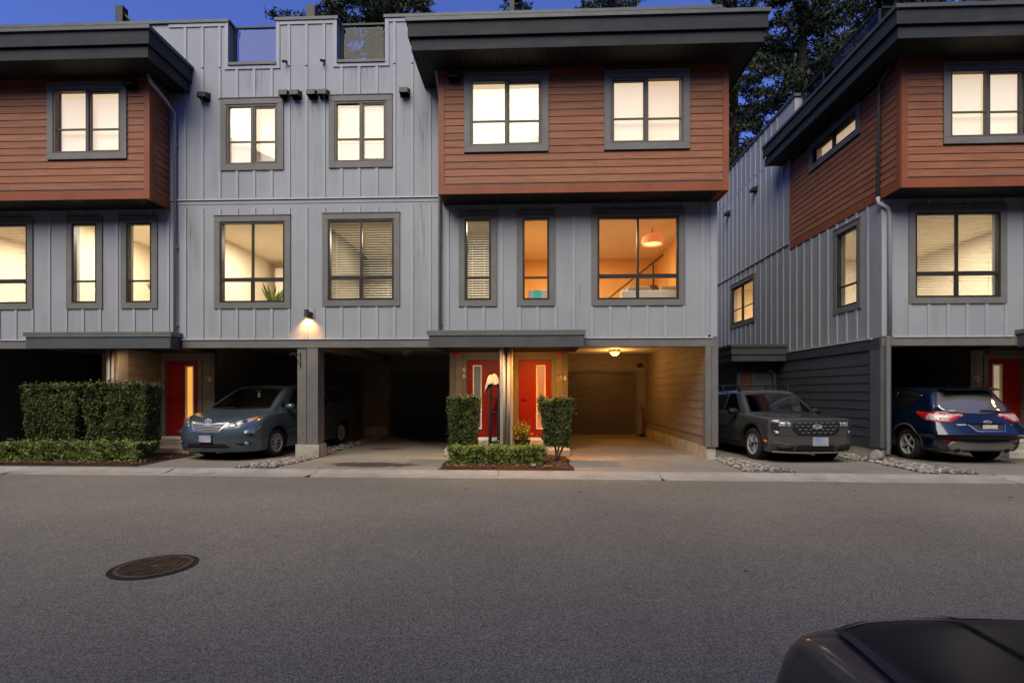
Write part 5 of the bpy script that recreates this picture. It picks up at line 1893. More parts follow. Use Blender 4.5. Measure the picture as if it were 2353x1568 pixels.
# ---- minivan -------------------------------------------------------
S1 = dict(L=5.2, W=1.0, zb=0.19, wr=0.335, arch=0.375, axles=(1.10, 4.13), zmax=1.74,
          xf=([0.15, 0.24, 0.36, 0.5, 0.66, 0.8, 0.9, 1.1], [0.16, 0.05, 0.02, 0.0, 0.025, 0.08, 0.18, 0.6]), pf=(0.44, 3.2),
          xr=([0.2, 0.5, 1.0, 1.3], [0.08, 0.0, 0.05, 0.1]), pr=(0.15, 4),
          top=([0.0, 0.15, 0.5, 0.95, 1.4, 5.08], [0.84, 0.90, 1.00, 1.10, 1.13, 1.18]),
          ws=([0.15, 0.3, 0.5, 0.75, 1.0, 1.2], [0.95, 0.985, 1.0, 0.995, 0.96, 0.90]),
          wx=([0, 1.0, 2.0, 4.2, 5.08], [0.97, 0.995, 1.0, 1.0, 0.95]),
          roof=([1.7, 2.1, 2.6, 3.4, 4.9], [1.62, 1.69, 1.73, 1.74, 1.69]), wind=((0.92, 1.09), (1.98, 1.70)), rear=((5.03, 1.1), (4.78, 1.72)),
          gw=(0.915, 0.70), crown=0.06, ks=0.10, kf=0.07)
P_BLUE = paint("steel_blue_car_paint", (0.078, 0.108, 0.138))
van = Car("minivan", S1, (-7.07, 11.18, 0.0), math.atan2(0.990, 0.14),
          "steel blue minivan parked nose out in the carport beside door 68", "minivan", P_BLUE)
ws_poly = [(-0.80, 1.115), (-0.4, 1.09), (0, 1.085), (0.4, 1.09), (0.80, 1.115), (0.60, 1.60), (0.3, 1.635), (0, 1.645), (-0.3, 1.635), (-0.60, 1.60)]
van.open_window('F', ws_poly, M_CGLASS, "windshield", 0.03)
van.open_window('R', [(1.62, 1.17), (2.42, 1.17), (2.42, 1.60), (2.12, 1.60)], M_CGLASS, "side_window", 0.022)
for v in ('R', 'L'):
    van.decal("side_window", v, [(2.52, 1.17), (3.52, 1.18), (3.52, 1.62), (2.52, 1.61)], M_CGLASSD, 0.004, rim=0.01)
    van.decal("side_window", v, [(3.62, 1.19), (4.6, 1.26), (4.48, 1.60), (3.62, 1.62)], M_CGLASSD, 0.004, rim=0.01)
    van.line("door_seam", v, [(1.56, 1.13), (1.60, 0.9), (1.56, 0.34)], 0.008, M_CARBLK)
    van.line("door_seam", v, [(2.47, 1.6), (2.47, 0.3)], 0.008, M_CARBLK)
    van.line("sill_seam", v, [(1.42, 0.34), (3.58, 0.30)], 0.008, M_CARBLK)
van.decal("side_window", 'L', [(1.62, 1.17), (2.42, 1.17), (2.42, 1.60), (2.12, 1.60)], M_CGLASSD, 0.004, rim=0.01)
van.decal("quarter_glass", 'R', [(1.36, 1.145), (1.56, 1.165), (1.54, 1.30)], M_CGLASSD, 0.004, rim=0.008)
grl = [(-0.45, 0.835), (-0.2, 0.815), (0, 0.79), (0.2, 0.815), (0.45, 0.835), (0.30, 0.655), (0, 0.64), (-0.30, 0.655)]
van.decal("grille", 'F', grl, M_CARBLK, 0.003, rim=0.004)
van.line("grille_frame", 'F', grl + [grl[0]], 0.022, M_CHROME, 0.012)
for k in range(5):
    z0 = 0.672 + k * 0.032
    hw = 0.31 + 0.13 * k / 4.6
    van.line("grille_bar", 'F', [(-hw, z0 + 0.014), (-hw * 0.5, z0 + 0.004), (0, z0 - 0.004), (hw * 0.5, z0 + 0.004), (hw, z0 + 0.014)], 0.013, M_SATIN, 0.014)
hl = [(0.47, 0.745), (0.56, 0.845), (0.68, 0.905), (0.80, 0.945), (0.885, 0.965), (0.90, 0.92), (0.84, 0.855), (0.70, 0.79), (0.56, 0.745)]
for pl in (hl, mirror_poly(hl)):
    s = 1 if pl is hl else -1
    h_ = van.decal("headlight", 'F', pl, M_LENS, 0.006, rim=0.012, res=0.03)
    for cx, cz, rr_ in ((0.735, 0.862, 0.046), (0.60, 0.80, 0.032)):
        ring_on(van, "lamp_ring", 'F', s * cx, cz, rr_, rr_, 0.014, M_CHROME, 0.016, parent=h_)
        van.decal("lamp_bowl", 'F', ell(s * cx, cz, rr_ * 0.75, rr_ * 0.75, 12), M_LENSD, 0.012, parent=h_, rim=0, res=0.03)
    am = [(0.825, 0.90), (0.85, 0.945), (0.88, 0.958), (0.895, 0.92), (0.86, 0.885)]
    van.decal("turn_lamp", 'F', am if s == 1 else mirror_poly(am), M_AMBR, 0.011, parent=h_, rim=0.006, res=0.03)
for z_, c_, w_, n_ in ((0.872, M_CHROME, 0.075, 'emblem'),):
    ring_on(van, "emblem", 'F', 0, z_ + 0.0, 0.075, 0.052, 0.013, M_SILV, 0.075)
    ring_on(van, "emblem", 'F', 0, z_ + 0.014, 0.046, 0.022, 0.010, M_SILV, 0.076)
    ring_on(van, "emblem", 'F', 0, z_, 0.020, 0.044, 0.010, M_SILV, 0.077)
lowi = [(-0.44, 0.405), (0.44, 0.405), (0.54, 0.30), (-0.54, 0.30)]
van.decal("lower_intake", 'F', lowi, M_CARBLK, 0.004, rim=0.006)
van.line("intake_lip", 'F', [(-0.56, 0.292), (0, 0.282), (0.56, 0.292)], 0.02, P_BLUE, 0.022)
for s in (-1, 1):
    fp = [(0.62, 0.405), (0.86, 0.435), (0.88, 0.37), (0.72, 0.35)]
    van.decal("fog_recess", 'F', fp if s == 1 else mirror_poly(fp), M_CARBLK, 0.004, rim=0.006)
    van.decal("fog_lamp", 'F', ell(s * 0.815, 0.395, 0.036, 0.036, 14), M_LENS, 0.014, rim=0.01, res=0.03)
plate(van, 'F', 0.0, 0.50, 0.30, 0.15, M_PLATE)
van.line("bonnet_seam", 'F', [(-0.9, 1.0), (-0.66, 0.915), (-0.46, 0.85), (-0.2, 0.83), (0, 0.805), (0.2, 0.83), (0.46, 0.85), (0.66, 0.915), (0.9, 1.0)], 0.007, M_CARBLK)
for s in (0.1, -0.55):
    van.line("wiper", 'F', [(s + 0.55, 1.125), (s + 0.3, 1.13), (s, 1.105)], 0.016, M_CARBLK, 0.022)
mr = MB()
mr.lathe((1.52, -1.03, 1.16), [(0.0, 0.11), (0.06, 0.10), (0.085, 0.03), (0.085, -0.05), (0.06, -0.10), (0, -0.11)], 16, 'y')
mo = mr.build("wing_mirror", P_BLUE, van.t, smooth=True)
mr = MB(); mr.tube([(1.55, -0.9, 1.12), (1.53, -1.0, 1.14)], 0.025, 8); mr.build("mirror_arm", M_CARBLK, mo)
RM1 = rim_multi(10, False, 0.085)
for x in S1['axles']:
    for s in (-1, 1): van.wheel(x, s, 0.955, RM1, M_ALLOY)
# cabin
def seat(car, x, y, z=0.62, m=None):
    b = MB(); b.box(x, x + 0.5, y - 0.24, y + 0.24, z - 0.12, z); b.box(x + 0.42, x + 0.55, y - 0.23, y + 0.23, z, z + 0.6)
    b.box(x + 0.45, x + 0.53, y - 0.12, y + 0.12, z + 0.64, z + 0.82)
    return b.build("seat", m or M_SEAT, car.t, bevel=0.04)


def cabin(car, xd, zd, x0, x1, hw, lhd=1):
    b = MB(); b.box(xd, xd + 0.45, -hw, hw, zd - 0.25, zd); b.build("dashboard", M_DASH, car.t, bevel=0.05)
    b = MB(); b.box(x0, x1, -hw + 0.02, hw - 0.02, 0.35, 0.42); b.box(x1, x1 + 0.05, -hw + 0.05, hw - 0.05, 0.42, 1.5); b.build("cabin_liner", M_CARBLK, car.t)
    for y in (-0.4, 0.4): seat(car, xd + 0.75, y, m=M_SEAT if car is van else M_CARBLK)
    b = MB()
    seg = 28
    pts = [(xd + 0.58 + 0.09 * math.sin(2 * math.pi * k / seg), -0.4 * lhd + 0.18 * math.cos(2 * math.pi * k / seg), zd + 0.0 + 0.17 * math.sin(2 * math.pi * k / seg)) for k in range(seg + 1)]
    b.tube(pts, 0.016, 6, caps=False); b.build("steering_wheel", M_SEAT if car is van else M_CARBLK, car.t, smooth=True)


cabin(van, 1.35, 1.10, 1.2, 4.5, 0.80)
b = MB(); b.box(1.72, 1.724, -0.08, -0.02, 1.38, 1.50); hang = b.build("parking_tag", M_WHITE, van.t)
b = MB(); b.box(1.714, 1.719, -0.068, -0.032, 1.40, 1.44); b.build("tag_print", mat("teal_print", (0.05, 0.35, 0.38), 0.5, 0, 1, 0), hang)
b = MB(); b.box(1.70, 1.74, -0.13, 0.05, 1.50, 1.56); b.build("rear_view_mirror", M_CARBLK, van.t, bevel=0.01)
b = MB(); b.tube([(0.03, 0.06, 0.30), (-0.03, 0.02, 0.31), (-0.05, 0.0, 0.26), (-0.03, -0.01, 0.12)], 0.008, 6); b.build("loose_cable", M_CARBLK, van.t)

# ---- pickup truck --------------------------------------------------
S2 = dict(L=5.0, W=0.925, zb=0.24, wr=0.362, arch=0.425, axles=(0.92, 3.95), zmax=1.60,
          xf=([0.2, 0.3, 0.42, 0.6, 0.9, 0.98], [0.12, 0.05, 0.01, 0.0, 0.02, 0.06]), pf=(0.24, 4.0),
          xr=([0.2, 0.5, 1.0, 1.3], [0.05, 0.0, 0.0, 0.0]), pr=(0.05, 6),
          top=([0.0, 0.08, 0.5, 1.0, 1.4, 3.6, 5.0], [0.955, 0.975, 1.01, 1.035, 1.05, 1.08, 1.08]),
          ws=([0.2, 0.35, 0.6, 0.85, 1.0, 1.2], [0.96, 0.99, 1.0, 0.99, 0.965, 0.92]),
          wx=([0, 1.0, 2.0, 4.2, 5.0], [0.985, 1.0, 1.0, 1.0, 0.99]),
          roof=([1.65, 2.05, 2.5, 3.5], [1.53, 1.585, 1.60, 1.575]), wind=((1.17, 1.025), (1.90, 1.55)), rear=((3.62, 1.0), (3.48, 1.58)),
          gw=(0.86, 0.68), crown=0.03, ks=0.055, kf=0.045, seg=(0.5, 4.4), kg=0.03)
P_GREY = paint("carbonised_grey_car_paint", (0.105, 0.102, 0.098), metal=0.5)
trk = Car("pickup_truck", S2, (5.95, 11.32, -0.02), R(95),
          "dark grey pickup truck with roof bars parked between the two houses", "pickup truck", P_GREY)
ws2 = [(-0.77, 1.045), (0, 1.03), (0.77, 1.045), (0.62, 1.475), (0.3, 1.505), (0, 1.51), (-0.3, 1.505), (-0.62, 1.475)]
M_CGLASS2 = glass_mat("reflective_car_glass", (0.45, 0.52, 0.50), 0.015, 0.20)
trk.open_window('F', ws2, M_CGLASS2, "windshield", 0.03)
trk.open_window('L', [(1.60, 1.07), (2.45, 1.075), (2.45, 1.50), (2.13, 1.50)], M_CGLASS, "side_window", 0.022)
trk.decal("side_window", 'L', [(2.54, 1.08), (3.38, 1.085), (3.30, 1.50), (2.54, 1.50)], M_CGLASSD, 0.004, rim=0.01)
trk.decal("side_window", 'R', [(1.60, 1.07), (3.38, 1.085), (3.30, 1.50), (2.13, 1.50)], M_CGLASSD, 0.004, rim=0.01)
for v in ('L', 'R'):
    trk.line("window_trim", v, [(1.40, 1.055), (3.35, 1.07)], 0.014, M_CHROME, 0.008)
    trk.line("door_seam", v, [(1.42, 1.05), (1.45, 0.7), (1.42, 0.40)], 0.009, M_CARBLK)
    trk.line("door_seam", v, [(2.50, 1.5), (2.50, 0.42)], 0.009, M_CARBLK)
    trk.line("door_seam", v, [(3.36, 1.05), (3.36, 0.72)], 0.009, M_CARBLK)
    trk.decal("sill_cladding", v, [(1.38, 0.245), (3.50, 0.245), (3.50, 0.38), (1.38, 0.38)], M_CARBLK, 0.008, rim=0.012)
    for ax in S2['axles']:
        ar = [(ax + 0.435 * math.cos(t), 0.377 + 0.435 * math.sin(t)) for t in np.linspace(-0.28, math.pi + 0.28, 26)]
        br = [(ax + 0.50 * math.cos(t), 0.377 + 0.485 * math.sin(t)) for t in np.linspace(math.pi + 0.25, -0.25, 26)]
        trk.decal("arch_cladding", v, ar + br, M_CARBLK, 0.010, rim=0.02, res=0.045)
    for hx in (1.62, 2.60):
        trk.line("door_handle", v, [(hx, 0.955), (hx + 0.17, 0.955)], 0.026, P_GREY, 0.03)
    trk.line("fender_badge", v, [(1.24, 0.90), (1.34, 0.90), (1.34, 0.96)], 0.02, M_CARBLK, 0.006)
# front: grille, lamps, bumper
g2 = [(-0.50, 0.90), (0.50, 0.90), (0.50, 0.72), (0.40, 0.625), (-0.40, 0.625), (-0.50, 0.72)]
gq = trk.decal("grille", 'F', g2, M_CARBLK, 0.004, rim=0.006)
gb = MB()
rows, cols = 4, 8
for r_ in range(rows):
    for c_ in range(cols + 1):
        cx = -0.48 + 0.96 * (c_ + (0.5 if r_ % 2 else 0)) / cols
        cz = 0.875 - r_ * 0.068
        if abs(cx) > 0.46 - (0.09 if r_ == 3 else 0): continue
        h_, n_ = trk.cast('F', cx, cz)
        xx = h_.x - 0.012
        w_ = 0.046; hh = 0.017
        i0 = len(gb.v)
        gb.v += [(xx, -(cx - w_), cz + hh), (xx, -(cx + w_), cz + hh), (xx, -(cx + w_ * 0.25), cz - hh), (xx, -(cx - w_ * 0.25), cz - hh), (xx - 0.012, -cx, cz + hh * 0.1)]
        for q in ((0, 1, 4), (1, 2, 4), (2, 3, 4), (3, 0, 4)): gb.f.append(tuple(i0 + t for t in q)); gb.mi.append(0)
gb.build("grille_mesh", mat("grey_grille_teeth", (0.17, 0.17, 0.17), 0.4, 0.05, 5, 0.0, metal=0.4), gq)
trk.line("grille_bar", 'F', [(-0.74, 0.925), (0.74, 0.925)], 0.016, M_CARBLK, 0.008)
for s in (-1, 1):
    lp = [(0.515, 0.905), (0.84, 0.905), (0.87, 0.86), (0.865, 0.70), (0.80, 0.62), (0.735, 0.64), (0.735, 0.78), (0.515, 0.78)]
    hh_ = trk.decal("headlight", 'F', lp if s == 1 else mirror_poly(lp), M_LENSD, 0.008, rim=0.014, res=0.04)
    for q in ([(0.53, 0.89), (0.60, 0.89), (0.60, 0.80), (0.53, 0.80)], [(0.62, 0.89), (0.74, 0.89), (0.76, 0.80), (0.62, 0.80)]):
        trk.decal("lamp_unit", 'F', q if s == 1 else mirror_poly(q), M_LENS, 0.014, parent=hh_, rim=0.008, res=0.04)
    q = [(0.745, 0.70), (0.84, 0.72), (0.80, 0.64), (0.75, 0.65)]
    trk.decal("lamp_unit", 'F', q if s == 1 else mirror_poly(q), M_LENS, 0.014, parent=hh_, rim=0.008, res=0.04)
    bq = [(0.40, 0.44), (0.62, 0.44), (0.82, 0.50), (0.87, 0.44), (0.86, 0.26), (0.40, 0.26)]
    trk.decal("bumper_cladding", 'F', bq if s == 1 else mirror_poly(bq), M_CLAD, 0.010, rim=0.016, res=0.05)
    bq = [(0.48, 0.40), (0.78, 0.40), (0.74, 0.31), (0.50, 0.31)]
    trk.decal("bumper_pocket", 'F', bq if s == 1 else mirror_poly(bq), M_CARBLK, 0.018, rim=0.008)
    trk.line("pocket_frame", 'F', [(s * a, b_) for a, b_ in ((0.46, 0.42), (0.80, 0.42), (0.76, 0.29), (0.47, 0.29), (0.46, 0.42))], 0.014, M_CLAD, 0.024)
    v = 'L' if s < 0 else 'R'
    trk.decal("side_marker", v, [(0.30, 0.44), (0.42, 0.46), (0.42, 0.51), (0.30, 0.50)], M_AMBR, 0.012, rim=0.012, res=0.04)
trk.decal("bumper_cladding", 'F', [(-0.40, 0.43), (0.40, 0.43), (0.40, 0.26), (-0.40, 0.26)], M_CARBLK, 0.006, rim=0.01)
trk.line("bumper_lip", 'F', [(-0.84, 0.285), (-0.4, 0.272), (0.4, 0.272), (0.84, 0.285)], 0.03, M_ALLOYD, 0.026)
trk.line("intake_bar", 'F', [(-0.36, 0.345), (0.36, 0.345)], 0.01, M_CLAD, 0.02)
trk.line("body_line", 'F', [(-0.86, 0.605), (0.86, 0.605)], 0.006, M_CARBLK, 0.003)
trk.decal("emblem", 'F', ell(0, 0.805, 0.105, 0.043, 28), M_CARBLK, 0.030, rim=0.02, res=0.03)
ring_on(trk, "emblem_ring", 'F', 0, 0.805, 0.100, 0.039, 0.009, M_SILV, 0.036)
text_on(trk, 'F', "Ford", 0.0, 0.800, 0.066, M_SILV, 0.036, 1.15)
plate(trk, 'F', 0.08, 0.49, 0.30, 0.15, M_PLATE, M_ALLOY, 0.02)
for s in (-1, 1):
    trk.line("bonnet_crease", 'T', [(0.30, s * 0.50), (0.65, s * 0.60), (1.0, s * 0.66)], 0.03, P_GREY, 0.012)
    trk.line("bonnet_seam", 'T', [(0.05, s * 0.80), (0.5, s * 0.80), (1.05, s * 0.80)], 0.008, M_CARBLK, 0.003)
    mr = MB()
    mr.lathe((1.64, s * 1.02, 1.07), [(0.0, 0.10), (0.06, 0.095), (0.08, 0.05), (0.08, -0.06), (0.06, -0.095), (0, -0.10)], 14, 'y')
    mo = mr.build("wing_mirror", M_CARBLK, trk.t, smooth=True)
    mr = MB(); mr.tube([(1.66, s * 0.84, 1.04), (1.65, s * 0.95, 1.05)], 0.028, 8); mr.build("mirror_arm", M_CARBLK, mo)
trk.line("wiper", 'F', [(0.1, 1.06), (0.4, 1.065), (0.68, 1.05)], 0.016, M_CARBLK, 0.02)
trk.line("wiper", 'F', [(-0.6, 1.06), (-0.3, 1.07), (0.0, 1.05)], 0.016, M_CARBLK, 0.02)
def rim_y(b, x, y, R_, sgn, r):
    rim_multi(7, True, 0.07, True)(b, x, y, R_, sgn, r)


for x in S2['axles']:
    for s in (-1, 1): trk.wheel(x, s, 0.905, rim_y, M_ALLOYD, 0.24)
cabin(trk, 1.45, 1.02, 1.35, 3.4, 0.76)
# roof bars: a rack sitting on the truck
rack = local_thing("roof_rack", (5.95, 11.32, -0.02), "black roof bars fixed across the grey pickup truck", "roof rack", None, R(95))
for x in (2.12, 3.08):
    b = MB(); b.tube([(x, -0.80, 1.70), (x, 0.80, 1.70)], 0.018, 8); bar = b.build("cross_bar", M_CARBLK, rack, smooth=True)
    for s in (-1, 1):
        b = MB(); b.prism([(x - 0.05, 1.53), (x + 0.05, 1.53), (x + 0.03, 1.70), (x - 0.03, 1.70)], s * 0.57, s * 0.64, 'y'); b.build("bar_foot", M_CARBLK, bar, bevel=0.008)

# ---- compact suv seen from behind ----------------------------------
S3 = dict(L=4.52, W=0.92, zb=0.27, wr=0.355, arch=0.41, axles=(0.88, 3.57), zmax=1.68,
          xf=([0.2, 0.5, 0.95], [0.08, 0.0, 0.08]), pf=(0.35, 3.0),
          xr=([0.2, 0.32, 0.42, 0.60, 0.68, 0.90, 1.05, 1.3], [0.14, 0.05, 0.02, 0.0, 0.05, 0.075, 0.11, 0.2]), pr=(0.20, 3.2),
          top=([0.0, 0.2, 0.8, 1.2, 4.52], [0.9, 0.97, 1.06, 1.08, 1.16]),
          ws=([0.2, 0.35, 0.62, 0.85, 1.05, 1.2], [0.95, 0.985, 1.0, 0.985, 0.955, 0.91]),
          wx=([0, 1.0, 2.0, 3.8, 4.52], [0.96, 1.0, 1.0, 0.995, 0.955]),
          roof=([1.5, 1.9, 2.5, 3.4, 4.2], [1.58, 1.65, 1.68, 1.66, 1.60]), wind=((0.98, 1.05), (1.75, 1.62)), rear=((4.46, 1.04), (4.02, 1.60)), rc=0.22,
          gw=(0.865, 0.66), crown=0.03, ks=0.10, kf=0.06, kg=0.05)
P_NAVY = paint("deep_blue_car_paint", (0.005, 0.013, 0.040), metal=0.5)
suv = Car("suv", S3, (9.42, 11.42 + 4.52, -0.02), R(-90),
          "deep blue compact suv parked tail out in the carport beside door 62", "suv", P_NAVY)
rg = [(-0.66, 1.135), (-0.4, 1.08), (0, 1.065), (0.4, 1.08), (0.66, 1.135), (0.73, 1.22), (0.56, 1.53), (0, 1.565), (-0.56, 1.53), (-0.73, 1.22)]
M_TGL = mat("rear_window_glass", (0.16, 0.15, 0.14), 0.05, 0.05, 1.0, 0.0, coat=1.0, spec=1.0, metal=0.3)
suv.decal("rear_window", 'B', rg, M_TGL, 0.004, rim=0.01)
suv.line("window_seal", 'B', rg + [rg[0]], 0.022, M_CARBLK, 0.007)
b = MB(); b.prism([(3.98, 1.60), (4.26, 1.565), (4.27, 1.59), (4.0, 1.635)], -0.56, 0.56, 'y'); b.build("roof_spoiler", P_NAVY, suv.t, bevel=0.012)
suv.line("wiper", 'B', [(0.42, 1.10), (0.22, 1.125), (0.0, 1.125)], 0.03, M_CARBLK, 0.03)
for v in ('R', 'L'):
    suv.decal("side_window", v, [(3.02, 1.16), (3.02, 1.55), (3.45, 1.53), (3.78, 1.46), (3.62, 1.32), (3.40, 1.20), (3.22, 1.165)], M_CGLASSD, 0.005, rim=0.01)
    suv.decal("side_window", v, [(2.15, 1.12), (2.98, 1.155), (2.98, 1.56), (2.15, 1.60)], M_CGLASSD, 0.005, rim=0.01)
    suv.decal("side_window", v, [(1.3, 1.11), (2.08, 1.12), (2.08, 1.60), (1.80, 1.57)], M_CGLASSD, 0.005, rim=0.01)
    suv.line("window_trim", v, [(1.3, 1.10), (3.22, 1.15), (3.45, 1.20), (3.82, 1.47)], 0.010, M_CHROME, 0.009)
    suv.line("door_seam", v, [(2.12, 1.1), (2.12, 0.42)], 0.008, M_CARBLK)
    suv.line("door_seam", v, [(3.0, 1.15), (3.05, 0.95), (3.12, 0.80)], 0.008, M_CARBLK)
    suv.decal("sill_cladding", v, [(1.3, 0.275), (3.15, 0.275), (3.15, 0.40), (1.3, 0.40)], M_CLAD, 0.008, rim=0.012)
    for ax in S3['axles']:
        ar = [(ax + 0.42 * math.cos(t), 0.37 + 0.42 * math.sin(t)) for t in np.linspace(-0.22, math.pi + 0.22, 26)]
        br = [(ax + 0.47 * math.cos(t), 0.37 + 0.46 * math.sin(t)) for t in np.linspace(math.pi + 0.2, -0.2, 26)]
        suv.decal("arch_cladding", v, ar + br, M_CLAD, 0.010, rim=0.018, res=0.045)
    tl = [(3.80, 1.10), (3.80, 1.055), (4.10, 0.915), (4.44, 0.90), (4.44, 1.075), (4.2, 1.095)]
    tq = suv.decal("tail_lamp", v, tl, M_REDL, 0.008, rim=0.012, res=0.04)
    suv.decal("lamp_insert", v, [(4.10, 0.985), (4.20, 1.06), (4.42, 1.06), (4.42, 0.925), (4.16, 0.925)], M_CLRL, 0.013, parent=tq, rim=0.004, res=0.04)
for s in (-1, 1):
    tl = [(0.50, 1.035), (0.62, 1.075), (0.84, 1.105), (0.87, 1.0), (0.83, 0.895), (0.62, 0.895), (0.48, 0.97)]
    tq = suv.decal("tail_lamp", 'B', tl if s == 1 else mirror_poly(tl), M_REDL, 0.010, rim=0.014, res=0.04)
    ti = [(0.60, 0.985), (0.80, 0.985), (0.78, 0.92), (0.66, 0.92)]
    suv.decal("lamp_insert", 'B', ti if s == 1 else mirror_poly(ti), M_CLRL, 0.016, parent=tq, rim=0.006, res=0.04)
    suv.line("tailgate_seam", 'B', [(s * 0.60, 1.14), (s * 0.60, 0.78), (s * 0.56, 0.66)], 0.009, M_CARBLK, 0.003)
    rf = [(0.46, 0.535), (0.76, 0.535), (0.66, 0.475), (0.52, 0.475)]
    suv.line("exhaust_rim", 'B', ell(s * 0.47, 0.315, 0.055, 0.04, 14) + [(s * 0.47 + 0.055, 0.315)], 0.014, M_CHROME, 0.035)
bump = [(-0.86, 0.60), (-0.6, 0.612), (0.6, 0.612), (0.86, 0.60), (0.88, 0.40), (0.74, 0.29), (-0.74, 0.29), (-0.88, 0.40)]
bq = suv.decal("rear_bumper", 'B', bump, M_CLAD, 0.014, rim=0.02)
for s in (-1, 1):
    rf = [(0.48, 0.545), (0.80, 0.545), (0.70, 0.48), (0.54, 0.48)]
    suv.decal("reflector", 'B', rf if s == 1 else mirror_poly(rf), M_REDL, 0.024, parent=bq, rim=0.01, res=0.04)
M_SKID = mat("silver_skid_plate", (0.30, 0.285, 0.26), 0.35, 0.05, 5, 0.0, metal=0.6)
suv.decal("skid_plate", 'B', [(-0.60, 0.50), (0.60, 0.50), (0.68, 0.42), (0.62, 0.32), (-0.62, 0.32), (-0.68, 0.42)], M_SKID, 0.040, parent=bq, rim=0.03)
for s in (-1, 1):
    suv.decal("exhaust_tip", 'B', ell(s * 0.50, 0.325, 0.06, 0.035, 14), M_CARBLK, 0.05, parent=bq, rim=0.02, res=0.04)
suv.decal("plate_recess", 'B', [(-0.36, 0.86), (0.36, 0.86), (0.28, 0.72), (-0.28, 0.72)], mat("dark_plate_recess", (0.03, 0.033, 0.045), 0.4, 0.05, 4, 0.0), 0.004, rim=0.004)
suv.line("recess_trim", 'B', [(-0.37, 0.85), (-0.28, 0.715), (0.28, 0.715), (0.37, 0.85)], 0.014, M_CHROME, 0.010)
suv.line("tailgate_handle", 'B', [(-0.36, 0.885), (0.36, 0.885)], 0.05, P_NAVY, 0.03)
suv.line("tailgate_seam", 'B', [(-0.62, 0.655), (0.62, 0.655)], 0.010, M_CARBLK, 0.004)
plate(suv, 'B', 0.0, 0.785, 0.30, 0.13, M_PLATEW, M_CARBLK, 0.01)
suv.decal("emblem", 'B', ell(0, 0.90, 0.075, 0.030, 24), M_CLAD, 0.036, rim=0.02, res=0.03)
ring_on(suv, "emblem_ring", 'B', 0, 0.90, 0.074, 0.029, 0.010, M_SILV, 0.045)
text_on(suv, 'B', "Ford", 0.0, 0.897, 0.045, M_SILV, 0.043, 1.1)
suv.line("model_badge", 'B', [(-0.56, 0.845), (-0.40, 0.845)], 0.014, M_CHROME, 0.006)
suv.line("trim_badge", 'B', [(0.50, 0.845), (0.57, 0.845)], 0.018, M_CHROME, 0.006)
b = MB(); b.tube([(3.55, 0.0, 1.655), (3.62, 0.0, 1.71), (3.85, 0.0, 1.86)], [0.02, 0.008, 0.003], 6); b.build("roof_aerial", M_CARBLK, suv.t)
RM3 = rim_multi(5, False, 0.19)
for x in S3['axles']:
    for s in (-1, 1): suv.wheel(x, s, 0.90, RM3, M_ALLOY)

# ---- dark car close beside the camera ------------------------------
S4 = dict(L=4.4, W=0.90, zb=0.22, wr=0.32, arch=0.37, axles=(0.85, 3.5), zmax=1.42,
          xf=([0.2, 0.45, 0.72, 0.92, 1.0], [0.10, 0.0, 0.01, 0.06, 0.2]), pf=(0.13, 4.0),
          xr=([0.2, 0.5, 0.9, 1.2], [0.08, 0.0, 0.05, 0.1]), pr=(0.2, 4),
          top=([0.0, 0.10, 0.5, 1.0, 1.3, 4.4], [0.93, 0.985, 1.03, 1.06, 1.08, 1.10]),
          ws=([0.2, 0.35, 0.6, 0.8, 1.0, 1.2], [0.96, 0.99, 1.0, 0.98, 0.93, 0.9]),
          wx=([0, 1.0, 2.0, 3.5, 4.4], [0.95, 1.0, 1.0, 1.0, 0.95]),
          roof=([1.7, 2.2, 3.0, 4.0], [1.36, 1.41, 1.42, 1.36]), wind=((1.25, 1.05), (2.1, 1.42)), rear=((4.1, 1.0), (3.6, 1.38)),
          gw=(0.84, 0.62), crown=0.035, ks=0.08, kf=0.07)
P_BLK = paint("gloss_black_car_paint", (0.010, 0.010, 0.010), metal=0.0, cr=0.30)
P_SIL = paint("dusty_grey_car_paint", (0.075, 0.073, 0.070), metal=0.3, cr=0.15)
blk = Car("parked_car", S4, (1.47, 1.55, -0.06), R(-90), "glossy black car bonnet with a grey rim at the lower right corner", "car", P_SIL)
hood = [(0.26, -0.74), (0.17, -0.62), (0.10, -0.42), (0.075, -0.2), (0.07, 0), (0.075, 0.2), (0.10, 0.42), (0.17, 0.62), (0.26, 0.74), (0.7, 0.79), (1.10, 0.80), (1.16, 0.5), (1.18, 0), (1.16, -0.5), (1.10, -0.80), (0.7, -0.79)]
P_BLK.node_tree.nodes["Principled BSDF"].inputs["Roughness"].default_value = 0.75
P_BLK.node_tree.nodes["Principled BSDF"].inputs["Coat Weight"].default_value = 0.22
P_SIL.node_tree.nodes["Principled BSDF"].inputs["Coat Weight"].default_value = 0.3
P_SIL.node_tree.nodes["Principled BSDF"].inputs["Roughness"].default_value = 0.5
blk.decal("bonnet", 'T', hood, P_BLK, 0.010, rim=0.02, res=0.05)
blk.line("bonnet_seam", 'T', hood + [hood[0]], 0.016, M_CLAD, 0.014)
blk.line("bonnet_crease", 'T', [(0.12, -0.42), (0.6, -0.50), (1.1, -0.56)], 0.02, P_BLK, 0.020)
blk.line("bonnet_crease", 'T', [(0.12, 0.42), (0.6, 0.50), (1.1, 0.56)], 0.02, P_BLK, 0.020)
blk.line("badge", 'F', [(-0.05, 0.80), (0.05, 0.80)], 0.05, M_CHROME, 0.02)
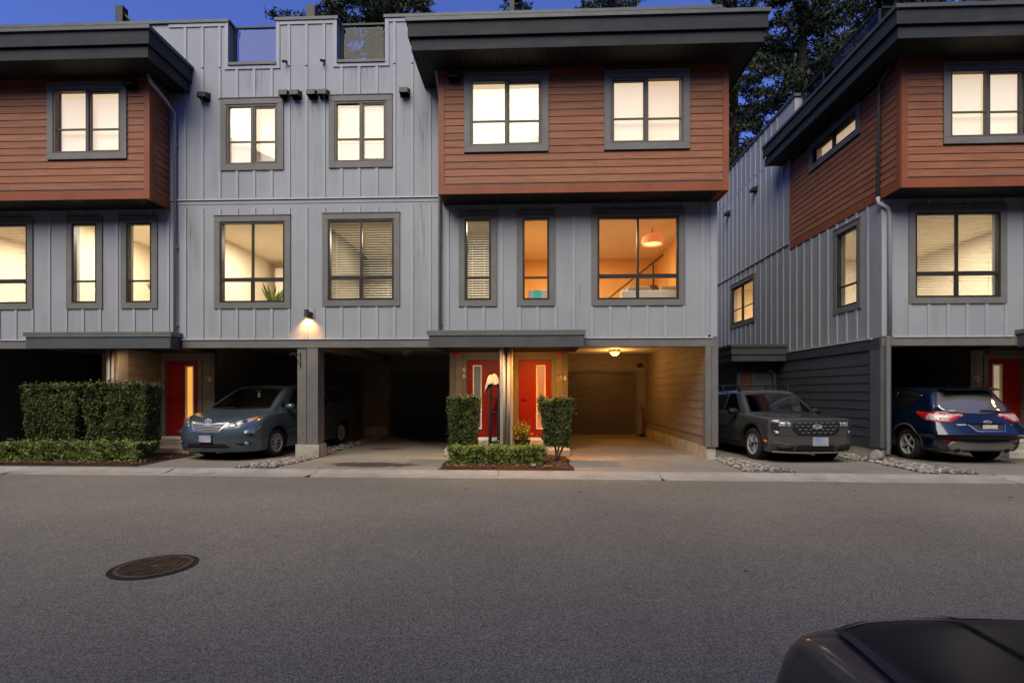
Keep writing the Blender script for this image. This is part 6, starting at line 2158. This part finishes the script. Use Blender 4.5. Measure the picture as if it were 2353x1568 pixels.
# ------------------------------------------------------------------ vegetation
def leaf_cloud(C, size, rr, aspect=0.45, up=0.0, jitter=0.0, outward=None):
    """one small bent leaf (two triangles) at each centre"""
    n = len(C)
    a = rr.standard_normal((n, 3)); a /= np.linalg.norm(a, axis=1)[:, None]
    if outward is not None:
        a = a * 0.8 + outward; a /= np.linalg.norm(a, axis=1)[:, None]
    if up: a[:, 2] += up; a /= np.linalg.norm(a, axis=1)[:, None]
    b = rr.standard_normal((n, 3)); b -= a * (a * b).sum(1)[:, None]; b /= np.linalg.norm(b, axis=1)[:, None]
    s = size * rr.uniform(0.6, 1.35, n)[:, None]
    w = s * aspect
    p0 = C - a * s; p1 = C + b * w + jitter; p2 = C + a * s; p3 = C - b * w
    V = np.stack([p0, p1, p2, p3], 1).reshape(-1, 3)
    T = np.arange(n * 4).reshape(-1, 4)
    return V, T


def leafmat(name, c1, c2, rough=0.7, nscale=7.0):
    m = bpy.data.materials.new(name)
    m.use_nodes = True
    nt = m.node_tree; N = nt.nodes.new; L = nt.links.new
    b = nt.nodes["Principled BSDF"]
    b.inputs['Roughness'].default_value = rough
    b.inputs['Specular IOR Level'].default_value = 0.3
    g = N("ShaderNodeNewGeometry")
    tc = N("ShaderNodeTexCoord"); nz = N("ShaderNodeTexNoise"); nz.inputs['Scale'].default_value = nscale; nz.inputs['Detail'].default_value = 4
    L(tc.outputs['Object'], nz.inputs['Vector'])
    ad = N("ShaderNodeMath"); ad.operation = 'MULTIPLY_ADD'; ad.inputs[1].default_value = 0.38
    L(g.outputs['Random Per Island'], ad.inputs[0])
    m2 = N("ShaderNodeMath"); m2.operation = 'MULTIPLY'; m2.inputs[1].default_value = 1.7; L(nz.outputs['Fac'], m2.inputs[0])
    m3 = N("ShaderNodeMath"); m3.operation = 'SUBTRACT'; m3.inputs[1].default_value = 0.5; L(m2.outputs[0], m3.inputs[0]); L(m3.outputs[0], ad.inputs[2])
    cr = N("ShaderNodeValToRGB")
    cr.color_ramp.elements[0].position = 0.2; cr.color_ramp.elements[1].position = 0.9
    cr.color_ramp.elements[0].color = (*c1, 1); cr.color_ramp.elements[1].color = (*c2, 1)
    L(ad.outputs[0], cr.inputs['Fac']); L(cr.outputs[0], b.inputs['Base Color'])
    MATS[name] = m
    return m


M_BARK = mat("dark_bark", (0.045, 0.032, 0.022), 0.9, 0.3, 8, 0.8, 30, bdist=0.02)
M_BARKR = mat("reddish_yew_bark", (0.16, 0.085, 0.050), 0.85, 0.3, 14, 0.8, 40, bdist=0.01)
M_NEEDLE = leafmat("conifer_needles", (0.010, 0.016, 0.008), (0.040, 0.055, 0.022))
M_YEW = leafmat("yew_leaves", (0.025, 0.042, 0.014), (0.155, 0.165, 0.045))
M_BOX = leafmat("box_leaves", (0.045, 0.080, 0.020), (0.32, 0.37, 0.09), 0.45)
M_YELLOW = leafmat("yellow_green_leaves", (0.10, 0.11, 0.015), (0.36, 0.30, 0.05), 0.5)
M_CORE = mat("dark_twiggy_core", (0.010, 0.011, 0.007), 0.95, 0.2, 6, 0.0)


def conifer(x, y, H, R_, label, seed, z_lo=0.12, dens=1.0, leaf=0.12, droop=0.25, round_=False):
    rr = np.random.default_rng(seed)
    t = thing("conifer_tree", (x, y, 0), label, "tree", "tall conifers behind the houses")
    b = MB()
    n = 9
    lean = rr.uniform(-0.2, 0.2, 2)
    pts = [(x + lean[0] * (k / n) ** 2, y + lean[1] * (k / n) ** 2, H * k / n) for k in range(n + 1)]
    b.tube(pts, [max(0.03, 0.020 * H * (1 - k / n * 0.93)) for k in range(n + 1)], 10)
    b.build("trunk", M_BARK, t, smooth=True)
    br = MB()
    C = []
    h = H * z_lo
    while h < H * 0.985:
        f = h / H
        Rm = R_ * ((1 - f) ** 0.75 if not round_ else math.sqrt(max(0.02, 1 - (2 * f - 1.05) ** 2))) + 0.25
        for _ in range(rr.integers(4, 7)):
            a = rr.uniform(0, 6.283)
            Lb = Rm * rr.uniform(0.55, 1.12)
            up0 = rr.uniform(-0.05, 0.35)
            m_ = 7
            path = []
            for k in range(m_ + 1):
                s = k / m_
                r = Lb * s
                path.append((x + r * math.cos(a + 0.15 * s), y + r * math.sin(a + 0.15 * s), h + up0 * r * 0.6 - droop * r * s * 0.8 + (0.10 * r * max(0, s - 0.7))))
            br.tube(path[:6], [0.05 * Lb / 4 + 0.012, 0.04 * Lb / 4 + 0.01, 0.03 * Lb / 4 + 0.01, 0.015, 0.012, 0.008], 4, caps=False)
            P = np.array(path)
            nl = int(46 * Lb * dens)
            s = rr.uniform(0.12, 1.0, nl) ** 0.85
            idx = s * m_
            i0 = np.minimum(idx.astype(int), m_ - 1); fr = (idx - i0)[:, None]
            c = P[i0] * (1 - fr) + P[i0 + 1] * fr
            # side sprays: clumps hanging off the limb
            spread = (0.10 + 0.16 * Lb * (1 - s) * 0.9)[:, None]
            k_ = max(3, int(Lb * 3))
            ci = rr.integers(0, k_, nl)
            cd = rr.standard_normal((k_, 3)) * np.array([1, 1, 0.35])
            c = c + cd[ci] * spread * 0.55 + rr.standard_normal((nl, 3)) * np.array([0.07, 0.07, 0.07])
            c[:, 2] -= 0.06 * Lb * rr.random(nl)
            C.append(c)
        h += rr.uniform(0.3, 0.55)
    br.build("limbs", M_BARK, t)["kind"] = "stuff"
    C = np.concatenate(C)
    V, T = leaf_cloud(C, leaf * 1.25, rr, 0.22)
    fast_mesh("crown", V, T, M_NEEDLE, t)
    return t


conifer(-9.3, 30.0, 29.5, 5.4, "wide dark conifer seen behind the roof terrace glass", 1, 0.45, 1.5, 0.14, round_=True)
conifer(-1.1, 33.0, 29.0, 3.6, "narrow conifer tip showing just above the middle roof, left of the others", 2, 0.5, 1.0, 0.13)
conifer(4.9, 31.0, 30.5, 6.4, "broad conifer top above the centre of the middle roof", 3, 0.5, 1.2, 0.13)
conifer(12.3, 33.0, 30.0, 5.4, "conifer top above the right end of the middle roof", 4, 0.4, 1.2, 0.13)
conifer(14.2, 28.5, 31.0, 7.0, "dense dark conifer in the gap between the houses", 5, 0.10, 1.7, 0.13)
conifer(20.3, 30.0, 38.0, 8.4, "tallest conifer rising behind the right house's side wall", 6, 0.10, 1.7, 0.14)
conifer(27.0, 31.0, 38.0, 8.6, "tall conifer behind the right house's roof corner", 7, 0.3, 1.5, 0.13)
conifer(34.5, 33.0, 39.0, 8.6, "tall conifer at the right edge behind the right house", 8, 0.4, 1.3, 0.13)


def box_cloud(n, rr, cx, cy, z0, z1, wx, wy, taper=0.0, lump=0.03, r=0.25, clump=60):
    """points near the surface of a clipped block of foliage"""
    face = rr.choice(5, n, p=[0.30, 0.22, 0.14, 0.14, 0.20])
    u, v = rr.uniform(-1, 1, n), rr.uniform(0, 1, n)
    d = np.abs(rr.standard_normal(n)) * 0.05 - 0.012
    X = np.empty(n); Y = np.empty(n); Z = np.empty(n)
    N_ = np.zeros((n, 3))
    w = lambda z: 1 - taper * (1 - z)
    for k, (nx, ny, nz) in enumerate(((0, -1, 0), (0, 0, 1), (-1, 0, 0), (1, 0, 0), (0, 1, 0))):
        m = face == k
        if nz:
            X[m] = u[m] * wx; Y[m] = (v[m] * 2 - 1) * wy; Z[m] = 1 - d[m] / (z1 - z0) * 0.5
        elif ny:
            X[m] = u[m] * wx * w(v[m]); Y[m] = ny * (wy * w(v[m]) - d[m]); Z[m] = v[m]
        else:
            X[m] = nx * (wx * w(v[m]) - d[m]); Y[m] = u[m] * wy * w(v[m]); Z[m] = v[m]
        N_[m] = (nx, ny, nz)
    P = np.stack([cx + X, cy + Y, z0 + Z * (z1 - z0)], 1)
    # lumpy surface: push clumps in and out
    cc = rr.uniform(0, 1, (clump, 3)) * np.array([2 * wx, 2 * wy, z1 - z0]) + np.array([cx - wx, cy - wy, z0])
    amp = rr.uniform(-1.3, 0.8, clump)
    rad = rr.uniform(0.05, 0.12, clump)
    for k in range(clump):
        q = np.exp(-((P - cc[k]) ** 2).sum(1) / rad[k] ** 2)
        P += N_ * (amp[k] * lump * q)[:, None]
    P += rr.standard_normal((n, 3)) * 0.010
    return P, N_


def hedge(label, cx, cy, z0, z1, wx, wy, n, m, seed, taper=0.0, leaf=0.022, stem=None, lump=0.05, name="hedge", cat="hedge", aspect=0.4, clump=90):
    rr = np.random.default_rng(seed)
    t = thing(name, (cx, cy, 0), label, cat, None)
    P, N_ = box_cloud(n, rr, cx, cy, z0, z1, wx, wy, taper, lump, clump=clump)
    stray = rr.random(len(P)) < 0.035
    P[stray] += N_[stray] * rr.uniform(0.01, 0.10, stray.sum())[:, None]
    V, T = leaf_cloud(P, leaf, rr, aspect, 0.0, 0.0, N_ * 0.5)
    fast_mesh("foliage", V, T, m, t)
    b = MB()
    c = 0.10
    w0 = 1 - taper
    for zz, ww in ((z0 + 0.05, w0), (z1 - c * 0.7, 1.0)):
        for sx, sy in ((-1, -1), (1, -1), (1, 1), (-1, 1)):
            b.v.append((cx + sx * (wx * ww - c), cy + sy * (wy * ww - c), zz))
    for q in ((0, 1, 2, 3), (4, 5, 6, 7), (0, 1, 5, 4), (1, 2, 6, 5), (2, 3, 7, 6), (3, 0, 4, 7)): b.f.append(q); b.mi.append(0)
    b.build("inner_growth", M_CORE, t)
    if stem:
        for k, pts in enumerate(stem):
            s_ = MB(); s_.tube(pts, [0.028, 0.022, 0.016, 0.010][:len(pts)], 7); s_.build("stem", M_BARKR, t, smooth=True)
    return t


# middle bed
hedge("low clipped box hedge in front of the two middle red doors", -0.735, 10.98, 0.03, 0.375, 0.975, 0.28, 24000, M_BOX, 21, 0.05, 0.021, lump=0.05, aspect=0.55, clump=160)
hedge("clipped yew column in front of red door 66", -1.50, 11.55, 0.22, 1.38, 0.34, 0.24, 24000, M_YEW, 22, 0.18, 0.024, name="yew_shrub", cat="shrub", lump=0.07, clump=150,
      stem=[[(-1.47, 11.55, 0.03), (-1.48, 11.55, 0.2), (-1.5, 11.55, 0.5)]])
hedge("clipped yew on bare reddish stems at the right end of the middle hedge", 0.51, 11.50, 0.34, 1.36, 0.35, 0.24, 22000, M_YEW, 23, 0.30, 0.024, name="yew_shrub", cat="shrub", lump=0.07, clump=150,
      stem=[[(0.50, 11.40, 0.03), (0.54, 11.42, 0.22), (0.60, 11.48, 0.42), (0.66, 11.5, 0.75)], [(0.52, 11.42, 0.03), (0.50, 11.44, 0.28), (0.44, 11.48, 0.48), (0.40, 11.5, 0.75)], [(0.53, 11.43, 0.03), (0.60, 11.44, 0.20), (0.72, 11.48, 0.45), (0.78, 11.5, 0.7)]])
# left bed
hedge("tall clipped yew hedge, left block beside door 70", -10.70, 11.57, 0.22, 1.65, 0.69, 0.27, 52000, M_YEW, 24, 0.28, 0.027, lump=0.08, clump=300)
hedge("tall clipped yew hedge, right block before door 68", -9.19, 11.54, 0.22, 1.68, 0.72, 0.26, 52000, M_YEW, 25, 0.10, 0.027, lump=0.08, clump=300)
hedge("low clipped box hedge along the foot of the tall yew hedge", -9.88, 11.13, 0.03, 0.42, 1.56, 0.25, 36000, M_BOX, 26, 0.04, 0.022, lump=0.06, aspect=0.55, clump=260)

# potted plant by door 64
pot = thing("potted_plant", (-0.24, 12.72, 0.155), "yellow green plant in a dark pot left of red door 64", "potted plant")
M_POT = mat("dark_glazed_pot", (0.035, 0.022, 0.016), 0.35, 0.2, 6, 0.1, 30)
MB().lathe((-0.24, 12.72, 0.155), [(0, 0.0), (0.13, 0.0), (0.185, 0.17), (0.20, 0.18), (0.20, 0.21), (0.175, 0.21), (0.17, 0.17), (0, 0.165)], 24).build("pot", M_POT, pot, smooth=False)
rr = np.random.default_rng(5)
C = []
st = MB()
for k in range(13):
    a = rr.uniform(0, 6.28); r = rr.uniform(0.04, 0.20); hh = rr.uniform(0.08, 0.36)
    q = (-0.24 + r * math.cos(a) - 0.04, 12.72 + r * 0.6 * math.sin(a), 0.36 + hh)
    st.tube([(-0.24, 12.72, 0.33), ((-0.24 + q[0]) / 2, 12.72, 0.36 + hh * 0.55), q], 0.006, 5)
    C.append(np.array(q) + rr.standard_normal((170, 3)) * np.array([0.07, 0.06, 0.06]))
    C.append(np.array(q) + np.array([0, 0, -0.08]) + rr.standard_normal((40, 3)) * np.array([0.06, 0.06, 0.06]))
st.build("stems", M_BARKR, pot)
V, T = leaf_cloud(np.concatenate(C), 0.022, rr, 0.5)
fast_mesh("leaves", V, T, M_YELLOW, pot)
# fallen stick and root pieces on the mulch
b = MB(); b.tube([(0.30, 10.62, 0.07), (0.48, 10.60, 0.075), (0.62, 10.50, 0.06), (0.70, 10.44, 0.055)], [0.006, 0.009, 0.008, 0.005], 6)
tag(b.build("fallen_stick", M_BARKR, None), "thin fallen stick on the mulch at the foot of the stemmed yew", "stick")
b = MB(); b.tube([(-10.6, 10.62, 0.06), (-10.0, 10.58, 0.075), (-9.6, 10.60, 0.07), (-9.35, 10.55, 0.055)], 0.008, 6)
tag(b.build("irrigation_hose", M_BARKR, None), "thin brown hose lying on the mulch before the left hedge", "hose")
# ------------------------------------------------------------------ lamps and small things
ORANGE = (1.0, 0.50, 0.16)
# lit ceiling dome in the carport of number 64
dl = thing("ceiling_lamp", (2.50, 16.2, 2.77), "lit orange dome lamp on the ceiling of the right hand carport", "ceiling lamp", "dome lamps on the carport ceilings")
MB().lathe((2.50, 16.2, 2.77), [(0, 0.01), (0.17, 0.01), (0.17, -0.02), (0.15, -0.035)], 24).build("base", M_WHITE, dl)
MB().lathe((2.50, 16.2, 2.77), [(0.15, -0.035), (0.145, -0.07), (0.11, -0.12), (0.06, -0.145), (0, -0.15)], 24).build("dome", M_BULB, dl, smooth=True)
lamp('POINT', (2.50, 16.2, 2.50), 62, (1.0, 0.45, 0.11), dl, 0.10)
M_FROST = mat("unlit_frosted_glass", (0.30, 0.29, 0.27), 0.3, 0.05, 4, 0.0)
d2 = thing("ceiling_lamp", (-3.90, 16.2, 2.77), "unlit dome lamp on the ceiling of the middle carport", "ceiling lamp", "dome lamps on the carport ceilings")
MB().lathe((-3.90, 16.2, 2.77), [(0, 0.01), (0.17, 0.01), (0.17, -0.02), (0.15, -0.035)], 24).build("base", M_WHITE, d2)
MB().lathe((-3.90, 16.2, 2.77), [(0.15, -0.035), (0.145, -0.07), (0.11, -0.12), (0.06, -0.145), (0, -0.15)], 24).build("dome", M_FROST, d2, smooth=True)
# canopy downlights
M_SPOT = emit_mat("lit_downlight", (1.0, 0.62, 0.30), 8.0, 0.02, 1)
for x, y, pw, lab in ((-1.14, 11.74, 60, "recessed downlight in the canopy left of the middle column"), (0.09, 11.74, 150, "recessed downlight in the canopy above the brightest red door"),
                      (-9.27, 11.74, 12, "recessed downlight in the left canopy nearest the amber lit door"), (-10.50, 11.74, 9, "recessed downlight in the left canopy over the tall hedge"), (11.6, 11.74, 5, "recessed downlight in the right canopy beyond the blue suv")):
    t = thing("downlight", (x, y, 2.53), lab, "downlight", "downlights in the canopies")
    MB().lathe((x, y, 2.53), [(0.095, 0.004), (0.095, -0.012), (0.07, -0.012), (0.065, 0.0)], 24).build("ring", M_WHITE, t)
    MB().lathe((x, y, 2.525), [(0, 0.0), (0.066, 0.0)], 20).build("lens", M_SPOT, t)
    lamp('SPOT', (x, y + 0.05, 2.50), pw * 3.0, (1.0, 0.40, 0.06) if pw > 100 else (1.0, 0.62, 0.32), t, 0.06, (R(22), 0, 0), 160)
# wall light
wlp = thing("wall_lamp", (-5.14, 12.0, 3.30), "small lit square wall lamp on the grey siding above the carport pillar", "wall lamp")
piece("back_plate", M_BATTEN, wlp, -5.25, -5.02, 11.985, 11.999, 3.20, 3.44)
mb = MB(); mb.lathe((-5.16, 11.90, 3.30), [(0.0, 0.09), (0.055, 0.09), (0.055, -0.07), (0.045, -0.07), (0.045, 0.0)], 20); mb.build("shade", M_TRIMD, wlp, smooth=False)
piece("arm", M_BLACK, wlp, -5.12, -5.05, 11.90, 11.985, 3.26, 3.34)
MB().lathe((-5.16, 11.90, 3.30), [(0, -0.055), (0.044, -0.055)], 16).build("bulb", M_BULB, wlp)
lamp('SPOT', (-5.16, 11.895, 3.21), 72, (1.0, 0.46, 0.12), wlp, 0.05, (R(20), 0, 0), 120)
# fire bells
for x, lab in ((0.69, "red fire bell on the wall above number 64"), (-1.93, "dim red fire bell on the wall above number 66"), (11.25, "dim red fire bell above door 62")):
    t = thing("fire_bell", (x, 13.48, 2.55), lab, "fire bell", "red fire bells by the doors")
    piece("bell_box", mat("fire_red", (0.55, 0.02, 0.015), 0.35, 0.05, 4, 0.0), t, x - 0.07, x + 0.07, 13.40, 13.48, 2.46, 2.64)
    piece("strobe", M_WHITE, t, x - 0.02, x + 0.02, 13.38, 13.40, 2.53, 2.60)
    piece("bracket", M_TRIM, t, x - 0.05, x + 0.05, 13.481, 13.50, 2.48, 2.62)
# house numbers
M_NUM = mat("pale_number_metal", (0.62, 0.58, 0.50), 0.4, 0.03, 4, 0.0)
for s, x, z, y, lab in (("64", 0.775, 1.86, 13.462, "pale number 64 on the boards right of the bright red door"), ("68", -8.44, 1.83, 13.462, "pale number 68 on the boards left of the minivan"),
                        ("70", -11.12, 1.83, 13.462, "pale number 70 half hidden beside the left column"), ("62", 10.93, 1.83, 13.462, "pale number 62 on the boards above the blue suv")):
    o = text_mesh("house_number", s, M_NUM, None, (x, y, z), 0.17, bold=0.006)
    tag(o, lab, "house number", "house numbers by the doors")
o = text_mesh("house_number", "6\n6", M_NUM, None, (-1.745, 13.455, 2.0), 0.16, bold=0.006)
tag(o, "pale number 66 set upright beside the left middle red door", "house number", "house numbers by the doors")
# curled plant hooks
def hook(x, y, z, sgn, lab):
    b = MB()
    b.tube([(x, y, z), (x, y, z - 0.36)], 0.008, 6)
    pts = [(x, y, z - 0.04), (x - sgn * 0.20, y, z - 0.02)]
    for k in range(12):
        a = math.pi / 2 + sgn * 0 + k * 0.45
        r = 0.035 * (1 - k / 18)
        pts.append((x - sgn * (0.22 + r * math.sin(k * 0.45)), y, z - 0.05 + r * math.cos(k * 0.45)))
    b.tube(pts, 0.007, 6)
    b.tube([(x, y, z - 0.30), (x - sgn * 0.05, y, z - 0.24), (x - sgn * 0.10, y, z - 0.10), (x - sgn * 0.15, y, z - 0.04)], 0.006, 6)
    tag(b.build("plant_hook", M_BLACK, None), lab, "plant hook", "curled iron plant hooks")


hook(-5.34, 11.985, 2.42, 1, "curled black iron plant hook on the big carport pillar")
hook(-9.74, 11.965, 2.34, 1, "curled black iron plant hook on the left entry column")
# black shelf with a cloth
sh = thing("shelf_rack", (-0.90, 12.58, 0.157), "narrow black open shelf standing in front of red door 66", "shelf rack")
for x in (-1.01, -0.80):
    for y in (12.5, 12.68):
        piece("upright", M_BLACK, sh, x - 0.03, x + 0.03, y - 0.015, y + 0.015, 0.157, 1.78)
for z in (0.30, 0.66, 1.02, 1.38, 1.74):
    piece("shelf", M_BLACK, sh, -1.01, -0.81, 12.485, 12.695, z, z + 0.025)
M_CLOTH = mat("cream_cloth", (0.42, 0.36, 0.30), 0.9, 0.1, 6, 0.3, 20)
bm = bmesh.new()
bmesh.ops.create_grid(bm, x_segments=22, y_segments=18, size=0.5)
rr = np.random.default_rng(4)
for v in bm.verts:
    x, y = v.co.x * 0.46, v.co.y * 0.44
    ex = max(0, abs(x) - 0.125); ey = max(0, abs(y) - 0.10)
    z = 1.80 + 0.14 * math.exp(-((x + 0.02) ** 2 + y ** 2) / 0.02) - 1.6 * ex ** 0.9 - 1.1 * ey + 0.02 * math.sin(x * 40 + y * 13) + 0.015 * math.sin(y * 47)
    v.co = (-0.92 + min(max(x, -0.20), 0.16) + 0.01 * math.sin(z * 60), 12.59 + min(max(y, -0.16), 0.16) + 0.012 * math.sin(x * 55), z)
me = bpy.data.meshes.new("cloth"); bm.to_mesh(me); bm.free(); me.materials.append(M_CLOTH)
me.polygons.foreach_set("use_smooth", [True] * len(me.polygons))
o = bpy.data.objects.new("cloth", me); SC.collection.objects.link(o)
md = o.modifiers.new("thick", 'SOLIDIFY'); md.thickness = 0.006
tag(o, "crumpled cream cloth thrown over the top of the black shelf", "cloth")
# garage corner things
piece_t = thing("broom_handle", (3.72, 18.2, 0.0), "wooden tool handle leaning in the corner of the right carport", "tool")
b = MB(); b.tube([(3.76, 18.2, 0.02), (3.74, 18.35, 1.05)], 0.022, 8); b.build("handle", M_BARKR, piece_t, smooth=True)
b = MB(); b.box(3.63, 3.84, 18.1, 18.28, 0.0, 0.09); b.build("head", M_BLACK, piece_t, bevel=0.02)
cm_ = thing("security_camera", (3.55, 18.45, 2.46), "small black box fixed high on the right carport's rear wall", "camera")
piece("housing", M_BLACK, cm_, 3.62, 3.78, 18.38, 18.49, 2.38, 2.50)
# leaf litter and scraps on the driveways
chips("dead_leaves", 60, -4.9, -2.2, 10.4, 16.5, 0.004, M_CHIP, (0.008, 0.022))
chips("dead_leaves", 40, 1.0, 3.8, 10.4, 17.0, 0.004, M_CHIP, (0.006, 0.02))
chips("road_grit", 420, -8, 8, 2.5, 9.4, -0.060, M_CARBLK, (0.003, 0.010))

# ------------------------------------------------------------------ things seen through the windows
# orange room
pl = thing("pendant_lamp", (3.05, 13.6, 5.35), "round orange woven pendant lamp glowing in the wide orange window", "pendant lamp")
M_WOVEN = emit_mat("lit_woven_shade", (1.0, 0.20, 0.06), 0.9, 0.5, 60, col2=(0.45, 0.05, 0.02))
MB().lathe((3.05, 13.6, 5.38), [(0.04, 0.14), (0.14, 0.13), (0.25, 0.06), (0.28, -0.02), (0.26, -0.10), (0.25, -0.12)], 28).build("shade", M_WOVEN, pl, smooth=True)
MB().lathe((3.05, 13.6, 5.29), [(0, 0.0), (0.22, 0.0)], 24).build("diffuser", M_BULB, pl)
b = MB(); b.tube([(3.05, 13.6, 5.5), (3.05, 13.6, 5.69)], 0.008, 6); b.build("cord", M_BLACK, pl)
so = thing("sofa", (2.9, 13.2, 2.97), "white sofa back seen through the wide orange window", "sofa")
mb = MB(); mb.box(2.15, 3.75, 12.9, 13.1, 2.97, 3.98); mb.build("backrest", M_WHITE, so, bevel=0.05)
mb = MB(); mb.box(2.15, 3.75, 13.1, 13.8, 2.97, 3.45); mb.build("seat", M_WHITE, so, bevel=0.05)
for x in (2.3, 3.1):
    mb = MB(); mb.box(x, x + 0.6, 12.95, 13.15, 3.9, 4.08); mb.build("cushion", M_CLOTH, so, bevel=0.06)
stp = thing("staircase", (2.9, 15.5, 2.97), "dark stair rail rising behind the white sofa", "staircase")
for k in range(7):
    piece("stair_tread", M_BARKR, stp, 2.0 + 0.25 * k, 2.3 + 0.25 * k, 15.2, 16.1, 3.2 + 0.2 * k, 3.25 + 0.2 * k)
b = MB(); b.tube([(2.0, 15.15, 4.05), (3.7, 15.15, 5.4)], 0.03, 6); b.build("handrail", M_BARKR, stp)
gt = thing("wall_guitar", (3.5, 14.6, 4.6), "dark guitar shape hanging behind the right pane of the orange window", "guitar")
b = MB(); b.tube([(3.30, 14.6, 5.0), (3.30, 14.6, 4.45)], 0.02, 6); b.build("neck", M_BLACK, gt)
MB().lathe((3.30, 14.6, 4.28), [(0, -0.03), (0.15, -0.03), (0.17, 0), (0.15, 0.03), (0, 0.03)], 20, 'y').build("soundbox", M_BARKR, gt, smooth=False)
b = MB(); b.tube([(3.25, 14.6, 4.14), (3.25, 14.6, 3.95)], 0.10, 10); b.build("lower_bout", M_BARKR, gt)
# small appliance in the narrow orange window
tr = thing("toaster_box", (0.12, 12.32, 3.62), "white box with a turquoise panel on the sill of the narrow orange window", "small appliance")
mb = MB(); mb.box(-0.10, 0.33, 12.26, 12.45, 3.60, 3.87); mb.build("case", M_WHITE, tr, bevel=0.03)
piece("panel", mat("turquoise_panel", (0.12, 0.55, 0.50), 0.4, 0.03, 3, 0.0, emis=(0.1, 0.6, 0.55), estr=0.15), tr, 0.02, 0.20, 12.252, 12.26, 3.61, 3.86)
# indoor plants
def house_plant(x, y, z, h, lab, seed):
    t = thing("house_plant", (x, y, z), lab, "house plant")
    MB().lathe((x, y, z), [(0, 0), (0.10, 0), (0.13, 0.2), (0.11, 0.2), (0, 0.18)], 16).build("pot", M_WHITE, t)
    rr = np.random.default_rng(seed)
    b = MB()
    for k in range(16):
        a = rr.uniform(0, 6.28); L_ = h * rr.uniform(0.6, 1.0); sp = rr.uniform(0.2, 0.6)
        p = [(x + L_ * sp * s * math.cos(a), y + L_ * sp * s * 0.6 * math.sin(a), z + 0.18 + L_ * s * (1 - 0.35 * s * sp)) for s in (0, 0.35, 0.7, 1.0)]
        w = 0.03
        for i in range(3):
            p0, p1 = p[i], p[i + 1]
            w0, w1 = (w * 0.4, w, w)[i], (w, w, 0.002)[i]
            b.quad((p0[0] - w0, p0[1], p0[2]), (p0[0] + w0, p0[1], p0[2]), (p1[0] + w1, p1[1], p1[2]), (p1[0] - w1, p1[1], p1[2]))
    b.build("leaves", M_BOX, t, fix=False)


house_plant(-6.35, 12.7, 3.35, 0.75, "leafy house plant behind the lower pane of the left flat front window", 31)
house_plant(-5.95, 12.8, 3.35, 0.55, "second smaller house plant right of the first in the same window", 32)
house_plant(-9.05, 12.6, 3.35, 0.9, "house plant in the narrow window nearest the left downspout", 33)
cab = thing("kitchen_cabinet", (-6.6, 16.5, 2.95), "pale kitchen cupboards at the back of the lit left room", "cupboard")
for k in range(4):
    piece("cupboard_door", M_WHITE, cab, -8.2 + 0.72 * k, -7.52 + 0.72 * k, 16.55, 16.6, 4.55, 5.45)
piece("worktop", M_CLOTH, cab, -8.2, -5.4, 16.3, 16.95, 3.8, 3.86)
cbk = thing("bookcase", (-9.4, 14.8, 2.95), "dark green bookcase behind the narrow window nearest the left downspout", "bookcase")
mb = MB(); mb.box(-9.9, -8.75, 14.6, 14.95, 2.96, 4.9); mb.build("carcass", mat("grey_green_panel", (0.16, 0.18, 0.14), 0.8, 0.1, 3, 0.0), cbk)
for z in (3.3, 3.8, 4.3):
    piece("shelf", M_CLOTH, cbk, -9.88, -8.77, 14.5, 14.6, z, z + 0.03)
